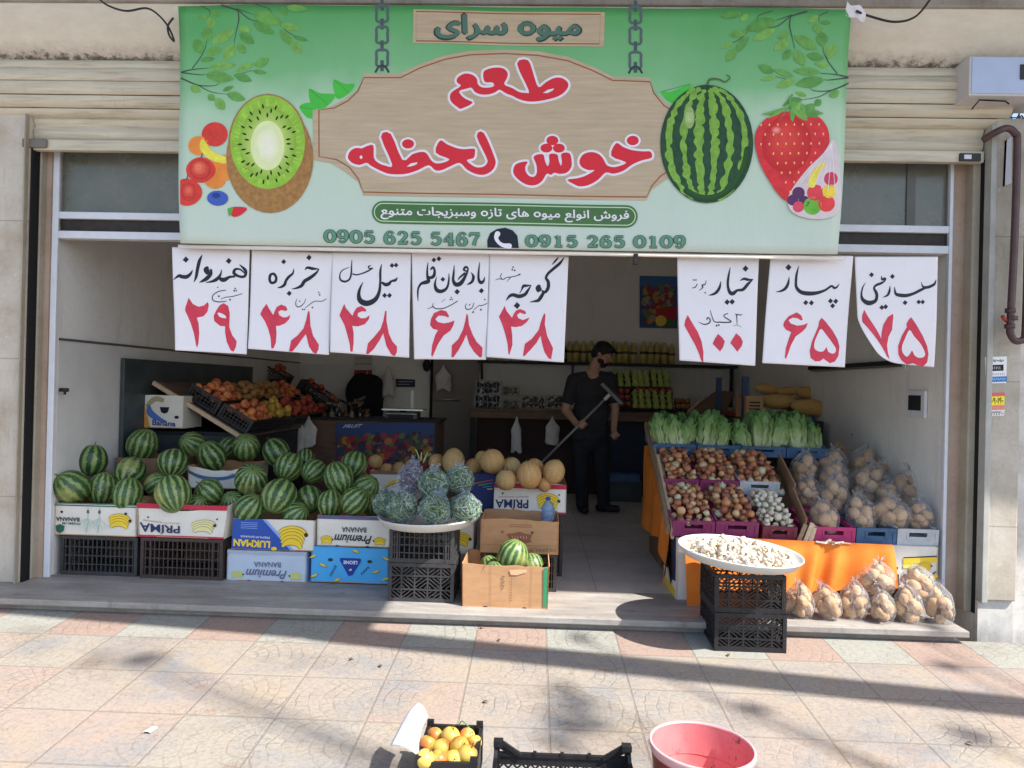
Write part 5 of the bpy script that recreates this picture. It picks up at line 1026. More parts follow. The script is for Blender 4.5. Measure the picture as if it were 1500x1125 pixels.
def bag_film(name, r, m, seed, knot=True, pinch=.75):
    b = MB(); o = Vector((seed*3.7, seed, 0)); nu, nv = 36, 26; vs = []
    def fn(u, v):
        t = math.pi*v; a = 2*math.pi*u; s = math.sin(t)**.72; z = math.cos(t)
        q = 1+.09*mnoise.noise(Vector((math.cos(a)*1.6, math.sin(a)*1.6, z*1.6))+o)+.035*mnoise.noise(Vector((math.cos(a)*5, math.sin(a)*5, z*2))+o)
        x, y = s*math.cos(a)*q, s*math.sin(a)*q; zz = z*q
        if z > .55 and knot: k = (z-.55)/.45; x *= 1-.30*k; y *= 1-.30*k; zz += .10*k*k+.06*math.sin(a*6+seed)*k
        return (x*r[0], y*r[1], zz*r[2])
    b.grid(fn, nu, nv, m)
    if knot:
        zt = r[2]*1.10
        for k in range(4):
            a = k*1.7+seed; c, s = math.cos(a), math.sin(a); L = r[0]*(.35+.25*((k*7+seed) % 3)/3)
            b.grid(lambda u, v: ((c*L*v+(-s)*(u-.5)*L*.7*v), (s*L*v+c*(u-.5)*L*.7*v)*.6, zt+L*.75*v-.01+.012*math.sin(9*u+5*v)), 5, 4, m)
    return b.mesh(name)
GR = [mat('shred_%d' % i, c, .6, .25, 60.) for i, c in enumerate(((.10, .19, .055), (.22, .32, .11), (.05, .12, .04), (.36, .44, .24)))]
PU = [mat('purple_shred_%d' % i, c, .6, .25, 60.) for i, c in enumerate(((.10, .055, .10), (.20, .15, .20), (.06, .03, .06), (.28, .24, .28)))]
def shreds(mats, r, seed, n=260):
    b = MB(); q = random.Random(seed)
    for k in range(n):
        while True:
            d = Vector((q.uniform(-1, 1), q.uniform(-1, 1), q.uniform(-1, 1)))
            if .2 < d.length < 1: break
        d = d.normalized(); d = d*(.80+.16*q.random())*(1+.26*mnoise.noise(d*2.1+Vector((seed*5, 0, 0)))); tg = d.cross(Vector((q.uniform(-1, 1), q.uniform(-1, 1), q.uniform(-1, 1)))).normalized()*q.uniform(.25, .6)
        P = [d-tg+Vector((q.uniform(-.1, .1),)*3), d*1.02, d*(.96)+tg+Vector((0, q.uniform(-.15, .15), q.uniform(-.1, .1)))]
        b.tube(smooth_path([(p.x*r[0], p.y*r[1], p.z*r[2]) for p in P], 3), .0036, mats[q.choice((0, 0, 1, 1, 2, 2, 3))], 4, False)
    b.ball((0, 0, 0), tuple(x*.70 for x in r), mats[2], 14, 10); return b.mesh('shredded_greens')
SHR = [shreds(GR, (.082, .08, .085), i) for i in (1, 2)]; SHP = shreds(PU, (.07, .07, .085), 3)
FL = [bag_film('film', (.09, .088, .094), FILMG, i+1) for i in range(2)]
for i, (px, py, Y, s, l, pur) in enumerate([(590, 744, 4.12, 1.0, 'clear bag of green shreds at the front left of the tray', 0), (637, 746, 4.08, 1.0, 'clear bag of yellow green shreds at the front middle of the tray', 0), (681, 744, 4.13, 1.0, 'bluish clear bag of shreds at the front right of the tray', 0), (601, 702, 4.26, .95, 'bag of purple shreds on top of the pile', 1), (635, 709, 4.22, 1.05, 'tall bag of green shreds at the top middle of the tray', 0), (673, 702, 4.27, .98, 'bag of green shreds at the top right of the tray', 0), (567, 737, 4.28, .92, 'bag of green shreds half hidden at the left rim of the tray', 0)]):
    t = thing('greens_bag', l, 'bag', at(px, py, Y=Y), rm.uniform(0, 6), 'bags of shredded greens on the round tray'); t.scale = (s*rm.uniform(.95, 1.12), s, s*(1.12 if pur else rm.uniform(.84, .98))); t.rotation_euler = (rm.uniform(-.35, .35), rm.uniform(-.35, .35), rm.uniform(0, 6))
    inst('shredded_greens', SHP if pur else SHR[i % 2], (0, 0, 0), parent=t); inst('film', FL[i % 2], (0, 0, 0), parent=t)
b = MB(); 
for k in (1, 3, 5, 6): p = at(612+k*1.6, 678-abs(k-5)*1.5, Y=4.24); b.tube(smooth_path([tuple(p), tuple(p+Vector((.004*(k-3), 0, .03))), tuple(p+Vector((.012*(k-3), .01, .05+.006*(k % 3))))], 3), .0032, GR[1 if k % 2 else 0], 5)
tag(b.build('stalk_bunch'), 'little bunch of pale green stalks on the purple bag', 'stalks')
# ------------------------------------------------------------------ water bottle
WAT = NG('blue_bottle_plastic', .12, .6); WAT.b.inputs['Base Color'].default_value = (.30, .44, .66, 1); tr = WAT.n.nodes.new('ShaderNodeBsdfTransparent'); tr.inputs[0].default_value = (.62, .74, .92, 1); mx = WAT.n.nodes.new('ShaderNodeMixShader'); mx.inputs[0].default_value = .4
WAT.L.new(tr.outputs[0], mx.inputs[1]); WAT.L.new(WAT.b.outputs[0], mx.inputs[2]); WAT.L.new(mx.outputs[0], [n for n in WAT.n.nodes if n.type == 'OUTPUT_MATERIAL'][0].inputs[0])
p = at(802, 768, Y=4.52); t = thing('water_bottle', 'blue plastic water bottle standing in the brown carton', 'bottle', (p.x, 4.50, p.z+.005)); b = MB()
b.lathe([(0, 0), (.038, 0), (.042, .006), (.042, .035), (.039, .042), (.042, .05), (.042, .075), (.039, .082), (.042, .09), (.041, .105), (.030, .128), (.016, .142), (.013, .148), (.013, .158), (0, .158)], WAT.m, 24); b.build('body', t)
b = MB(); b.lathe([(0, .15), (.0155, .15), (.0155, .166), (.013, .168), (0, .168)], BLUE, 20); b.build('cap', t)
# ------------------------------------------------------------------ right hand stall
PURP = mat('purple_crate_plastic', (.26, .045, .13), .5, .25, 20., .35); BLUEC = mat('blue_crate_plastic', (.06, .13, .24), .5, .25, 20., .35); WHITEC = mat('white_crate_plastic', (.50, .53, .56), .5, .15, 20., .35); PINKC = mat('pink_crate_plastic', (.50, .05, .17), .5, .2, 20., .35); MARO = mat('maroon_crate_plastic', (.20, .035, .06), .5, .25, 20., .35)
SLP = R_(12)
def crate_row(lst, pb, Y, d, h, tilt, style='grip'):
    out = []
    for p0, p1, m, label in lst:
        A, B = at(p0, pb(p0), Y=Y), at(p1, pb(p1), Y=Y); w = B.x-A.x
        out.append(crate(label, (A.x+B.x)/2, Y, (A.z+B.z)/2, w, d, h, m, style, 'small crates of the sloping vegetable stall', (tilt, 0, 0), 'vegetable_crate'))
    return out
front = crate_row([(985, 1046, PURP, 'purple crate of onions at the front left corner of the stall'), (1048, 1110, PURP, 'purple crate of onions in the front row beside the white onions'), (1116, 1166, MARO, 'maroon crate holding the white onions')], lambda x: 785+(x-985)*.02+(6 if x > 1112 else 0), 4.32, .41, .095, SLP)
mid = crate_row([(973, 1023, PURP, 'dull purple crate in the second row of onions, by the planks'), (1025, 1081, PURP, 'middle purple crate in the second row of onions'), (1083, 1141, WHITEC, 'pale numbered crate in the second row of onions')], lambda x: 721+(x-973)*.03, 4.72, .41, .09, SLP)
back = crate_row([(957, 1019, BLUEC, 'leftmost blue crate of lettuces'), (1021, 1084, BLUEC, 'second blue crate of lettuces'), (1086, 1150, BLUEC, 'third blue crate of lettuces'), (1152, 1212, BLUEC, 'rightmost blue crate of lettuces, greyish')], lambda x: 665+(x-957)*.03, 5.12, .4, .075, R_(10))
pot = crate_row([(1190, 1252, PINKC, 'bright pink crate under the bagged potatoes'), (1254, 1312, BLUEC, 'blue crate under the bagged potatoes'), (1314, 1374, WHITEC, 'white crate under the bagged potatoes, by the door frame')], lambda x: 795+(x-1198)*.025, 4.33, .42, .095, R_(6))
o = mid[2]; D = Decal(lambda u, v: (u, v), -.0015); w = .24
D.text('1922 6', ((-.05, .028), (.09, .028), (-.05, .006), (.09, .006)), ink(50, 54, 60), .02); D.build('number', o)
D = Decal(lambda u, v: (u, v), -.0015); 
# ---- onions
def onion_material(name, stops):
    g = NG(name, .42, .4); r = g.rnd(); o = g.tc.outputs['Object']; x, y, z = g.sep(o); base = g.ramp(r, stops)
    an = g.math('ARCTAN2', y, x); n = g.noise(o, 30., 4, .7); st = g.math('SINE', g.math('ADD', g.math('MULTIPLY', an, 14.), g.math('MULTIPLY', n, 4.)))
    c = g.mix(g.smooth(st, .3, 1., 0., .35), base, (.30, .14, .06)); c = g.mix(g.smooth(n, .58, .72, 0., .35), c, (.55, .36, .20)); g.col(c); return g.m
ONI = onion_material('onion_skin', [(0., (.20, .06, .045)), (.3, (.30, .10, .055)), (.5, (.40, .16, .075)), (.7, (.52, .24, .10)), (.86, (.52, .38, .22)), (1., (.48, .50, .34))])
WON = onion_material('white_onion_skin', [(0., (.62, .57, .45)), (.5, (.70, .66, .55)), (.85, (.60, .60, .44)), (1., (.55, .42, .30))])
def onion_mesh(m, seed):
    b = MB(); w = wobble(seed, .05)
    b.ball((0, 0, 0), .03, m, 18, 12, lambda d: w(d)*(.93+.45*max(0, d.z-.86)/.14*.6)*(1-.06*max(0, -d.z))); b.tube([(0, 0, .033), (.001, .001, .041), (.004, 0, .046)], [.005, .0025, .001], DRYL, 6); return b.mesh('onion')
DRYL = mat('dry_skin', (.36, .24, .12), .8)
ON = [onion_mesh(ONI, i) for i in range(4)]; WN = [onion_mesh(WON, i+9) for i in range(3)]
ro = random.Random(5)
def heap(crates, meshes, name, label, cat, group, n, rmin, rmax, hl=.03, dmax=None, zoff=0., xr=None):
    for c in crates:
        bb = c.bound_box; w = bb[6][0]-bb[0][0]; d = bb[6][1]-bb[0][1]; h = bb[6][2]-bb[0][2]; M = Matrix.Translation(c.location) @ c.rotation_euler.to_matrix().to_4x4(); pts = []
        for layer in (0, 1):
            tries = 0
            while len(pts) < (n*.68 if layer == 0 else n) and tries < 900:
                tries += 1; r = ro.uniform(rmin, rmax)
                if layer == 0: x, y, z = ro.uniform(-w/2+r*.8, w/2-r*.8), ro.uniform(r*.9, d-r*.5), h*.82+ro.uniform(-.004, .004)
                else: x, y, z = ro.uniform(-w/2+r*1.3, w/2-r*1.3), ro.uniform(r*2.1, d-r*1.5), h*.82+rmax*1.25
                if all((x-a)**2+(y-b_)**2+(z-c_)**2 > ((r+q)*.86)**2 for a, b_, c_, q in pts): pts.append((x, y, z, r))
        for x, y, z, r in pts:
            p = M @ Vector((x, y, z+zoff+hl*math.sin(math.pi*min(1, max(0, y/d))**1.4*.72)*(1-(2*x/w)**2*.5)))
            o = inst(name, ro.choice(meshes), p, (ro.uniform(-1.3, 1.3), ro.uniform(-1.3, 1.3), ro.uniform(0, 6.3)), r/.031); tag(o, label, cat, group)
heap(front[:2], ON, 'onion', 'brown or orange skinned onion in the sunny front purple crates', 'onion', 'onions in the front purple crates', 76, .019, .034, .075)
heap(mid, ON, 'onion', 'reddish brown onion heaped in the shaded second row of crates', 'onion', 'onions in the second row of crates', 76, .019, .034, .07)
heap(front[2:], WN, 'white_onion', 'white onion heaped in the maroon crate', 'onion', 'white onions in the maroon crate', 84, .016, .027, .075)
p = at(1145, 722, Y=4.72); tag(inst('white_onion', WN[0], p, (.3, .2, 0), .8), 'single white onion perched above the white onion crate', 'onion')
# ---- romaine lettuces
def lettuce_material():
    g = NG('lettuce_leaf', .45, .3); o = g.tc.outputs['Object']; x, y, z = g.sep(o); n = g.noise(o, 30., 5, .7); r = g.rnd()
    uv = g.sep(g.tc.outputs['UV']); t = g.math('ADD', z, g.math('MULTIPLY', g.math('SUBTRACT', n, .5), .12))
    c = g.ramp(g.math('DIVIDE', g.math('ADD', t, .11), .24), [(.0, (.58, .62, .42)), (.3, (.38, .48, .22)), (.62, (.17, .29, .09)), (1., (.08, .18, .05))])
    c = g.mix(g.smooth(n, .5, .75, 0., .5), c, (.26, .42, .12)); g.col(c); g.bump(g.noise(o, 55., 4), .5, .006); return g.m
LET = lettuce_material(); RIB = mat('lettuce_rib', (.46, .54, .30), .45, .12, 30.)
def lettuce_mesh(seed):
    b = MB(); q = random.Random(seed)
    for k in range(17):
        a = k*2.4+q.uniform(-.3, .3); ring = k/17; R0 = .012+.030*ring; H = .27*(1-.20*ring)*q.uniform(.88, 1.06); W = .075+.035*ring; ph = q.uniform(0, 6); lean = .25+.7*ring
        ca, sa = math.cos(a), math.sin(a)
        def fn(u, v):
            s = (u-.5)*2; wd = W*(.28+.72*math.sin(math.pi*min(1, v*.62+.08))**.8)*(1-.55*max(0, v-.8)/.2)
            rad = R0+.034*math.sin(v*2.4)*lean+.02*lean*max(0, v-.75)**1.2*6*q_l+.010*math.sin(s*8+ph)*v*abs(s)+.007*math.sin(v*17+ph)*abs(s)**1.5
            xx = rad-.018*(s*s)*(.6+v)*.9+.0; yy = s*wd*.62
            return (ca*xx-sa*yy, sa*xx+ca*yy, -.115+H*v-.012*s*s*v)
        q_l = q.uniform(.4, 1.)
        b.grid(fn, 10, 12, LET)
        b.tube([(ca*(R0+.034*math.sin(v*2.4)*lean+.003), sa*(R0+.034*math.sin(v*2.4)*lean+.003), -.115+H*v) for v in (0, .2, .4, .6, .8)], [.012, .009, .006, .004, .001], RIB, 6)
    b.ball((0, 0, -.11), (.03, .03, .016), RIB, 12, 6); return b.mesh('lettuce')
LTM = [lettuce_mesh(i) for i in range(3)]
rl = random.Random(8)
for px, py, s, l in [(967, 636, .98, 'leftmost romaine lettuce, next to the wooden planks'), (988, 636, .92, 'second romaine lettuce from the left, upright and narrow'), (1006, 638, .9, 'third romaine lettuce from the left, darker'), (1034, 635, 1.04, 'bright full romaine lettuce, fourth from the left'), (1055, 640, .9, 'small romaine lettuce right of the bright full one'), (1086, 644, .92, 'leaning romaine lettuce at the gap in the row'), (1116, 634, 1.06, 'tall romaine lettuce under the pale drooping leaf'), (1141, 638, .96, 'upright romaine lettuce, third from the right'), (1167, 636, 1.06, 'large dark romaine lettuce, second from the right'), (1190, 646, .9, 'rightmost romaine lettuce, leaning outward')]:
    tag(inst('romaine_lettuce', rl.choice(LTM), at(px, py-1, Y=5.24), (rl.uniform(-.3, -.1), rl.uniform(-.22, .22), rl.uniform(0, 6.3)), s), l, 'lettuce', 'romaine lettuces along the back of the stall')
for k, (px, py) in enumerate(((975, 628), (998, 629), (1020, 628), (1048, 628), (1100, 628), (1128, 628), (1155, 628), (1180, 634))): tag(inst('romaine_lettuce', LTM[k % 3], at(px, py, Y=5.42), (rl.uniform(-.4, .1), rl.uniform(-.3, .3), rl.uniform(0, 6)), .9), 'dim romaine lettuce in the rear rank behind the others', 'lettuce', 'romaine lettuces in the rear rank')
b = MB(); c0 = at(1108, 612, Y=5.5)
for k in range(7):
    a = k*.9; b.grid(lambda u, v: (c0.x+math.cos(a)*.09*v+(u-.5)*.07*math.sin(a)*math.sin(3*v), c0.y+math.sin(a)*.09*v, c0.z+.05*math.sin(v*2.6+k)+.012*math.sin(u*9)-.01*k*v), 6, 6, LET)
tag(b.build('loose_lettuce_leaves'), 'pale loose lettuce leaves drooping on top of the row', 'leaves')
# ---- planks, cardboard, cloth
WOOD = mat('weathered_plank', rgb(158, 132, 108, .9), .8, .25, 7., .15, .25, 60., stretch=(9, 1, 9)); WOOD2 = mat('pale_plank', rgb(206, 180, 150, .95), .8, .2, 7., .15, .2, 60., stretch=(9, 1, 9))
def plank(label, p, q, w, h, m=None, up=(0, 0, 1), group=None):
    b = MB(); b.bar(p, q, w, h, m or WOOD, up); o = b.build('plank'); bevel(o, .003); return tag(o, label, 'plank', group)
plank('long dark plank leaning up the left edge of the stall', at(946, 622, Y=5.5), at(974, 740, Y=4.6), .022, .05); plank('grey plank behind the sunlit one at the left edge of the stall', at(951, 622, Y=5.45), at(979, 776, Y=4.36), .02, .07)
plank('sunlit pale plank edging the front left of the stall', at(963, 672, Y=5.0), at(986, 783, Y=4.33), .018, .075, WOOD2); plank('short plank beside the second row of onions', at(966, 668, Y=5.05), at(975, 710, Y=4.72), .016, .05)
plank('brown board dividing the onions from the potato bags at the back', at(1140, 676, Y=5.0), at(1163, 722, Y=4.62), .012, .13, KDARK); plank('board dividing the white onions from the potato bags', at(1157, 715, Y=4.7), at(1180, 770, Y=4.33), .012, .10, KDARK)
for k, (a, c_, l) in enumerate((((1168, 797), (1180, 768), 'short upright stake left of the sunlit pair'), ((1177, 799), (1190, 766), 'sunlit stake in the middle by the pink crate'), ((1186, 797), (1194, 770), 'thin stake right of the sunlit pair'))): plank(l, at(*a, Y=4.29), at(*c_, Y=4.33), .026, .012, WOOD2 if k else WOOD, (0, 1, 0))
b = MB(); rr = random.Random(2)
for k in range(9): p = at(1195+k*4.5, 797-rr.uniform(0, 4), Y=4.27); b.bar(p, p+Vector((rr.uniform(.02, .06), rr.uniform(-.01, .02), rr.uniform(-.01, .02))), .018, .006, [WCARD, KRAFT, WOOD2][k % 3])
tag(b.build('paper_scraps'), 'torn paper scraps lying before the pink crate', 'scraps')
ORG = NG('orange_cloth', .75, .2); n = ORG.noise(ORG.tc.outputs['Object'], 5., 5); ORG.col(ORG.ramp(n, [(.3, (.66, .17, .022)), (.7, (.80, .25, .04))])); ORG.bump(ORG.noise(ORG.tc.outputs['Object'], 300., 2), .15, .002)
cl = thing('orange_cloth', 'orange cloth draped over the front and left side of the stall', 'cloth')
def cf(u, v):
    px = 1003+(1308-1003)*u; top = 784+14*u; bot = 884-10*u-(16*max(0, (u-.15))**.5)
    hx = (px-1215)/90; fold = (.030*math.sin(u*52+3*v)*math.exp(-hx*hx)+.010*math.sin(u*33+2*v)+.022*math.sin(u*13+1)+.012*math.sin(u*70+v*5)*math.exp(-hx*hx*2))*v**.7
    p = at(px+(px-1215)*.10*v*math.exp(-hx*hx), top+(bot-top)*v, Y=4.275-.03*v); return (p.x, p.y-fold-.03*v, p.z)
b = MB(); b.grid(cf, 120, 24, ORG.m); b.build('front_drape', cl)
def cs(u, v):
    Y = 5.6-(5.6-4.5)*u; zt = .80-(.80-.34)*u; zb = .30-.20*u-.05*math.sin(u*8)
    return (.845-.035*v+.018*math.sin(u*22+2*v)*v+.03*v*math.sin(u*3.1), Y-.10*v, zt+(zb-zt)*v)
b = MB(); b.grid(cs, 70, 24, ORG.m); b.build('side_drape', cl)
b = MB(); b.grid(lambda u, v: (.845+.10*v, 5.6-(5.6-4.5)*u, .80-(.80-.34)*u+.012*math.sin(v*3)), 30, 3, ORG.m); b.build('top_fold', cl)
# cartons that carry the stall
def p_ol(D, W, H):
    D.text('EL', ((W*.02, H*.06), (W*.12, H*.06), (W*.02, H*.22), (W*.12, H*.22)), BLK, .03); D.text('OL', ((-W*.02, H*.32), (W*.24, H*.32), (-W*.02, H*.56), (W*.24, H*.56)), BLK, .05); D.text('NAS', ((W*.04, H*.70), (W*.62, H*.62), (W*.04, H*.96), (W*.62, H*.88)), NAVY, .05)
    D.stroke([(W*.34, H*.36, 3.2), (W*.98, H*.30, 3.)], YEL, sm=1); D.stroke([(W*.34, H*.48, 2.2), (W*.7, H*.46, 2.2)], ink(206, 196, 80), sm=1); bananas(D, W*.75, H*.42, 3.6, 4, 1); D.stroke([(W*.7, H*.96, 2.), (W*.99, H*.66, 2.)], YEL, sm=1)
    for x0, y0, x1, y1 in ((.34, .28, .98, .22), (.66, .9, .97, .58), (.74, 1., 1., .76)): D.stroke([(W*x0, H*y0, .6), (W*x1, H*y1, .6)], BLK, sm=1)
carton('stall_carton', 'white carton with black and yellow print under the white crate', 1296, 1373, 800, 862, 4.30, .42, WCARD, p_ol, closed=True)
t = carton('stall_carton', 'white banana carton showing its side at the left foot of the stall', 990, 1110, 790, 883, 4.31, .42, WCARD, None, closed=True)
D = Decal(lambda u, v: (u, v), -.0012); yb = .42
D.poly([(-.41, .0), (-.05, .0), (-.03, .06), (-.41, .05)], YEL); D.poly([(-.33, .36), (-.22, .36), (-.16, .22), (-.24, .14), (-.36, .20)], YEL); D.stroke([(-.33, .36, .008), (-.20, .34, .008), (-.15, .22, .01), (-.24, .13, .008)], YOUT)
D.stroke([(-.39, .30, .02), (-.37, .12, .02)], BLK); D.poly([(-.20, .10), (-.10, .10), (-.10, .15), (-.20, .15)], BLK)
for k in range(4): D.stroke([(-.12, .20+k*.03, .012), (-.03, .21+k*.03, .012)], NAVY, sm=1)
o = D.build('side_print', t); o.rotation_euler = (0, 0, -math.pi/2); bbx = min(v[0] for v in t.children[0].bound_box); o.location = (bbx, 0, 0)
for x0, x1, y0, y1, h in ((1.30, 1.98, 4.32, 4.72, .28), (.9, 2.36, 4.74, 5.1, .40), (.9, 2.36, 5.14, 5.6, .66)):
    t = thing('stall_carton', 'plain brown carton hidden inside the stall as its base', 'carton', ((x0+x1)/2, y0, 0), 0, 'plain cartons carrying the stall'); b = MB(); b.box(x0-(x0+x1)/2, x1-(x0+x1)/2, 0, y1-y0, 0, h, KDARK); b.box(-.04, .04, -.001, 0, h-.09, h-.06, DARKG); b.build('box', t)
# ---- bags of potatoes
def potato_material():
    g = NG('potato_skin', .7, .2); o = g.tc.outputs['Object']; r = g.rnd(); n = g.noise(o, 22., 6, .7)
    c = g.mix(r, rgb(188, 150, 108, 1.), rgb(208, 174, 132, 1.)); c = g.mix(g.smooth(n, .45, .7, 0., .55), c, rgb(146, 106, 72)); sp = g.smooth(g.noise(o, 90., 2), .62, .7, 0., .5); c = g.mix(sp, c, rgb(96, 66, 44)); g.col(c); g.bump(n, .2, .004); return g.m
PTM = potato_material()
def potato_mesh(seed):
    b = MB(); w = wobble(seed, .22, 1.2); b.ball((0, 0, 0), (.044, .037, .034), PTM, 16, 10, w); return b.mesh('potato')
PO = [potato_mesh(i+3) for i in range(4)]
def bag_proto(seed, r, n=18):
    q = random.Random(seed); t = bpy.data.objects.new('potato_bag', None); COL.objects.link(t); t.empty_display_size = .05; pts = []; tries = 0
    while len(pts) < n and tries < 4000:
        tries += 1; d = Vector((q.gauss(0, 1), q.gauss(0, 1), q.gauss(0, 1))).normalized(); d = Vector((d.x*(r[0]-.040), d.y*(r[1]-.040), d.z*(r[2]-.036)))*(1 if q.random() < .85 else .5)
        if all((d-e).length > .056 for e in pts): pts.append(d)
    for d in pts: inst('potato', q.choice(PO), d, (q.uniform(0, 6), q.uniform(0, 6), q.uniform(0, 6)), q.uniform(.82, 1.12), t)
    inst('film', bag_film('film', (r[0]*1.04, r[1]*1.04, r[2]*1.06), FILM, seed), (0, 0, 0), parent=t); return t
PB = [bag_proto(1, (.098, .09, .105)), bag_proto(2, (.09, .088, .11)), bag_proto(5, (.105, .092, .092))]
used = [False]*3; rb = random.Random(9)
def potato_bag(px, py, Y, rpx, label, group, k=None, rz=None, flat=1.):
    k = rb.randrange(3) if k is None else k
    if used[k]: o = copy_tree(PB[k])
    else: o = PB[k]; used[k] = True
    s = rpx*Y/FPX/.098; o.location = at(px, py, Y=Y); o.rotation_euler = (rb.uniform(-.22, .22), rb.uniform(-.22, .22), rb.uniform(0, 6.3)); o.scale = (s*rb.uniform(1.02, 1.2), s*rb.uniform(.95, 1.1), s*flat*rb.uniform(.95, 1.1)); tag(o, label, 'potato bag', group)
G1, G2 = 'bagged potatoes heaped on the stall', 'bagged potatoes standing on the step'
for a in [(1178, 690, 5.0, 21, 'potato bag at the back left of the heap, behind the cardboard divider'), (1219, 683, 5.1, 22, 'dim potato bag at the back, second from the left'), (1263, 684, 5.15, 22, 'dim potato bag at the back under the bent stick'), (1304, 687, 5.1, 20, 'rearmost potato bag at the right, next to the shop wall'), (1222, 702, 4.9, 22, 'potato bag in the second rank with loose grey film'),
          (1274, 710, 4.84, 25, 'large yellowish potato bag in the upper middle of the heap'), (1330, 716, 4.74, 22, 'potato bag against the right wall, upper one'), (1184, 722, 4.74, 20, 'potato bag left in the third rank, beside the divider'), (1221, 727, 4.66, 23, 'full bright potato bag in the centre left of the heap'), (1302, 726, 4.72, 18, 'potato bag tucked behind the large yellowish one'),
          (1207, 759, 4.43, 22, 'potato bag directly above the pink crate'), (1260, 755, 4.45, 22, 'potato bag directly above the blue crate'), (1304, 753, 4.45, 23, 'potato bag above the join of the blue and white crates'), (1345, 755, 4.42, 19, 'tall potato bag above the white crate, by the door frame')]: potato_bag(a[0], a[1], a[2], a[3], a[4], G1)
for a in [(1173, 882, 4.06, 19, 'potato bag on the step just right of the garlic crates'), (1211, 884, 4.06, 19, 'potato bag on the step, second of the front row'), (1251, 882, 4.08, 20, 'pinkish potato bag on the step in the middle of the front row'), (1292, 890, 4.04, 19, 'potato bag on the step under the big loose one'), (1331, 889, 4.05, 21, 'potato bag on the step, second from the right'), (1375, 888, 4.05, 20, 'rightmost potato bag on the step, leaning outward'),
          (1285, 850, 4.14, 25, 'big loosely filled potato bag lying on top of the front row'), (1343, 857, 4.12, 24, 'flat potato bag lying on the two rightmost ones'), (1154, 884, 4.1, 14, 'potato bag half hidden behind the garlic crates')]: potato_bag(a[0], a[1], a[2], a[3], a[4], G2, flat=.85 if 'lying' in a[4] else 1.18)
# ---- garlic tray on two black crates
gx0, gx1 = at(1047, 955, Y=3.70).x, at(1152, 957, Y=3.70).x; zg = pav(3.72); hc = .235; zt_ = at(1090, 842, Y=3.70).z; hc = (zt_-zg)/2
crate('lower black crate with slanting slots on the pavement under the garlic', (gx0+gx1)/2, 3.705, zg, gx1-gx0, .33, hc-.002, BLACKP, 'diag'); crate('upper black crate with slanting slots carrying the garlic tray', (gx0+gx1)/2-.004, 3.71, zg+hc, gx1-gx0-.004, .33, hc-.004, BLACKP, 'diag')
gt = at(1084, 818, Y=3.84); RT = 87*3.84/FPX; gz = zt_+.034
TRW = mat('white_enamel', (.70, .70, .68), .35, .05, 10., .5); WT0 = WTRAY; WTRAY = TRW
tray('round_tray', 'tilted round white tray heaped with garlic in the sun', (gt.x, 3.86, gz+.012), RT, (R_(2.), R_(3.6), 0))
GARL = NG('garlic_skin', .55, .3); o_ = GARL.tc.outputs['Object']; n_ = GARL.noise(o_, 60., 5, .7); r_ = GARL.rnd(); GARL.col(GARL.mix(GARL.smooth(n_, .48, .7, 0., .6), GARL.mix(r_, (.58, .50, .40), (.67, .60, .51)), (.40, .29, .22))); GARL.bump(n_, .3, .003)
def clove_mesh(seed, bulb):
    b = MB(); w = wobble(seed, .12)
    if bulb:
        b.ball((0, 0, 0), (.024, .024, .02), GARL.m, 20, 10, lambda d: w(d)*(1+.07*math.cos(6*math.atan2(d.y, d.x))*(1-d.z*d.z))); b.tube([(0, 0, .017), (.002, 0, .028), (.006, .002, .036)], [.007, .004, .003], DRYL, 6)
    else: b.ball((0, 0, 0), (.010, .009, .018), GARL.m, 10, 8, lambda d: w(d)*(1-.35*max(0, d.z))); 
    return b.mesh('garlic')
GB = [clove_mesh(1, 1), clove_mesh(2, 1), clove_mesh(3, 0), clove_mesh(4, 0)]
Mt = Matrix.Translation((gt.x, 3.86, gz+.012)) @ Matrix.Rotation(R_(3.6), 4, 'Y') @ Matrix.Rotation(R_(2.), 4, 'X'); pts = []
rg = random.Random(4); tries = 0
while len(pts) < 290 and tries < 14000:
    tries += 1; a = rg.uniform(0, 6.283); q = math.sqrt(rg.random())*RT*.88; lay = 0 if len(pts) < 175 else 1
    if lay: q *= .8
    x, y, z = q*math.cos(a), q*math.sin(a), (.020 if lay == 0 else .042)+.016*(1-(q/RT)**2); k = rg.choice((0, 1, 2, 2, 3, 3)); rr_ = .019 if k < 2 else .012
    if all((x-b_[0])**2+(y-b_[1])**2+(z-b_[2])**2 > ((rr_+b_[3])*.82)**2 for b_ in pts): pts.append((x, y, z, rr_, k))
for x, y, z, rr_, k in pts: tag(inst('garlic', GB[k], Mt @ Vector((x, y, z)), (rg.uniform(-1.6, 1.6), rg.uniform(-1.6, 1.6), rg.uniform(0, 6)), rg.uniform(.85, 1.12)), 'papery garlic bulb or clove heaped in the white tray', 'garlic', 'garlic heaped in the white tray')
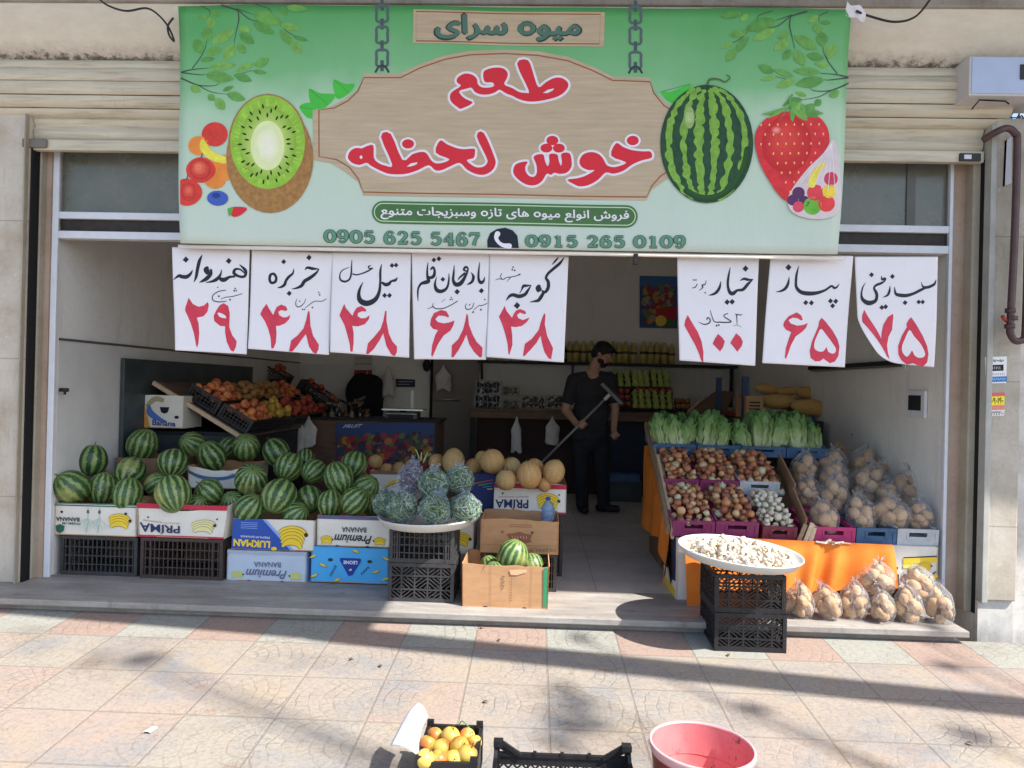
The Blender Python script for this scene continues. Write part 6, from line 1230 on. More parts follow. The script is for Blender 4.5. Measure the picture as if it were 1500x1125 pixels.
# ------------------------------------------------------------------ foreground
def crate_fg(label, p0, p1, py, zr, h, d, m, style):
    A, B = at(p0, py, z=zr), at(p1, py, z=zr); Y = (A.y+B.y)/2; return crate(label, (A.x+B.x)/2, Y-d, zr-h, B.x-A.x, d, h, m, style), Y
ca, Ya = crate_fg('small black crate of apples cut by the bottom edge of the photo', 626, 708, 1061, .0, .142, .27, BLACKP, 'solid')
for sx in (-1, 1):
    for yy in (.008, .262):
        b = MB(); b.box(-.012, .012, -.008, .008, 0, .018, BLACKP); o = b.build('stacking_lug', ca, (sx*(.5*(at(708, 1061, z=0).x-at(626, 1061, z=0).x)-.012), yy, .141))
APM = NG('apple_skin', .28, .5); r_ = APM.rnd(); o_ = APM.tc.outputs['Object']; x, y, z = APM.sep(o_); n_ = APM.noise(o_, 26., 5, .7)
t_ = APM.math('MULTIPLY', APM.smooth(APM.math('ADD', APM.math('ADD', x, APM.math('MULTIPLY', APM.math('SUBTRACT', n_, .5), .05)), APM.math('MULTIPLY', r_, .016)), .018, .042), .8); c_ = APM.mix(t_, APM.mix(r_, (.72, .44, .055), (.74, .52, .12)), (.55, .10, .03)); c_ = APM.mix(APM.smooth(n_, .6, .72, 0., .5), c_, (.30, .16, .05)); APM.col(c_)
def apple_mesh(seed):
    b = MB(); w = wobble(seed, .06); b.ball((0, 0, 0), .031, APM.m, 22, 14, lambda d: w(d)*(1-.30*math.exp(-((1-d.z)/.06))-.15*math.exp(-((1+d.z)/.06)))); b.tube([(0, 0, .02), (.002, 0, .03), (.006, .002, .038)], [.0018, .0015, .002], STEM, 6); return b.mesh('apple')
AP = [apple_mesh(i) for i in range(3)]
for k, (px, py, s, l) in enumerate([(636, 1078, .95, 'yellow apple at the back left of the small crate'), (660, 1079, 1.1, 'yellow apple at the back middle of the small crate'), (684, 1079, .95, 'yellow apple at the back right, by the green twig'), (626, 1090, .95, 'red cheeked apple at the left rim of the small crate'), (646, 1097, 1.1, 'large yellow apple stem up in the middle of the small crate'), (673, 1094, 1.1, 'yellow apple right of the large stem up one'), (694, 1088, .9, 'dull brownish apple at the right rim of the small crate'), (623, 1112, 1.05, 'yellow apple at the front left of the small crate'), (642, 1114, 1.1, 'rosy yellow apple at the front middle of the small crate'), (685, 1106, 1.1, 'spotted yellow apple at the front right of the small crate'), (664, 1113, 1., 'apple with a red flush between the spotted and rosy ones')]):
    tag(inst('apple', AP[k % 3], at(px, py, z=-.015+.012*(k % 2)), (rg.uniform(-.9, .9), rg.uniform(-.9, .9), rg.uniform(0, 6)), s), l, 'apple', 'apples in the small black crate')
for k, (px, py) in enumerate(((630, 1090), (652, 1090), (675, 1090), (635, 1108), (660, 1105), (690, 1100))): tag(inst('apple', AP[k % 3], at(px, py, z=-.062)+Vector((0, 0, 0)), (k, k*.7, k), 1.), 'apple lying in the bottom layer of the small crate', 'apple', 'apples in the bottom layer')
b = MB(); p = at(672, 1064, z=.0); b.tube(smooth_path([tuple(p), tuple(p+Vector((.012, 0, .02))), tuple(p+Vector((.04, -.01, .0)))], 4), .0022, GR[0], 6); tag(b.build('twig'), 'thin green twig lying across the apple crate rim', 'twig')
b = MB(); A, B_, C_, D_ = at(612, 1030, z=.07), at(627, 1050, z=.04), at(613, 1110, z=.0), at(572, 1094, z=-.02)
b.grid(lambda u, v: tuple((A*(1-u)+B_*u)*(1-v)+(D_*(1-u)+C_*u)*v+Vector((-.012*math.sin(math.pi*v), 0, .012*math.sin(math.pi*u)+.006*math.sin(v*7)))), 12, 16, mat('white_sheet', (.82, .82, .82), .6, .02)); o = b.build('paper_sheet'); md = o.modifiers.new('solid', 'SOLIDIFY'); md.thickness = .002; tag(o, 'bright white paper sheet stuck in the left side of the apple crate', 'paper')
cb, Yb = crate_fg('large empty black crate with a lattice front at the bottom edge', 724, 922, 1090, .02, .19, .34, BLACKP, 'lattice')
wb = at(922, 1090, z=.02).x-at(724, 1090, z=.02).x
for sx in (-1, 1):
    b = MB(); b.box(-.016, .016, -.02, .012, .0, .018, BLACKP); b.bar((-sx*.012, 0, .008), (-sx*.08, 0, -.035), .012, .012, BLACKP); b.build('corner_lug', cb, (sx*(wb/2-.014), .328, .186))
for k in (-.4, 0, .4): b = MB(); b.box(-.006, .006, -.006, .006, 0, .01, BLACKP); b.build('stacking_lug', cb, (k*wb*.5, .33, .156))
PNK = NG('pink_bucket_plastic', .4, .4); o_ = PNK.tc.outputs['Object']; n_ = PNK.noise(o_, 9., 6, .7); n2_ = PNK.noise(PNK.mapping(o_, (1, 1, .5)), 26., 5, .8); PNK.col(PNK.mix(PNK.smooth(n2_, .58, .66, 0., .85), PNK.ramp(n_, [(.3, (.62, .17, .18)), (.7, (.70, .24, .24))]), (.10, .055, .05)))
rp = at(1025.5, 1090, z=.115); Rb = 75.5*rp.y/FPX; bk = thing('bucket', 'worn pink plastic bucket with a pale rim at the bottom edge', 'bucket', (rp.x, rp.y, pav(rp.y)), rot=(R_(-1), R_(1.5), 0)); hb = .115-pav(rp.y); b = MB()
b.lathe([(0, .006), (Rb*.70, .006), (Rb*.74, .012), (Rb*.95, hb-.012), (Rb*.95, hb-.006)], PNK.m, 64); b.lathe([(Rb*.97, hb-.03), (Rb*.965, hb-.02), (Rb*.755, 0), (0, 0)], PNK.m, 64); b.lathe([(Rb*.86, hb*.62), (Rb*.882, hb*.62), (Rb*.885, hb*.66)], PNK.m, 64); b.build('body', bk)
b = MB(); b.lathe([(Rb*.95, hb-.008), (Rb*.955, hb-.001), (Rb*.99, hb), (Rb*1.005, hb-.004), (Rb*1.005, hb-.014), (Rb*.97, hb-.028)], mat('bucket_rim', (.72, .40, .40), .45, .12, 20.), 64); b.build('rim', bk)
for (px, py, s, l) in ((219, 1071, .03, 'white scrap of paper on the pavement at the left'), ):
    p = atp(px, py); b = MB(); b.grid(lambda u, v: (p.x+(u-.5)*s+.006*v, p.y+(v-.5)*s*1.5, p.z+.004+.006*math.sin(u*3)), 4, 4, MATS['white_sheet']); tag(b.build('paper_scrap'), l, 'scrap')
LFM = mat('dry_leaf', (.12, .07, .03), .8, .3, 30.)
for k, (px, py, l) in enumerate(((711, 1030, 'tiny dry leaf upright on the pavement'), (1067, 961, 'orange brown leaf in front of the garlic crates'), (1420, 1091, 'curled brown leaf at the lower right of the pavement'), (515, 967, 'tiny dark leaf left of the tile row'), (557, 977, 'crumpled dry leaf below the paper tray'), (706, 921, 'dark leaf in the lit border tiles'), (731, 939, 'small leaf in the shadow band'))):
    p = atp(px, py); b = MB(); a = k*1.3; b.grid(lambda u, v: (p.x+math.cos(a)*(u-.5)*.03-math.sin(a)*(v-.5)*.016*math.sin(math.pi*u), p.y+math.sin(a)*(u-.5)*.03+math.cos(a)*(v-.5)*.016*math.sin(math.pi*u), p.z+.003+.008*math.sin(u*3)), 6, 4, LFM); tag(b.build('fallen_leaf'), l, 'leaf', 'fallen leaves on the pavement')
# ------------------------------------------------------------------ inside the shop
DTEAL = mat('dark_teal_board', (.05, .065, .07), .35, .3, 4., .4); DBLACK = mat('dark_cabinet', (.022, .022, .026), .6, .3, 8.); BRWD = mat('brown_wood', (.16, .095, .065), .6, .3, 5., .25, .1, 40., stretch=(1, 1, 8)); NAVYP = mat('navy_paint', (.018, .026, .055), .5, .2, 8.)
def boxthing(name, label, cat, x0, x1, y0, y1, z0, z1, m, pname='body', bev=.004):
    t = thing(name, label, cat, ((x0+x1)/2, y0, z0)); b = MB(); b.box(x0-(x0+x1)/2, x1-(x0+x1)/2, 0, y1-y0, 0, z1-z0, m); bevel(b.build(pname, t), bev); return t
boxthing('backing_board', 'dark teal board standing against the left wall behind the fruit rack', 'board', -2.96, -2.93, 5.06, 7.4, 0, 1.37, DTEAL)
t = boxthing('display_cabinet', 'low black cabinet under the sloping fruit rack', 'cabinet', -2.925, -2.25, 5.45, 7.4, 0, .83, DBLACK)
b = MB(); b.box(-.34, .33, -.012, 0, .03, .80, DTEAL); b.build('front_panel', t)
def slope_z(x): return 1.21-(x+2.9)*.577
rk = thing('fruit_rack', 'sloping board rack holding crates of peaches and apples', 'rack', (-2.9, 5.4, 1.21)); b = MB(); b.bar((0, 0, -.012), (.70, 0, -.012-.70*.577), .03, .03, WOOD2, (0, 1, 0)); b.build('edge_batten', rk)
b = MB(); M = Matrix.Rotation(math.atan(.577), 4, 'Y'); b.box(0, .8, .016, 2.0, -.02, -.004, BRWD, M); b.build('board', rk)
FR = {}
def stonefruit(name, stops, rr=.033):
    g = NG(name+'_skin', .5, .3); o = g.tc.outputs['Object']; n = g.noise(o, 16., 5, .7); r = g.rnd(); c = g.mix(g.smooth(n, .42, .62), g.ramp(r, [(0, stops[0]), (1, stops[1])]), stops[2]); g.col(c)
    out = []
    for s in range(2):
        b = MB(); w = wobble(s+3, .05); b.ball((0, 0, 0), rr, g.m, 16, 10, lambda d: w(d)*(1-.22*math.exp(-((1-d.z)/.08)))); b.tube([(0, 0, rr*.8), (.002, 0, rr*1.08)], [.0016, .0014], STEM, 5); out.append(b.mesh(name))
    return out
PEACH = stonefruit('peach', ((.62, .20, .07), (.72, .30, .10), (.42, .06, .04))); YAP = stonefruit('yellow_apple', ((.60, .42, .07), (.66, .38, .08), (.44, .26, .05))); RAP = stonefruit('red_apple', ((.44, .06, .04), (.52, .14, .06), (.28, .03, .03))); NEC = stonefruit('brown_pear', ((.36, .22, .07), (.44, .24, .07), (.30, .12, .05)))
rr_ = random.Random(6); rackc = []
for i, Y in enumerate((5.47, 5.95, 6.43, 6.91)):
    for j, x in enumerate((-2.575, -2.325)):
        fr_, nm, lab = {(0, 0): (PEACH, 'peach', 'pinkish peach in the near upper crate of the rack'), (0, 1): (PEACH, 'peach', 'orange red peach in the near lower crate of the rack'), (1, 0): (NEC, 'brown_pear', 'brownish fruit in the second upper crate of the rack'), (1, 1): (YAP, 'yellow_apple', 'yellow apple in the second lower crate of the rack'), (2, 0): (NEC, 'brown_pear', 'russet fruit in the third upper crate of the rack'), (2, 1): (RAP, 'red_apple', 'dull red apple in the third lower crate of the rack'), (3, 0): (PEACH, 'peach', 'peach in the far upper crate of the rack'), (3, 1): (RAP, 'red_apple', 'red apple in the far lower crate of the rack')}[i, j]
        c = crate('black crate, number %s from the near end in the %s row of the rack' % (('one', 'two', 'three', 'four')[i], ('upper', 'lower')[j]), x, Y, slope_z(x)+.006, .27, .45, .12, BLACKP, 'bars', 'black crates on the sloping rack', (0, math.atan(.577), 0)); rackc.append(c)
        bpy.context.view_layer.update(); heap([c], fr_, nm, lab, 'fruit', 'fruit in rack crate %s %s' % (('one', 'two', 'three', 'four')[i], ('upper', 'lower')[j]), 26, .030, .037, .02)
for k, (px, py, a, l) in enumerate(((385, 545, .5, 'tilted black crate with apples high behind the rack'), (455, 578, .55, 'tilted black crate lying further back than the rack'))):
    p = at(px, py, Y=7.9); c = crate(l, p.x, 7.9, p.z-.06, .42, .3, .14, BLACKP, 'bars', None, (0, a, 0)); heap([c], RAP, 'red_apple', 'dim red apple in the ' + ('high' if k == 0 else 'far') + ' tilted crate', 'fruit', 'fruit in tilted crate ' + ('high' if k == 0 else 'far'), 9, .03, .036, .01)
    b = MB(); b.box(-.2, .2, 0, .3, 0, p.z-.12, DBLACK); tag(b.build('crate_stand', None, (p.x, 7.92, 0)), 'dark stand under the ' + ('high' if k == 0 else 'far') + ' tilted crate', 'stand')
carton('fruit_carton', 'white box with a blue swirl and dark holes under the fruit rack', 208, 268, 579, 627, 5.34, .3, WCARD, lambda D, W, H: (D.stroke([(W*.1, H*.35, 3), (W*.3, H*.12, 4.), (W*.52, H*.16, 3)], ink(150, 140, 110), sm=4), D.stroke([(W*.15, H*.3, 2.), (W*.2, H*.55, 5), (W*.45, H*.75, 3), (W*.6, H*.8, 1)], ink(70, 100, 160), sm=4), D.poly([(W*.42, H*.36), (W*.66, H*.36), (W*.62, H*.52), (W*.54, H*.56), (W*.46, H*.52)], BLK), D.ell((W*.84, H*.66), 1.8, 1.2, BLK), D.text('Banana', ((W*.25, H*.74), (W*.82, H*.78), (W*.25, H*.92), (W*.82, H*.95)), ink(60, 66, 120), .03), D.poly([(0, H*.28), (W*.06, H*.3), (W*.2, H), (0, H)], ink(190, 130, 60))))
# counter with a fruit poster
ct = thing('counter', 'dark sales counter with a fruit poster on its front', 'counter', (-1.6, 7.0, 0)); zc_ = at(560, 617, Y=7.0).z; x0, x1 = at(442, 650, Y=7.0).x+1.6, at(641, 650, Y=7.0).x+1.6
b = MB(); b.box(x0, x1, 0, .5, 0, zc_, BRWD); bevel(b.build('body', ct)); b = MB(); b.box(x0-.02, x1+.02, -.02, .52, zc_, zc_+.025, DBLACK); bevel(b.build('top', ct))
b = MB(); b.box(at(637, 650, Y=7.0).x+1.6, x1-.001, -.006, .0, 0, zc_-.002, DBLACK); b.build('corner_strip', ct)
def poster(D, x0, y0, x1, y1, n, seed, cols, top=None, rad=(3, 7)):
    q = random.Random(seed)
    if top: D.poly([(x0, y0), (x1, y0), (x1, y0+(y1-y0)*.2), (x0, y0+(y1-y0)*.2)], top)
    for k in range(n):
        r = q.uniform(*rad); x = q.uniform(x0+r, x1-r); y = q.uniform(y0+(y1-y0)*(.14 if top else 0)+r, y1-r); D.ell((x, y), r, r*q.uniform(.6, 1.), q.choice(cols), 12, q.uniform(0, 3))
PC = [ink(*c, 1.1) for c in ((150, 50, 60), (170, 60, 66), (90, 40, 54), (66, 90, 60), (96, 118, 70), (60, 60, 90), (170, 120, 60), (120, 60, 80))]
flat_on('fruit_poster', 'blue and red fruit poster across the counter front', 'poster', ((492, 619), (636, 618), (637, 704), (492, 706)), 6.992, ink(70, 70, 96, 1.1), lambda D: (poster(D, 493, 620, 636, 703, 330, 4, PC, ink(58, 76, 128, 1.1), (2.5, 6.5)), D.text('FRUIT', ((504, 622), (532, 621), (502, 627), (530, 626)), ink(190, 196, 210), .02, .3)))
sc_ = thing('weighing_scale', 'shop scale with a tall display pole on the counter', 'scale', at(590, 616, Y=7.2)); b = MB(); b.box(-.16, .16, -.1, .12, 0, .09, mat('scale_grey', rgb(90, 90, 92), .4)); bevel(b.build('base', sc_), .01)
b = MB(); b.box(-.13, .12, -.103, -.1005, .015, .065, DBLACK); b.box(-.155, .15, -.1025, -.1, .008, .013, ALU); b.box(-.155, .15, -.1025, -.1, .068, .073, ALU); b.build('display', sc_); b = MB(); b.box(-.19, .22, -.12, .15, .105, .118, STEEL); b.tube([(0, 0, .09), (0, 0, .105)], .03, DBLACK); b.build('pan', sc_); b = MB(); b.box(.06, .095, .06, .08, .09, .30, ALU); bevel(b.build('pole', sc_), .004)
BOT = mat('dark_bottle', (.018, .02, .02), .2, .3, 10., .5); BLB = mat('bottle_label', rgb(120, 110, 92), .6)
def bottle_mesh(m, m2, h=.16, r=.026):
    b = MB(); b.lathe([(0, 0), (r, 0), (r, h*.6), (r*.4, h*.82), (r*.36, h), (0, h)], m, 14); b.lathe([(r*1.01, h*.15), (r*1.015, h*.16), (r*1.015, h*.45), (r*1.01, h*.46)], m2, 14); return b.mesh('bottle')
BM = [bottle_mesh(BOT, BLB), bottle_mesh(BOT, BOT, .13, .03), bottle_mesh(mat('amber_jar', (.16, .07, .02), .2), BLB, .11, .032)]
for k, px in enumerate((450, 462, 474, 486, 497, 506, 515, 527, 537)): tag(inst('bottle', BM[k % 3], at(px, 615, Y=7.12+.1*(k % 3)), (0, 0, k)), 'small dark bottle crowded at the left end of the counter', 'bottle', 'small bottles on the counter')
b = MB(); p = at(503, 600, Y=7.3); rr = random.Random(3)
for k in range(16): q = p+Vector((rr.uniform(-.2, .25), rr.uniform(-.05, .1), rr.uniform(-.02, .09))); b.bar(q, q+Vector((rr.uniform(-.1, .1), rr.uniform(-.05, .05), rr.uniform(.0, .06))), .03, .02, [DBLACK, BRWD, KDARK][k % 3])
tag(b.build('clutter'), 'dim clutter of packets and tools behind the counter bottles', 'clutter')
# things hanging on the back wall and door
JK = mat('black_fabric', (.012, .012, .016), .9, .3, 30.)
b = MB(); p = at(535, 586, Y=8.86); w = wobble(3, .12, 2.); b.ball(p, (.235, .06, .31), JK, 24, 16, lambda d: w(d)*(1+.16*max(0, d.z)*abs(d.x)*2)*(1+.12*max(0, -d.z))); b.tube([p+Vector((0, .05, .3)), p+Vector((0, .09, .36))], .01, STEEL); tag(b.build('jacket'), 'black jacket hanging on the back wall under the calendar', 'jacket')
flat_on('wall_calendar', 'white and red calendar above the black jacket', 'calendar', ((519, 522), (545, 522), (545, 560), (518, 560)), 8.98, ink(176, 170, 166), lambda D: (D.poly([(519, 542), (545, 542), (545, 556), (518, 556)], ink(120, 40, 44)), D.stroke([(520, 533, .8), (544, 533, .8)], BLK, sm=1), D.stroke([(521, 525, .5), (543, 525, .5)], REDC, sm=1)))
flat_on('small_sign', 'small dark blue notice on the wall by the hanging bag', 'sign', ((580, 555), (608, 556), (608, 567), (580, 567)), 8.98, NAVYP, lambda D: (D.stroke([(583, 559, 1), (605, 559, 1)], ink(150, 160, 180), sm=1), D.stroke([(583, 563, .8), (600, 563, .8)], ink(150, 160, 180), sm=1)))
flat_on('price_card', 'small grey wall card reading 148 in Persian digits', 'price sign', ((665, 529), (698, 530), (697, 552), (665, 551)), 8.97, ink(150, 146, 144), lambda D: (D.stroke([(671, 534, 1.2), (673, 540, 2.2), (673.5, 547, 1.)], BLK), D.stroke([(677, 534, 1.5), (680, 540, 2.2), (680, 548, .8)], BLK), D.stroke([(680, 538, 1.5), (683, 539, 1.2), (684, 536, 1.2)], BLK), D.stroke([(686, 535, 1), (684, 542, 1.8), (682, 548, 1)], BLK), D.stroke([(686, 535, 1), (688, 543, 2.), (690, 548, 1)], BLK)))
BAGP = mat('white_plastic_bag', rgb(206, 204, 202), .45, .1, 12., .3, .5, 30.)
def hanging_bag(px, pt, pb, w, Y, label, seed):
    A = at(px, pt, Y=Y); Bz = at(px, pb, Y=Y).z; H = A.z-Bz; W = w*Y/FPX; b = MB()
    def fn(u, v):
        a = 2*math.pi*u; q = (.16+.84*min(1, (v*2.6))**1.3) if v < .4 else 1.; n = mnoise.noise(Vector((math.cos(a)*1.4, math.sin(a)*1.4+seed, v*3)))
        r = W/2*q*(1+.22*n); return (r*math.cos(a), r*.45*math.sin(a)*(1+.2*n), -H*v*(.93+.07*math.sin(a*2+seed))+.0)
    b.grid(fn, 28, 16, BAGP); b.tube([(0, 0, .02), (0, .0, 0), (.004, 0, -.02)], [.004, .012, .02], BAGP, 8); return tag(b.build('plastic_bag', None, A), label, 'bag', 'white carrier bags hanging inside the shop')
hanging_bag(569, 536, 584, 17, 8.85, 'crumpled white bag hanging beside the black jacket', 1); hanging_bag(650, 536, 574, 22, 8.85, 'white bag hanging above the towel bar', 2); hanging_bag(757, 612, 664, 15, 8.05, 'narrow white bag hanging from the back table', 3); hanging_bag(809, 612, 652, 20, 8.05, 'wide white bag hanging from the back table beside the man', 4); hanging_bag(452, 612, 656, 24, 6.85, 'white bag hanging from the end of the counter', 5); hanging_bag(441, 612, 668, 10, 6.8, 'thin twisted bag beside the one at the counter end', 6)
dr = thing('back_door', 'pale back door with a steel pull bar', 'door', (at(633, 600, Y=8.96).x, 8.955, 0)); dw = at(700, 600, Y=8.96).x-at(633, 600, Y=8.96).x; b = MB(); b.box(0, dw, 0, .04, 0, 2.05, mat('door_paint', rgb(150, 142, 138, .9), .6, .1, 4.)); bevel(b.build('leaf', dr), .006)
b = MB(); p = at(637, 585, Y=8.9)-dr.location; q = at(671, 586, Y=8.9)-dr.location; b.tube([p, q], .012, STEEL); b.tube([p, p+Vector((0, .06, 0))], .01, STEEL); b.tube([q, q+Vector((0, .06, 0))], .016, STEEL); b.build('pull_bar', dr)
b = MB(); b.box(-.03, -.004, -.015, .04, 0, 2.1, DARKG); b.build('frame', dr)
b = MB(); p = at(625, 535, Y=8.93); b.ball(p, (.05, .03, .08), DBLACK, 12, 8, wobble(2, .1)); tag(b.build('wall_phone'), 'small black telephone handset on the wall by the door', 'phone')
b = MB(); p, q = at(705, 500, Y=8.9), at(706, 556, Y=8.9); b.bar(p, q, .03, .03, DBLACK); tag(b.build('shelf_bracket'), 'black upright bracket beside the 148 card', 'bracket')
flat_on('fruit_poster', 'bright fruit basket poster high on the back wall', 'poster', ((937, 404), (992, 405), (992, 481), (937, 480)), 8.985, ink(60, 90, 140, 1.), lambda D: (poster(D, 938, 405, 991, 480, 90, 9, [ink(*c, 1.) for c in ((150, 50, 56), (96, 130, 80), (170, 150, 70), (130, 70, 90), (180, 120, 70), (150, 150, 130))], ink(60, 100, 150), (3, 6)), D.poly([(960, 452), (991, 447), (991, 466), (962, 466)], ink(150, 44, 52)), D.ell((968, 470), 8, 8, ink(210, 180, 70)), D.ell((982, 474), 7, 6, ink(60, 100, 60))))
# wall shelf with bottles
sf = thing('wall_shelf', 'dark wall shelf carrying a row of yellow bottles', 'shelf', (at(900, 531, Y=8.8).x, 8.75, at(900, 532, Y=8.8).z)); b = MB(); b.box(at(700, 531, Y=8.8).x-sf.location.x, at(1080, 531, Y=8.8).x-sf.location.x, 0, .25, -.03, 0, DBLACK); b.build('board', sf)
b = MB(); 
for px in (840, 1077): x = at(px, 531, Y=8.8).x-sf.location.x; b.box(x-.012, x+.012, .2, .245, -.5, -.031, DBLACK)
b.build('bracket', sf)
YB = mat('yellow_bottle_plastic', (.46, .38, .12), .3, .12, 10., .4); YL = mat('dark_label_band', (.05, .045, .03), .6, .5, 50.)
def yb_mesh():
    b = MB(); r, h = .042, .26; b.lathe([(0, 0), (r, 0), (r, h*.40), (r*1.0, h*.62), (r*.82, h*.72), (r*.9, h*.78), (r*.42, h*.93), (r*.38, h), (0, h)], YB, 16); b.lathe([(r*1.01, h*.44), (r*1.02, h*.45), (r*1.02, h*.54), (r*1.01, h*.55)], YL, 16); return b.mesh('juice_bottle')
YBM = yb_mesh(); z_ = sf.location.z+.001
for k in range(15):
    px = 834+k*10.4+rr_.uniform(-1.2, 1.2)+(4 if k > 9 else 0); x = at(px, 520, Y=8.85).x; tag(inst('juice_bottle', YBM, (x, 8.85+rr_.uniform(-.02, .03), z_), (0, 0, k), (1, 1, rr_.uniform(.95, 1.05))), 'yellow juice bottle with a dark band on the wall shelf', 'bottle', 'yellow bottles in a row on the wall shelf')
for k, px in enumerate((816, 826)): tag(inst('bottle', BM[0], (at(px, 520, Y=8.84).x, 8.84, z_), (0, 0, k), (1.3, 1.3, 1.55)), 'dark bottle at the left end of the wall shelf, %s one' % ('outer' if k == 0 else 'inner'), 'bottle')
# back table
tb = thing('back_table', 'long brown table along the back with baskets and fruit trays', 'table', (.7, 8.05, 0)); zt2 = at(760, 600, Y=8.05).z; xa, xb = at(688, 600, Y=8.05).x-.7, 2.4-.7
b = MB(); b.box(xa, xb, 0, .85, zt2-.03, zt2, BRWD); bevel(b.build('top', tb)); b = MB(); b.box(xa, xb, -.004, .02, zt2-.10, zt2-.031, BRWD); b.build('apron', tb)
for x in (xa+.03, (xa+xb)/2, xb-.03): b = MB(); b.box(x-.025, x+.025, .03, .08, 0, zt2-.031, DBLACK); b.build('leg', tb)
b = MB(); b.box(xa+.05, .12, .4, .42, 0, zt2-.04, mat('maroon_board', (.045, .018, .018), .6)); b.box(.13, xb, .38, .40, 0, zt2-.04, NAVYP); b.build('back_board', tb)
b = MB(); p = at(900, 690, Y=7.95); b.box(p.x-.1, p.x+.3, 7.95, 8.2, 0, .22, DTEAL); b.box(p.x-.08, p.x+.28, 7.96, 8.2, .221, .30, BLUEC); tag(b.build('storage_box'), 'dark storage boxes on the floor behind the man', 'box')
BER = [mat('dark_berries', (.03, .045, .10), .3, .4, 60., .5), mat('olive_grapes', (.13, .13, .05), .35, .4, 60., .5), mat('brown_dates', (.12, .07, .045), .4, .4, 60., .4)]
def punnet_mesh(kind):
    b = MB(); w, d, h = .30, .26, .17; W_ = mat('wire_white', rgb(150, 150, 146), .4)
    for z in (0.005, h*.5, h): 
        for p, q in (((-w/2, 0), (w/2, 0)), ((w/2, 0), (w/2, d)), ((w/2, d), (-w/2, d)), ((-w/2, d), (-w/2, 0))): b.bar((*p, z), (*q, z), .008, .008, W_)
    for i in range(7): x = -w/2+w*i/6; b.bar((x, 0, 0), (x, 0, h), .005, .005, W_)
    for y in (0, d): 
        for x in (-w/2, w/2): b.bar((x, y, 0), (x, y, h), .01, .01, W_)
    return b.mesh('basket')
def berries(kind):
    b = MB(); q = random.Random(kind)
    for k in range(70): b.ball((q.uniform(-.13, .13), q.uniform(.02, .24), q.uniform(.03, .15)), q.uniform(.014, .02), BER[kind], 8, 6)
    return b.mesh('berries')
PM = punnet_mesh(0); BB = [berries(k) for k in range(3)]; n_ = 0
for px, pb, s, k, l in ((714, 600, 1.0, 0, 'lower basket of dark blue fruit at the left end of the back table'), (715, 579, .95, 0, 'upper basket of dark blue fruit at the left end of the back table'), (748, 600, .62, 1, 'small lower basket of olive fruit on the back table'), (748, 580, .62, 1, 'small upper basket of olive fruit on the back table'), (781, 600, .9, 2, 'wide wire basket left of the man on the back table'), (818, 600, .9, 2, 'wire basket partly behind the man on the back table')):
    t = thing('fruit_basket', l, 'basket', at(px, pb, Y=8.12 if pb > 590 else 8.2), 0, 'wire baskets on the back table'); t.scale = (s, s, s); inst('basket', PM, (0, 0, 0), parent=t); tag(inst('berries', BB[k], (0, 0, 0), parent=t), kind='stuff')
PRM = NG('pear_skin', .4, .35); r_ = PRM.rnd(); o_ = PRM.tc.outputs['Object']; n_ = PRM.noise(o_, 30., 4, .7); PRM.col(PRM.mix(PRM.smooth(n_, .5, .75, 0., .5), PRM.mix(r_, (.34, .44, .10), (.44, .50, .15)), (.22, .32, .06)))
b = MB(); b.lathe([(0, -.04), (.016, -.039), (.032, -.028), (.037, -.008), (.032, .014), (.021, .034), (.017, .048), (.010, .056), (0, .058)], PRM.m, 18); b.tube([(0, 0, .055), (.003, 0, .075)], [.002, .002], STEM, 5); PEAR = b.mesh('pear')
TRY = mat('purple_tray', (.05, .045, .06), .5)
def fruit_tray(px0, px1, pt, pb, Y, label, me, nm, nx, ny, flab, s=1.):
    A = at(px0, pb, Y=Y); B_ = at(px1, pb, Y=Y); T_ = at(px0, pt, Y=Y); w = B_.x-A.x; H = T_.z-A.z; a = R_(48); L = H/math.sin(a)
    t = thing('fruit_tray', label, 'tray', ((A.x+B_.x)/2, Y, A.z), 0, 'tilted trays on the back table', (a, 0, 0)); b = MB(); b.box(-w/2, w/2, 0, L, -.03, -.01, TRY); b.box(-w/2, w/2, -.012, 0, -.03, .03, TRY); b.box(-w/2, -w/2+.008, 0, L, -.0099, .03, TRY); b.box(w/2-.008, w/2, 0, L, -.0099, .03, TRY); b.build('tray', t)
    M = Matrix.Translation(t.location) @ Matrix.Rotation(a, 4, 'X')
    for i in range(nx):
        for j in range(ny):
            tag(inst(nm, me, M @ Vector((-w/2+w*(i+.5)/nx, L*(j+.5)/ny, .022)), (a-R_(50)+rl.uniform(-.3, .3), rl.uniform(-.3, .3), rl.uniform(0, 6)), s*rl.uniform(.92, 1.05)), flab, 'fruit', 'fruit in ' + label.split(' of ')[0])
    b = MB(); b.box(A.x+.01, B_.x-.01, Y+.06, Y+.3, zt2+.001, A.z+.0, DBLACK); 
    if A.z > zt2+.04: tag(b.build('tray_riser'), 'black riser under ' + label.split(' of ')[0], 'stand')
fruit_tray(894, 925, 545, 568, 8.45, 'upper left tray of green pears', PEAR, 'pear', 3, 3, 'green pear in the upper left tray', 1.05); fruit_tray(926, 952, 547, 568, 8.46, 'upper middle tray of green pears', PEAR, 'pear', 3, 3, 'green pear in the upper middle tray', 1.05); fruit_tray(954, 982, 545, 569, 8.47, 'upper right tray of green pears', PEAR, 'pear', 3, 3, 'green pear in the upper right tray', 1.05)
fruit_tray(926, 955, 575, 600, 8.2, 'lower left tray of green pears', PEAR, 'pear', 3, 3, 'green pear in the lower left tray', 1.05); fruit_tray(956, 987, 576, 601, 8.21, 'lower right tray of green pears', PEAR, 'pear', 3, 3, 'green pear in the lower right tray', 1.05)
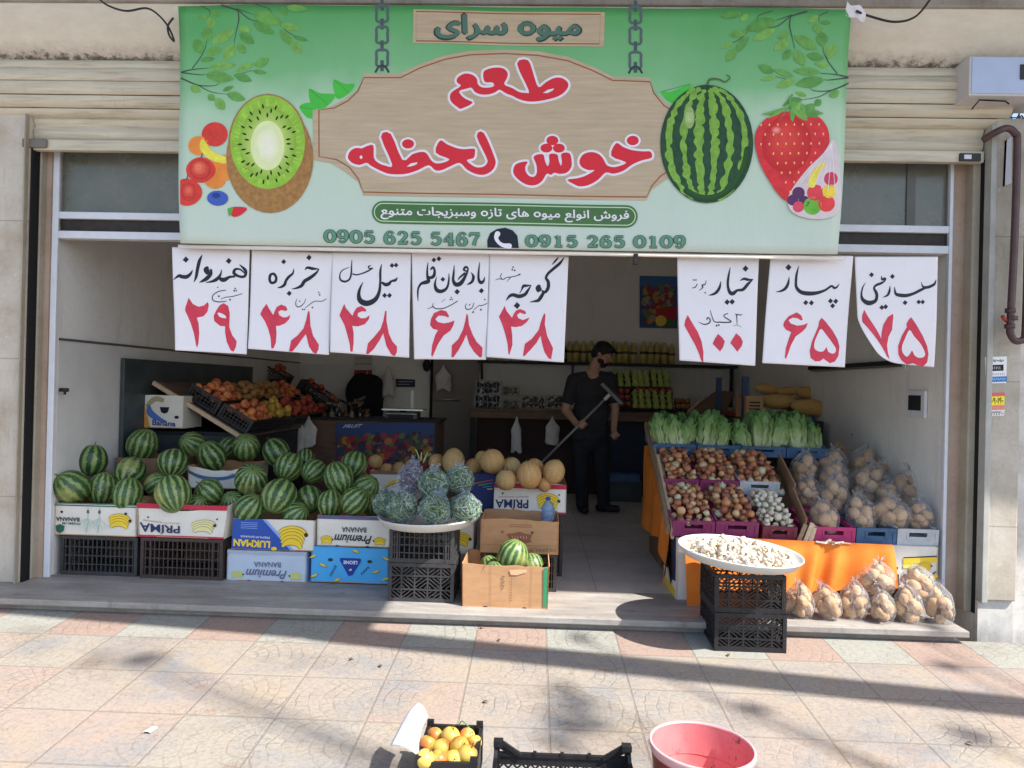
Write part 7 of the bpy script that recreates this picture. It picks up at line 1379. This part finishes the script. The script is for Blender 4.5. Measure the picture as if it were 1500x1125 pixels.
fruit_tray(906, 925, 570, 598, 8.19, 'narrow tray of red apples', RAP[0], 'red_apple', 2, 3, 'red apple in the narrow tray by the mop head', 1.05); fruit_tray(884, 905, 584, 600, 8.18, 'low tray of yellow apples', YAP[0], 'yellow_apple', 3, 1, 'yellow apple in the low tray behind the man', 1.)
fruit_tray(990, 1012, 585, 601, 8.22, 'last tray of brown fruit', NEC[0], 'brown_pear', 3, 2, 'brown fruit in the last tray on the right', 1.); fruit_tray(930, 985, 569, 577, 8.34, 'thin tray of red apples', RAP[1], 'red_apple', 6, 1, 'red apple in the thin row between the pear trays', .95)
b = MB(); A, B_, C_, D_ = at(1003, 606, Y=7.75), at(1060, 611, Y=7.6), at(1077, 573, Y=8.0), at(1048, 573, Y=8.1)
b.grid(lambda u, v: tuple((A*(1-u)+B_*u)*(1-v)+(D_*(1-u)+C_*u)*v+Vector((0, -.02*math.sin(math.pi*u), .015*math.sin(u*30)*.3))), 20, 14, mat('woven_sack', (.17, .11, .08), .85, .35, 60.)); o = b.build('woven_sack'); md = o.modifiers.new('s', 'SOLIDIFY'); md.thickness = .05; tag(o, 'brown woven sack leaning at the right end of the back table', 'sack')
plank('pale stick lying against the woven sack', at(1008, 603, Y=7.55), at(1033, 580, Y=7.7), .02, .02, WOOD2)
# right hand rack with long melons
xs0, xs1 = at(1080, 600, Y=6.5).x, 2.38; rkz = at(1150, 607, Y=6.3).z
rt = thing('metal_rack', 'blue metal rack with long melons against the right wall', 'rack', ((xs0+xs1)/2, 6.25, 0)); hw = (xs1-xs0)/2
for sx in (-1, 1):
    for y in (0, .9): b = MB(); b.box(sx*hw-.025-(.02 if sx > 0 else 0), sx*hw+.025-(.02 if sx > 0 else 0), y, y+.04, 0, rkz+(.32 if sx < 0 else .0), mat('blue_rack_paint', (.03, .06, .14), .45)); b.build('post', rt)
b = MB(); b.box(-hw, hw-.03, -.01, .95, rkz-.03, rkz, mat('rack_shelf_red', (.16, .035, .03), .5)); b.build('shelf', rt); b = MB(); b.box(-hw, hw-.03, .02, .9, rkz-.34, rkz-.31, DBLACK); b.box(-hw, hw-.03, .02, .04, rkz-.31, rkz-.031, DBLACK); b.build('lower_shelf', rt)
KHZ = NG('long_melon_skin', .6, .3); o_ = KHZ.tc.outputs['Object']; n_ = KHZ.noise(o_, 14., 5, .7); v_ = KHZ.vor(o_, 55.); KHZ.col(KHZ.mix(KHZ.smooth(v_, .02, .1, .4, 0.), KHZ.mix(KHZ.smooth(n_, .38, .64), (.50, .26, .07), (.42, .27, .09)), (.58, .44, .22)))
b = MB(); w = wobble(7, .04); b.ball((0, 0, 0), (.17, .068, .068), KHZ.m, 24, 18, lambda d: w(d)*(1+.05*d.x)); KHM = b.mesh('long_melon')
for px, py, Y, s, a, l in [(1137, 588, 6.35, .95, .0, 'long melon at the bottom left of the rack pile'), (1187, 597, 6.25, 1.05, .1, 'spotted long melon lying in front on the rack'), (1123, 570, 6.5, .72, .05, 'long melon at the top left of the rack pile'), (1153, 573, 6.5, .62, -.1, 'small long melon on top in the middle'), (1190, 577, 6.5, .95, .12, 'long melon at the top right of the rack pile'), (1218, 583, 6.55, .7, .15, 'long melon half behind the brown square box'), (1160, 592, 6.6, .9, 0, 'long melon hidden behind the spotted one')]:
    tag(inst('long_melon', KHM, at(px, py, Y=Y), (rl.uniform(0, 6), a, rl.uniform(-.15, .15)), s), l, 'melon', 'long melons on the blue rack')
t = thing('square_box', 'small tan cardboard box tilted at the right end of the rack', 'box', at(1244, 616, Y=6.3), R_(8), rot=(0, R_(-4), R_(8))); b = MB(); b.box(-.13, .13, 0, .2, 0, .22, KRAFT); bevel(b.build('body', t), .004); b = MB(); b.box(-.142, -.131, .0, .2, .0, .22, MATS['brown_wood']); b.build('side_flap', t)
carton('stall_carton', 'pale crate with slots standing behind the lettuces on the rack', 1092, 1118, 580, 612, 6.2, .3, KRAFT, lambda D, W, H: [D.stroke([(W*.2, H*y, 1.2), (W*.8, H*y, 1.2)], BLK, sm=1) for y in (.3, .45, .6)])
boxthing('dark_box', 'dark brown box under the rack by the right wall', 'box', at(1192, 640, Y=6.0).x, 2.36, 6.0, 6.2, at(1230, 664, Y=6.0).z, rkz-.04, mat('dark_brown_box', (.035, .02, .018), .6))
boxthing('rack_base', 'plain dark base under the dark brown box', 'stand', 1.9, 2.34, 6.02, 6.2, 0, at(1230, 664, Y=6.0).z-.002, DBLACK)
b = MB(); A = at(1222, 668, Y=5.75); b.add([at(1222, 646, Y=5.8), at(1222, 672, Y=5.7), at(1262, 672, Y=5.7), at(1255, 655, Y=5.8)], [(0, 1, 2, 3)], KRAFT); o = b.build('cardboard_piece'); md = o.modifiers.new('s', 'SOLIDIFY'); md.thickness = .006; tag(o, 'torn cardboard lid behind the potato bags', 'cardboard')
b = MB(); b.tube(smooth_path([tuple(at(x, y, Y=5.6)) for x, y in ((1278, 664), (1268, 650), (1260, 638), (1254, 634), (1247, 637))], 5), .006, WOOD, 6); tag(b.build('bent_stick'), 'thin bent stick rising behind the potato bags', 'stick')
# right wall fittings
pw = at(1345, 592, X=2.415); t = thing('wall_intercom', 'white wall intercom with a dark screen on the right wall', 'intercom', pw); b = MB(); b.box(-.02, 0, -.11, .11, -.085, .085, ALU); bevel(b.build('frame', t), .004); b = MB(); b.box(-.0225, -.0205, -.07, .08, -.04, .055, DBLACK); b.build('screen', t)
pw = at(1316, 537, X=2.415); b = MB(); b.box(pw.x-.008, pw.x, pw.y-.1, pw.y+.1, pw.z-.02, pw.z+.03, WCARD); tag(b.build('wall_card'), 'small white card on the right wall below the last price sign', 'card')
pa, pb_ = at(1258, 521, X=2.40), at(1272, 519, X=2.40); b = MB(); b.bar((2.385, 4.8, 1.455), (2.385, 6.4, 1.455), .03, .03, DBLACK); b.bar((2.39, 4.8, 1.43), (2.39, 6.4, 1.43), .012, .012, STEEL); tag(b.build('wall_rail'), 'dark rail along the right wall behind the price signs', 'rail')
pw = at(88, 571, X=-2.95); b = MB(); b.tube([pw, pw+Vector((.05, 0, 0))], .012, DBLACK); b.tube([pw+Vector((.03, 0, 0)), pw+Vector((.03, 0, -.03))], .008, DBLACK); tag(b.build('wall_hook'), 'small black hook on the left wall near the frame', 'hook')
# ------------------------------------------------------------------ the man with the squeegee
PY = 7.2
def J(px, py, dy=0.): return at(px, py, Y=PY+dy)
def blob(shapes, m, name, parent, vox=.012, sm=4):
    b = MB()
    for s in shapes:
        if s[0] == 'c':                                             # tapered limb
            p, q, r1, r2 = s[1:]; n = 7; b.tube([p.lerp(q, i/n) for i in range(n+1)], [r1+(r2-r1)*i/n for i in range(n+1)], m, 14); b.ball(p, r1, m, 14, 10); b.ball(q, r2, m, 14, 10)
        else: b.ball(s[1], s[2], m, 20, 14, M=s[3] if len(s) > 3 else None)
    o = b.build('tmp'); md = o.modifiers.new('r', 'REMESH'); md.mode = 'VOXEL'; md.voxel_size = vox; md.use_smooth_shade = True
    m2 = o.modifiers.new('s', 'SMOOTH'); m2.factor = .5; m2.iterations = sm
    dg = bpy.context.evaluated_depsgraph_get(); dg.update(); me = bpy.data.meshes.new_from_object(o.evaluated_get(dg)); me.name = name
    me.materials.clear(); me.materials.append(m); me.polygons.foreach_set('use_smooth', [True]*len(me.polygons))
    bpy.data.objects.remove(o); o = bpy.data.objects.new(name, me); COL.objects.link(o)
    if parent: o.parent = parent; o.location = -parent.location
    return o
SKIN = mat('skin', (.42, .24, .165), .5, .12, 20., .35); SHIRT = mat('charcoal_tshirt', (.032, .032, .038), .85, .25, 30., .2, .3, 120.); TROU = mat('black_trousers', (.022, .022, .026), .85, .25, 20., .2, .3, 90.); HAIR = mat('black_hair', (.008, .007, .007), .6, .3, 60., .4, .6, 160.); SHOE = mat('black_shoes', (.012, .012, .013), .5)
man = thing('person', 'bearded man in a dark t-shirt and black trousers holding a long squeegee pole', 'person', (J(862, 750).x, PY, 0))
head = J(882, 519, -.02); HR = Matrix.Rotation(R_(76), 4, 'Z') @ Matrix.Rotation(R_(30), 4, 'X')   # face turned to the right, looking down
def hd(x, y, z): return head+(HR @ Vector((x, y, z)))                                             # face looks along -y before turning
shR, shL = J(841, 558, .0), J(893, 556, .05); elR, wrR = J(828, 600, -.03), J(848, 625, -.20); elL, wrL = J(901, 598, .06), J(899, 630, -.02)
hand = J(853, 622, -.24)
sk = [('e', hd(0, 0, .02), (.074, .092, .095), HR), ('e', hd(0, -.02, -.035), (.056, .068, .075), HR), ('e', hd(0, -.062, -.075), (.032, .03, .028), HR), ('e', hd(0, -.098, -.012), (.013, .018, .022), HR), ('c', hd(0, -.088, .018), hd(0, -.104, -.018), .008, .011), ('e', hd(.076, .01, -.01), (.010, .02, .03), HR), ('e', hd(-.076, .01, -.01), (.010, .02, .03), HR), ('e', hd(0, -.082, .032), (.048, .014, .010), HR),
      ('c', J(869, 545, .03), hd(0, .015, -.05), .062, .056), ('e', J(867, 552, .03), (.11, .08, .05)), ('c', elR+(shR-elR)*.35, elR, .050, .044), ('c', elR, wrR, .044, .030), ('c', elL+(shL-elL)*.35, elL, .050, .044), ('c', elL, wrL, .044, .030),
      ('e', hand, (.045, .036, .046)), ('c', wrR, hand, .030, .034), ('e', wrL+Vector((.01, -.02, -.05)), (.034, .036, .05)), ('c', wrL, wrL+Vector((.01, -.02, -.05)), .03, .032), ('c', J(867, 552, .03), J(866, 600, .02), .09, .09), ('c', J(866, 600, .02), J(864, 640, .02), .09, .08), ('c', J(867, 556, .02), shR, .05, .05), ('c', J(867, 556, .02), shL, .05, .05), ('c', shR, elR, .05, .044), ('c', shL, elL, .05, .044)]
p0, p1 = at(893, 578, Y=PY-.27), at(787, 684, Y=PY-.27); pd = (p1-p0).normalized()
for h_, sgn in ((hand, 1), (wrL+Vector((.01, -.02, -.05)), -1)):                                   # fingers closed round the pole, a thumb against them
    for k in range(4):
        c = h_+pd*(.018*(k-1.5)*1.15); up = Vector((0, -1, 0)); sd = pd.cross(up).normalized(); r = .0095-.0008*abs(k-1.2)
        a = c+sd*.03; b_ = c+sd*.028+up*.034; d_ = c-sd*.004+up*.052; e_ = c-sd*.028+up*.036
        sk += [('c', a, b_, r, r), ('c', b_, d_, r, r*.95), ('c', d_, e_, r*.95, r*.85)]
    t0 = h_-sd*.026-pd*.02; sk += [('c', t0, t0+up*.028-pd*.014, .012, .011), ('c', t0+up*.028-pd*.014, t0+up*.046+sd*.012-pd*.004, .011, .009)]
blob(sk, SKIN, 'body', man, .0075, 4)
EYE = mat('eye_white', (.5, .48, .46), .3); IRIS = mat('iris', (.02, .012, .01), .2)
for sx in (-1, 1):
    b = MB(); b.ball(hd(sx*.031, -.084, .016), (.013, .010, .008), EYE, 12, 8, M=HR); b.ball(hd(sx*.031, -.0925, .013), (.006, .003, .006), IRIS, 8, 6, M=HR); o = b.build('eye', man); o.location = -man.location
    b = MB(); b.tube([hd(sx*.014, -.096, .034), hd(sx*.032, -.093, .040), hd(sx*.05, -.08, .034)], [.004, .005, .003], HAIR, 6); o = b.build('eyebrow', man); o.location = -man.location
blob([('e', hd(0, .012, .052), (.086, .098, .082), HR), ('e', hd(0, .05, .0), (.076, .062, .085), HR), ('e', hd(0, -.05, .088), (.066, .05, .034), HR), ('e', hd(.072, .0, .03), (.014, .035, .045), HR), ('e', hd(-.072, .0, .03), (.014, .035, .045), HR)], HAIR, 'hair', man, .009, 3)
blob([('e', hd(0, -.062, -.082), (.042, .038, .034), HR), ('e', hd(.052, -.03, -.062), (.012, .040, .028), HR), ('e', hd(-.052, -.03, -.062), (.012, .040, .028), HR), ('c', hd(-.025, -.097, -.042), hd(.025, -.097, -.042), .008, .008)], HAIR, 'beard', man, .007, 3)
b = MB(); b.tube([hd(-.02, -.103, -.056), hd(0, -.108, -.055), hd(.02, -.103, -.056)], [.003, .005, .003], mat('lips', (.30, .10, .09), .4), 6); o = b.build('mouth', man); o.location = -man.location
blob([('e', J(867, 572, .03), (.205, .125, .17)), ('e', J(866, 604, .025), (.185, .125, .19)), ('e', J(864, 630, .02), (.178, .12, .13)), ('c', J(867, 553, .03), shR, .075, .078), ('c', J(867, 553, .03), shL, .075, .078), ('c', shR, shR.lerp(elR, .66), .080, .066), ('c', shL, shL.lerp(elL, .66), .080, .066), ('e', J(862, 640, .02), (.172, .118, .07))], SHIRT, 't_shirt', man, .011, 5)
fR, fL = J(853, 740, -.02), J(884, 738, .05)
blob([('e', J(863, 645, .02), (.168, .122, .12)), ('c', J(851, 652, .0), J(851, 698, -.03), .098, .078), ('c', J(851, 698, -.03), fR, .076, .060), ('c', J(880, 652, .04), J(883, 697, .03), .098, .078), ('c', J(883, 697, .03), fL, .076, .060), ('e', fR+Vector((0, 0, -.0)), (.066, .07, .04)), ('e', fL, (.066, .07, .04))], TROU, 'trousers', man, .011, 5)
for f, d_ in ((fR, Vector((.03, -.16, 0))), (fL, Vector((.16, -.07, 0)))):
    g0 = Vector((f.x, f.y, .045)); blob([('c', g0-d_*.25, g0+d_*.8, .042, .036), ('c', g0, Vector((f.x, f.y, .1)), .045, .05)], SHOE, 'shoe', man, .01, 3)
b = MB(); b.ball(p0, .002, STEEL, 6, 4); sq = thing('squeegee', 'long squeegee with a pale pole held across the man', 'squeegee', p0)
b = MB(); b.tube([Vector((0, 0, 0)), p1-p0], .0125, mat('pole_metal', (.28, .27, .26), .4, .1, 20., .5, metal=.3), 10); b.build('pole', sq)
h0, h1 = at(881, 562, Y=PY-.27)-p0, at(911, 592, Y=PY-.27)-p0; b = MB(); b.bar(h0, h1, .03, .03, mat('squeegee_head', (.20, .20, .20), .5)); bevel(b.build('head', sq), .004); b = MB(); b.bar(h0+Vector((.012, 0, .012)), h1+Vector((.012, 0, .012)), .008, .03, DBLACK); b.build('rubber_blade', sq); b = MB(); b.tube([Vector((0, 0, 0)), (p1-p0).normalized()*.07], .018, ALU, 10); b.build('collar', sq)
# ------------------------------------------------------------------ unseen things that shade the front: balcony, added bay and beam, street tree
hb_ = 3.95; ye = 4.40-.345*hb_
b = MB(); b.box(-9, 9, ye, 4.42, hb_, hb_+.18, CONC); o = part('balcony_slab', b)
pts = [(-9, 3.40-.0), (-9, 4.0), (2.15, 4.0), (2.15, 2.20), (0.0, 2.43), (-3.0, 2.72)]; h2 = hb_+.182
pts = [(-9, ye+.05), (2.2, ye+.05), (2.2, 2.19), (0., 2.43), (-3., 2.70), (-9, 3.0)]
b = MB(); n = len(pts); b.add([(x, y, h2) for x, y in pts]+[(x, y, h2+.12) for x, y in pts], [tuple(range(n-1, -1, -1)), tuple(range(n, 2*n))]+[(i, (i+1) % n, n+(i+1) % n, n+i) for i in range(n)], CONC); part('shade_bay', b)  # unseen bay, added and shaped to shade the left of the step
def up(px, py, h):                                                  # the point h metres up whose shadow falls on this spot of the pavement
    p = atp(px, py); t = (h-p.z)/(-LD.z); return p-LD*t
A, B_ = up(500, 930, 4.25), up(1500, 1036, 4.25); d_ = (B_-A).normalized()
b = MB(); b.bar(A-d_*.2, B_+d_*1.2, .17, .20, CONC); t = thing('shade_beam', 'grey steel awning arm reaching out from the balcony overhead', 'awning arm', A); o = b.build('arm', t); o.location = -A  # unseen beam, added so its shadow makes the slanting band on the tiles
LFT = [mat('tree_leaf_%d' % i, c, .55, .3, 20.) for i, c in enumerate(((.05, .10, .025), (.07, .12, .03), (.04, .085, .02)))]; BARK = mat('tree_bark', (.09, .07, .05), .9, .3, 12., .1, .6, 30.)
tr_ = thing('street_tree', 'street tree standing at the kerb beside the shop front', 'tree', (8.6, -2.2, pav(-2.2))); rt_ = random.Random(12); b = MB(); base = Vector(tr_.location)
trunk = smooth_path([(0, 0, 0), (.1, .05, 2.), (-.05, .1, 4.2), (.1, .2, 6.4), (.0, .2, 8.6)], 5); b.tube(trunk, [.19-.14*i/(len(trunk)-1) for i in range(len(trunk))], BARK, 12)
tips = []
for k in range(11):
    a = k*2.4; z = 4.2+k*.4; L = rt_.uniform(1.2, 2.2); e = Vector((.05+math.cos(a)*L, .1+math.sin(a)*L*.8, z+rt_.uniform(.5, 1.2))); P = smooth_path([(.03, .1, z), tuple(Vector((.03, .1, z)).lerp(e, .5)+Vector((0, 0, .25))), tuple(e)], 4); b.tube(P, [.05-.035*i/(len(P)-1) for i in range(len(P))], BARK, 7); tips += [e, Vector(P[len(P)//2])]
wisp = []
for (px, py, h, s) in ((830, 1012, 8.4, .08), (838, 1040, 8.2, .09), (832, 1062, 8.2, .07), (826, 1088, 8.0, .04), (178, 968, 9.2, .10), (215, 964, 9.2, .05), (848, 935, 8.0, .04), (1345, 935, 7.4, .05), (1385, 975, 7.6, .04), (1470, 930, 7.8, .07), (1425, 1080, 7.0, .05), (1100, 1035, 7.6, .02)):
    e = up(px, py, h)-base; wisp.append((e, s)); z0 = Vector((.03, .15, 6.2)); P = smooth_path([tuple(z0), tuple(z0.lerp(e, .55)+Vector((0, 0, .5))), tuple(e)], 5); b.tube(P, [.035-.027*i/(len(P)-1) for i in range(len(P))], BARK, 6)
b.build('trunk', tr_); b = MB()
def leafclump(c, R, n, sz):
    for k in range(n):
        p = c+Vector((rt_.gauss(0, 1), rt_.gauss(0, 1), rt_.gauss(0, .8)))*R*.55; u = Vector((rt_.uniform(-1, 1), rt_.uniform(-1, 1), rt_.uniform(-.7, .7))).normalized(); v = u.cross(Vector((rt_.uniform(-1, 1), rt_.uniform(-1, 1), 1))).normalized(); l = sz*rt_.uniform(.7, 1.3)
        b.add([p-u*l, p+v*l*.45, p+u*l, p-v*l*.45], [(0, 1, 2, 3)], LFT[k % 3])
for e in tips: leafclump(e, .7, 130, .07)
for e, s in wisp: leafclump(e, s*1.3, int(10+s*240), .045)
b.build('crown', tr_)
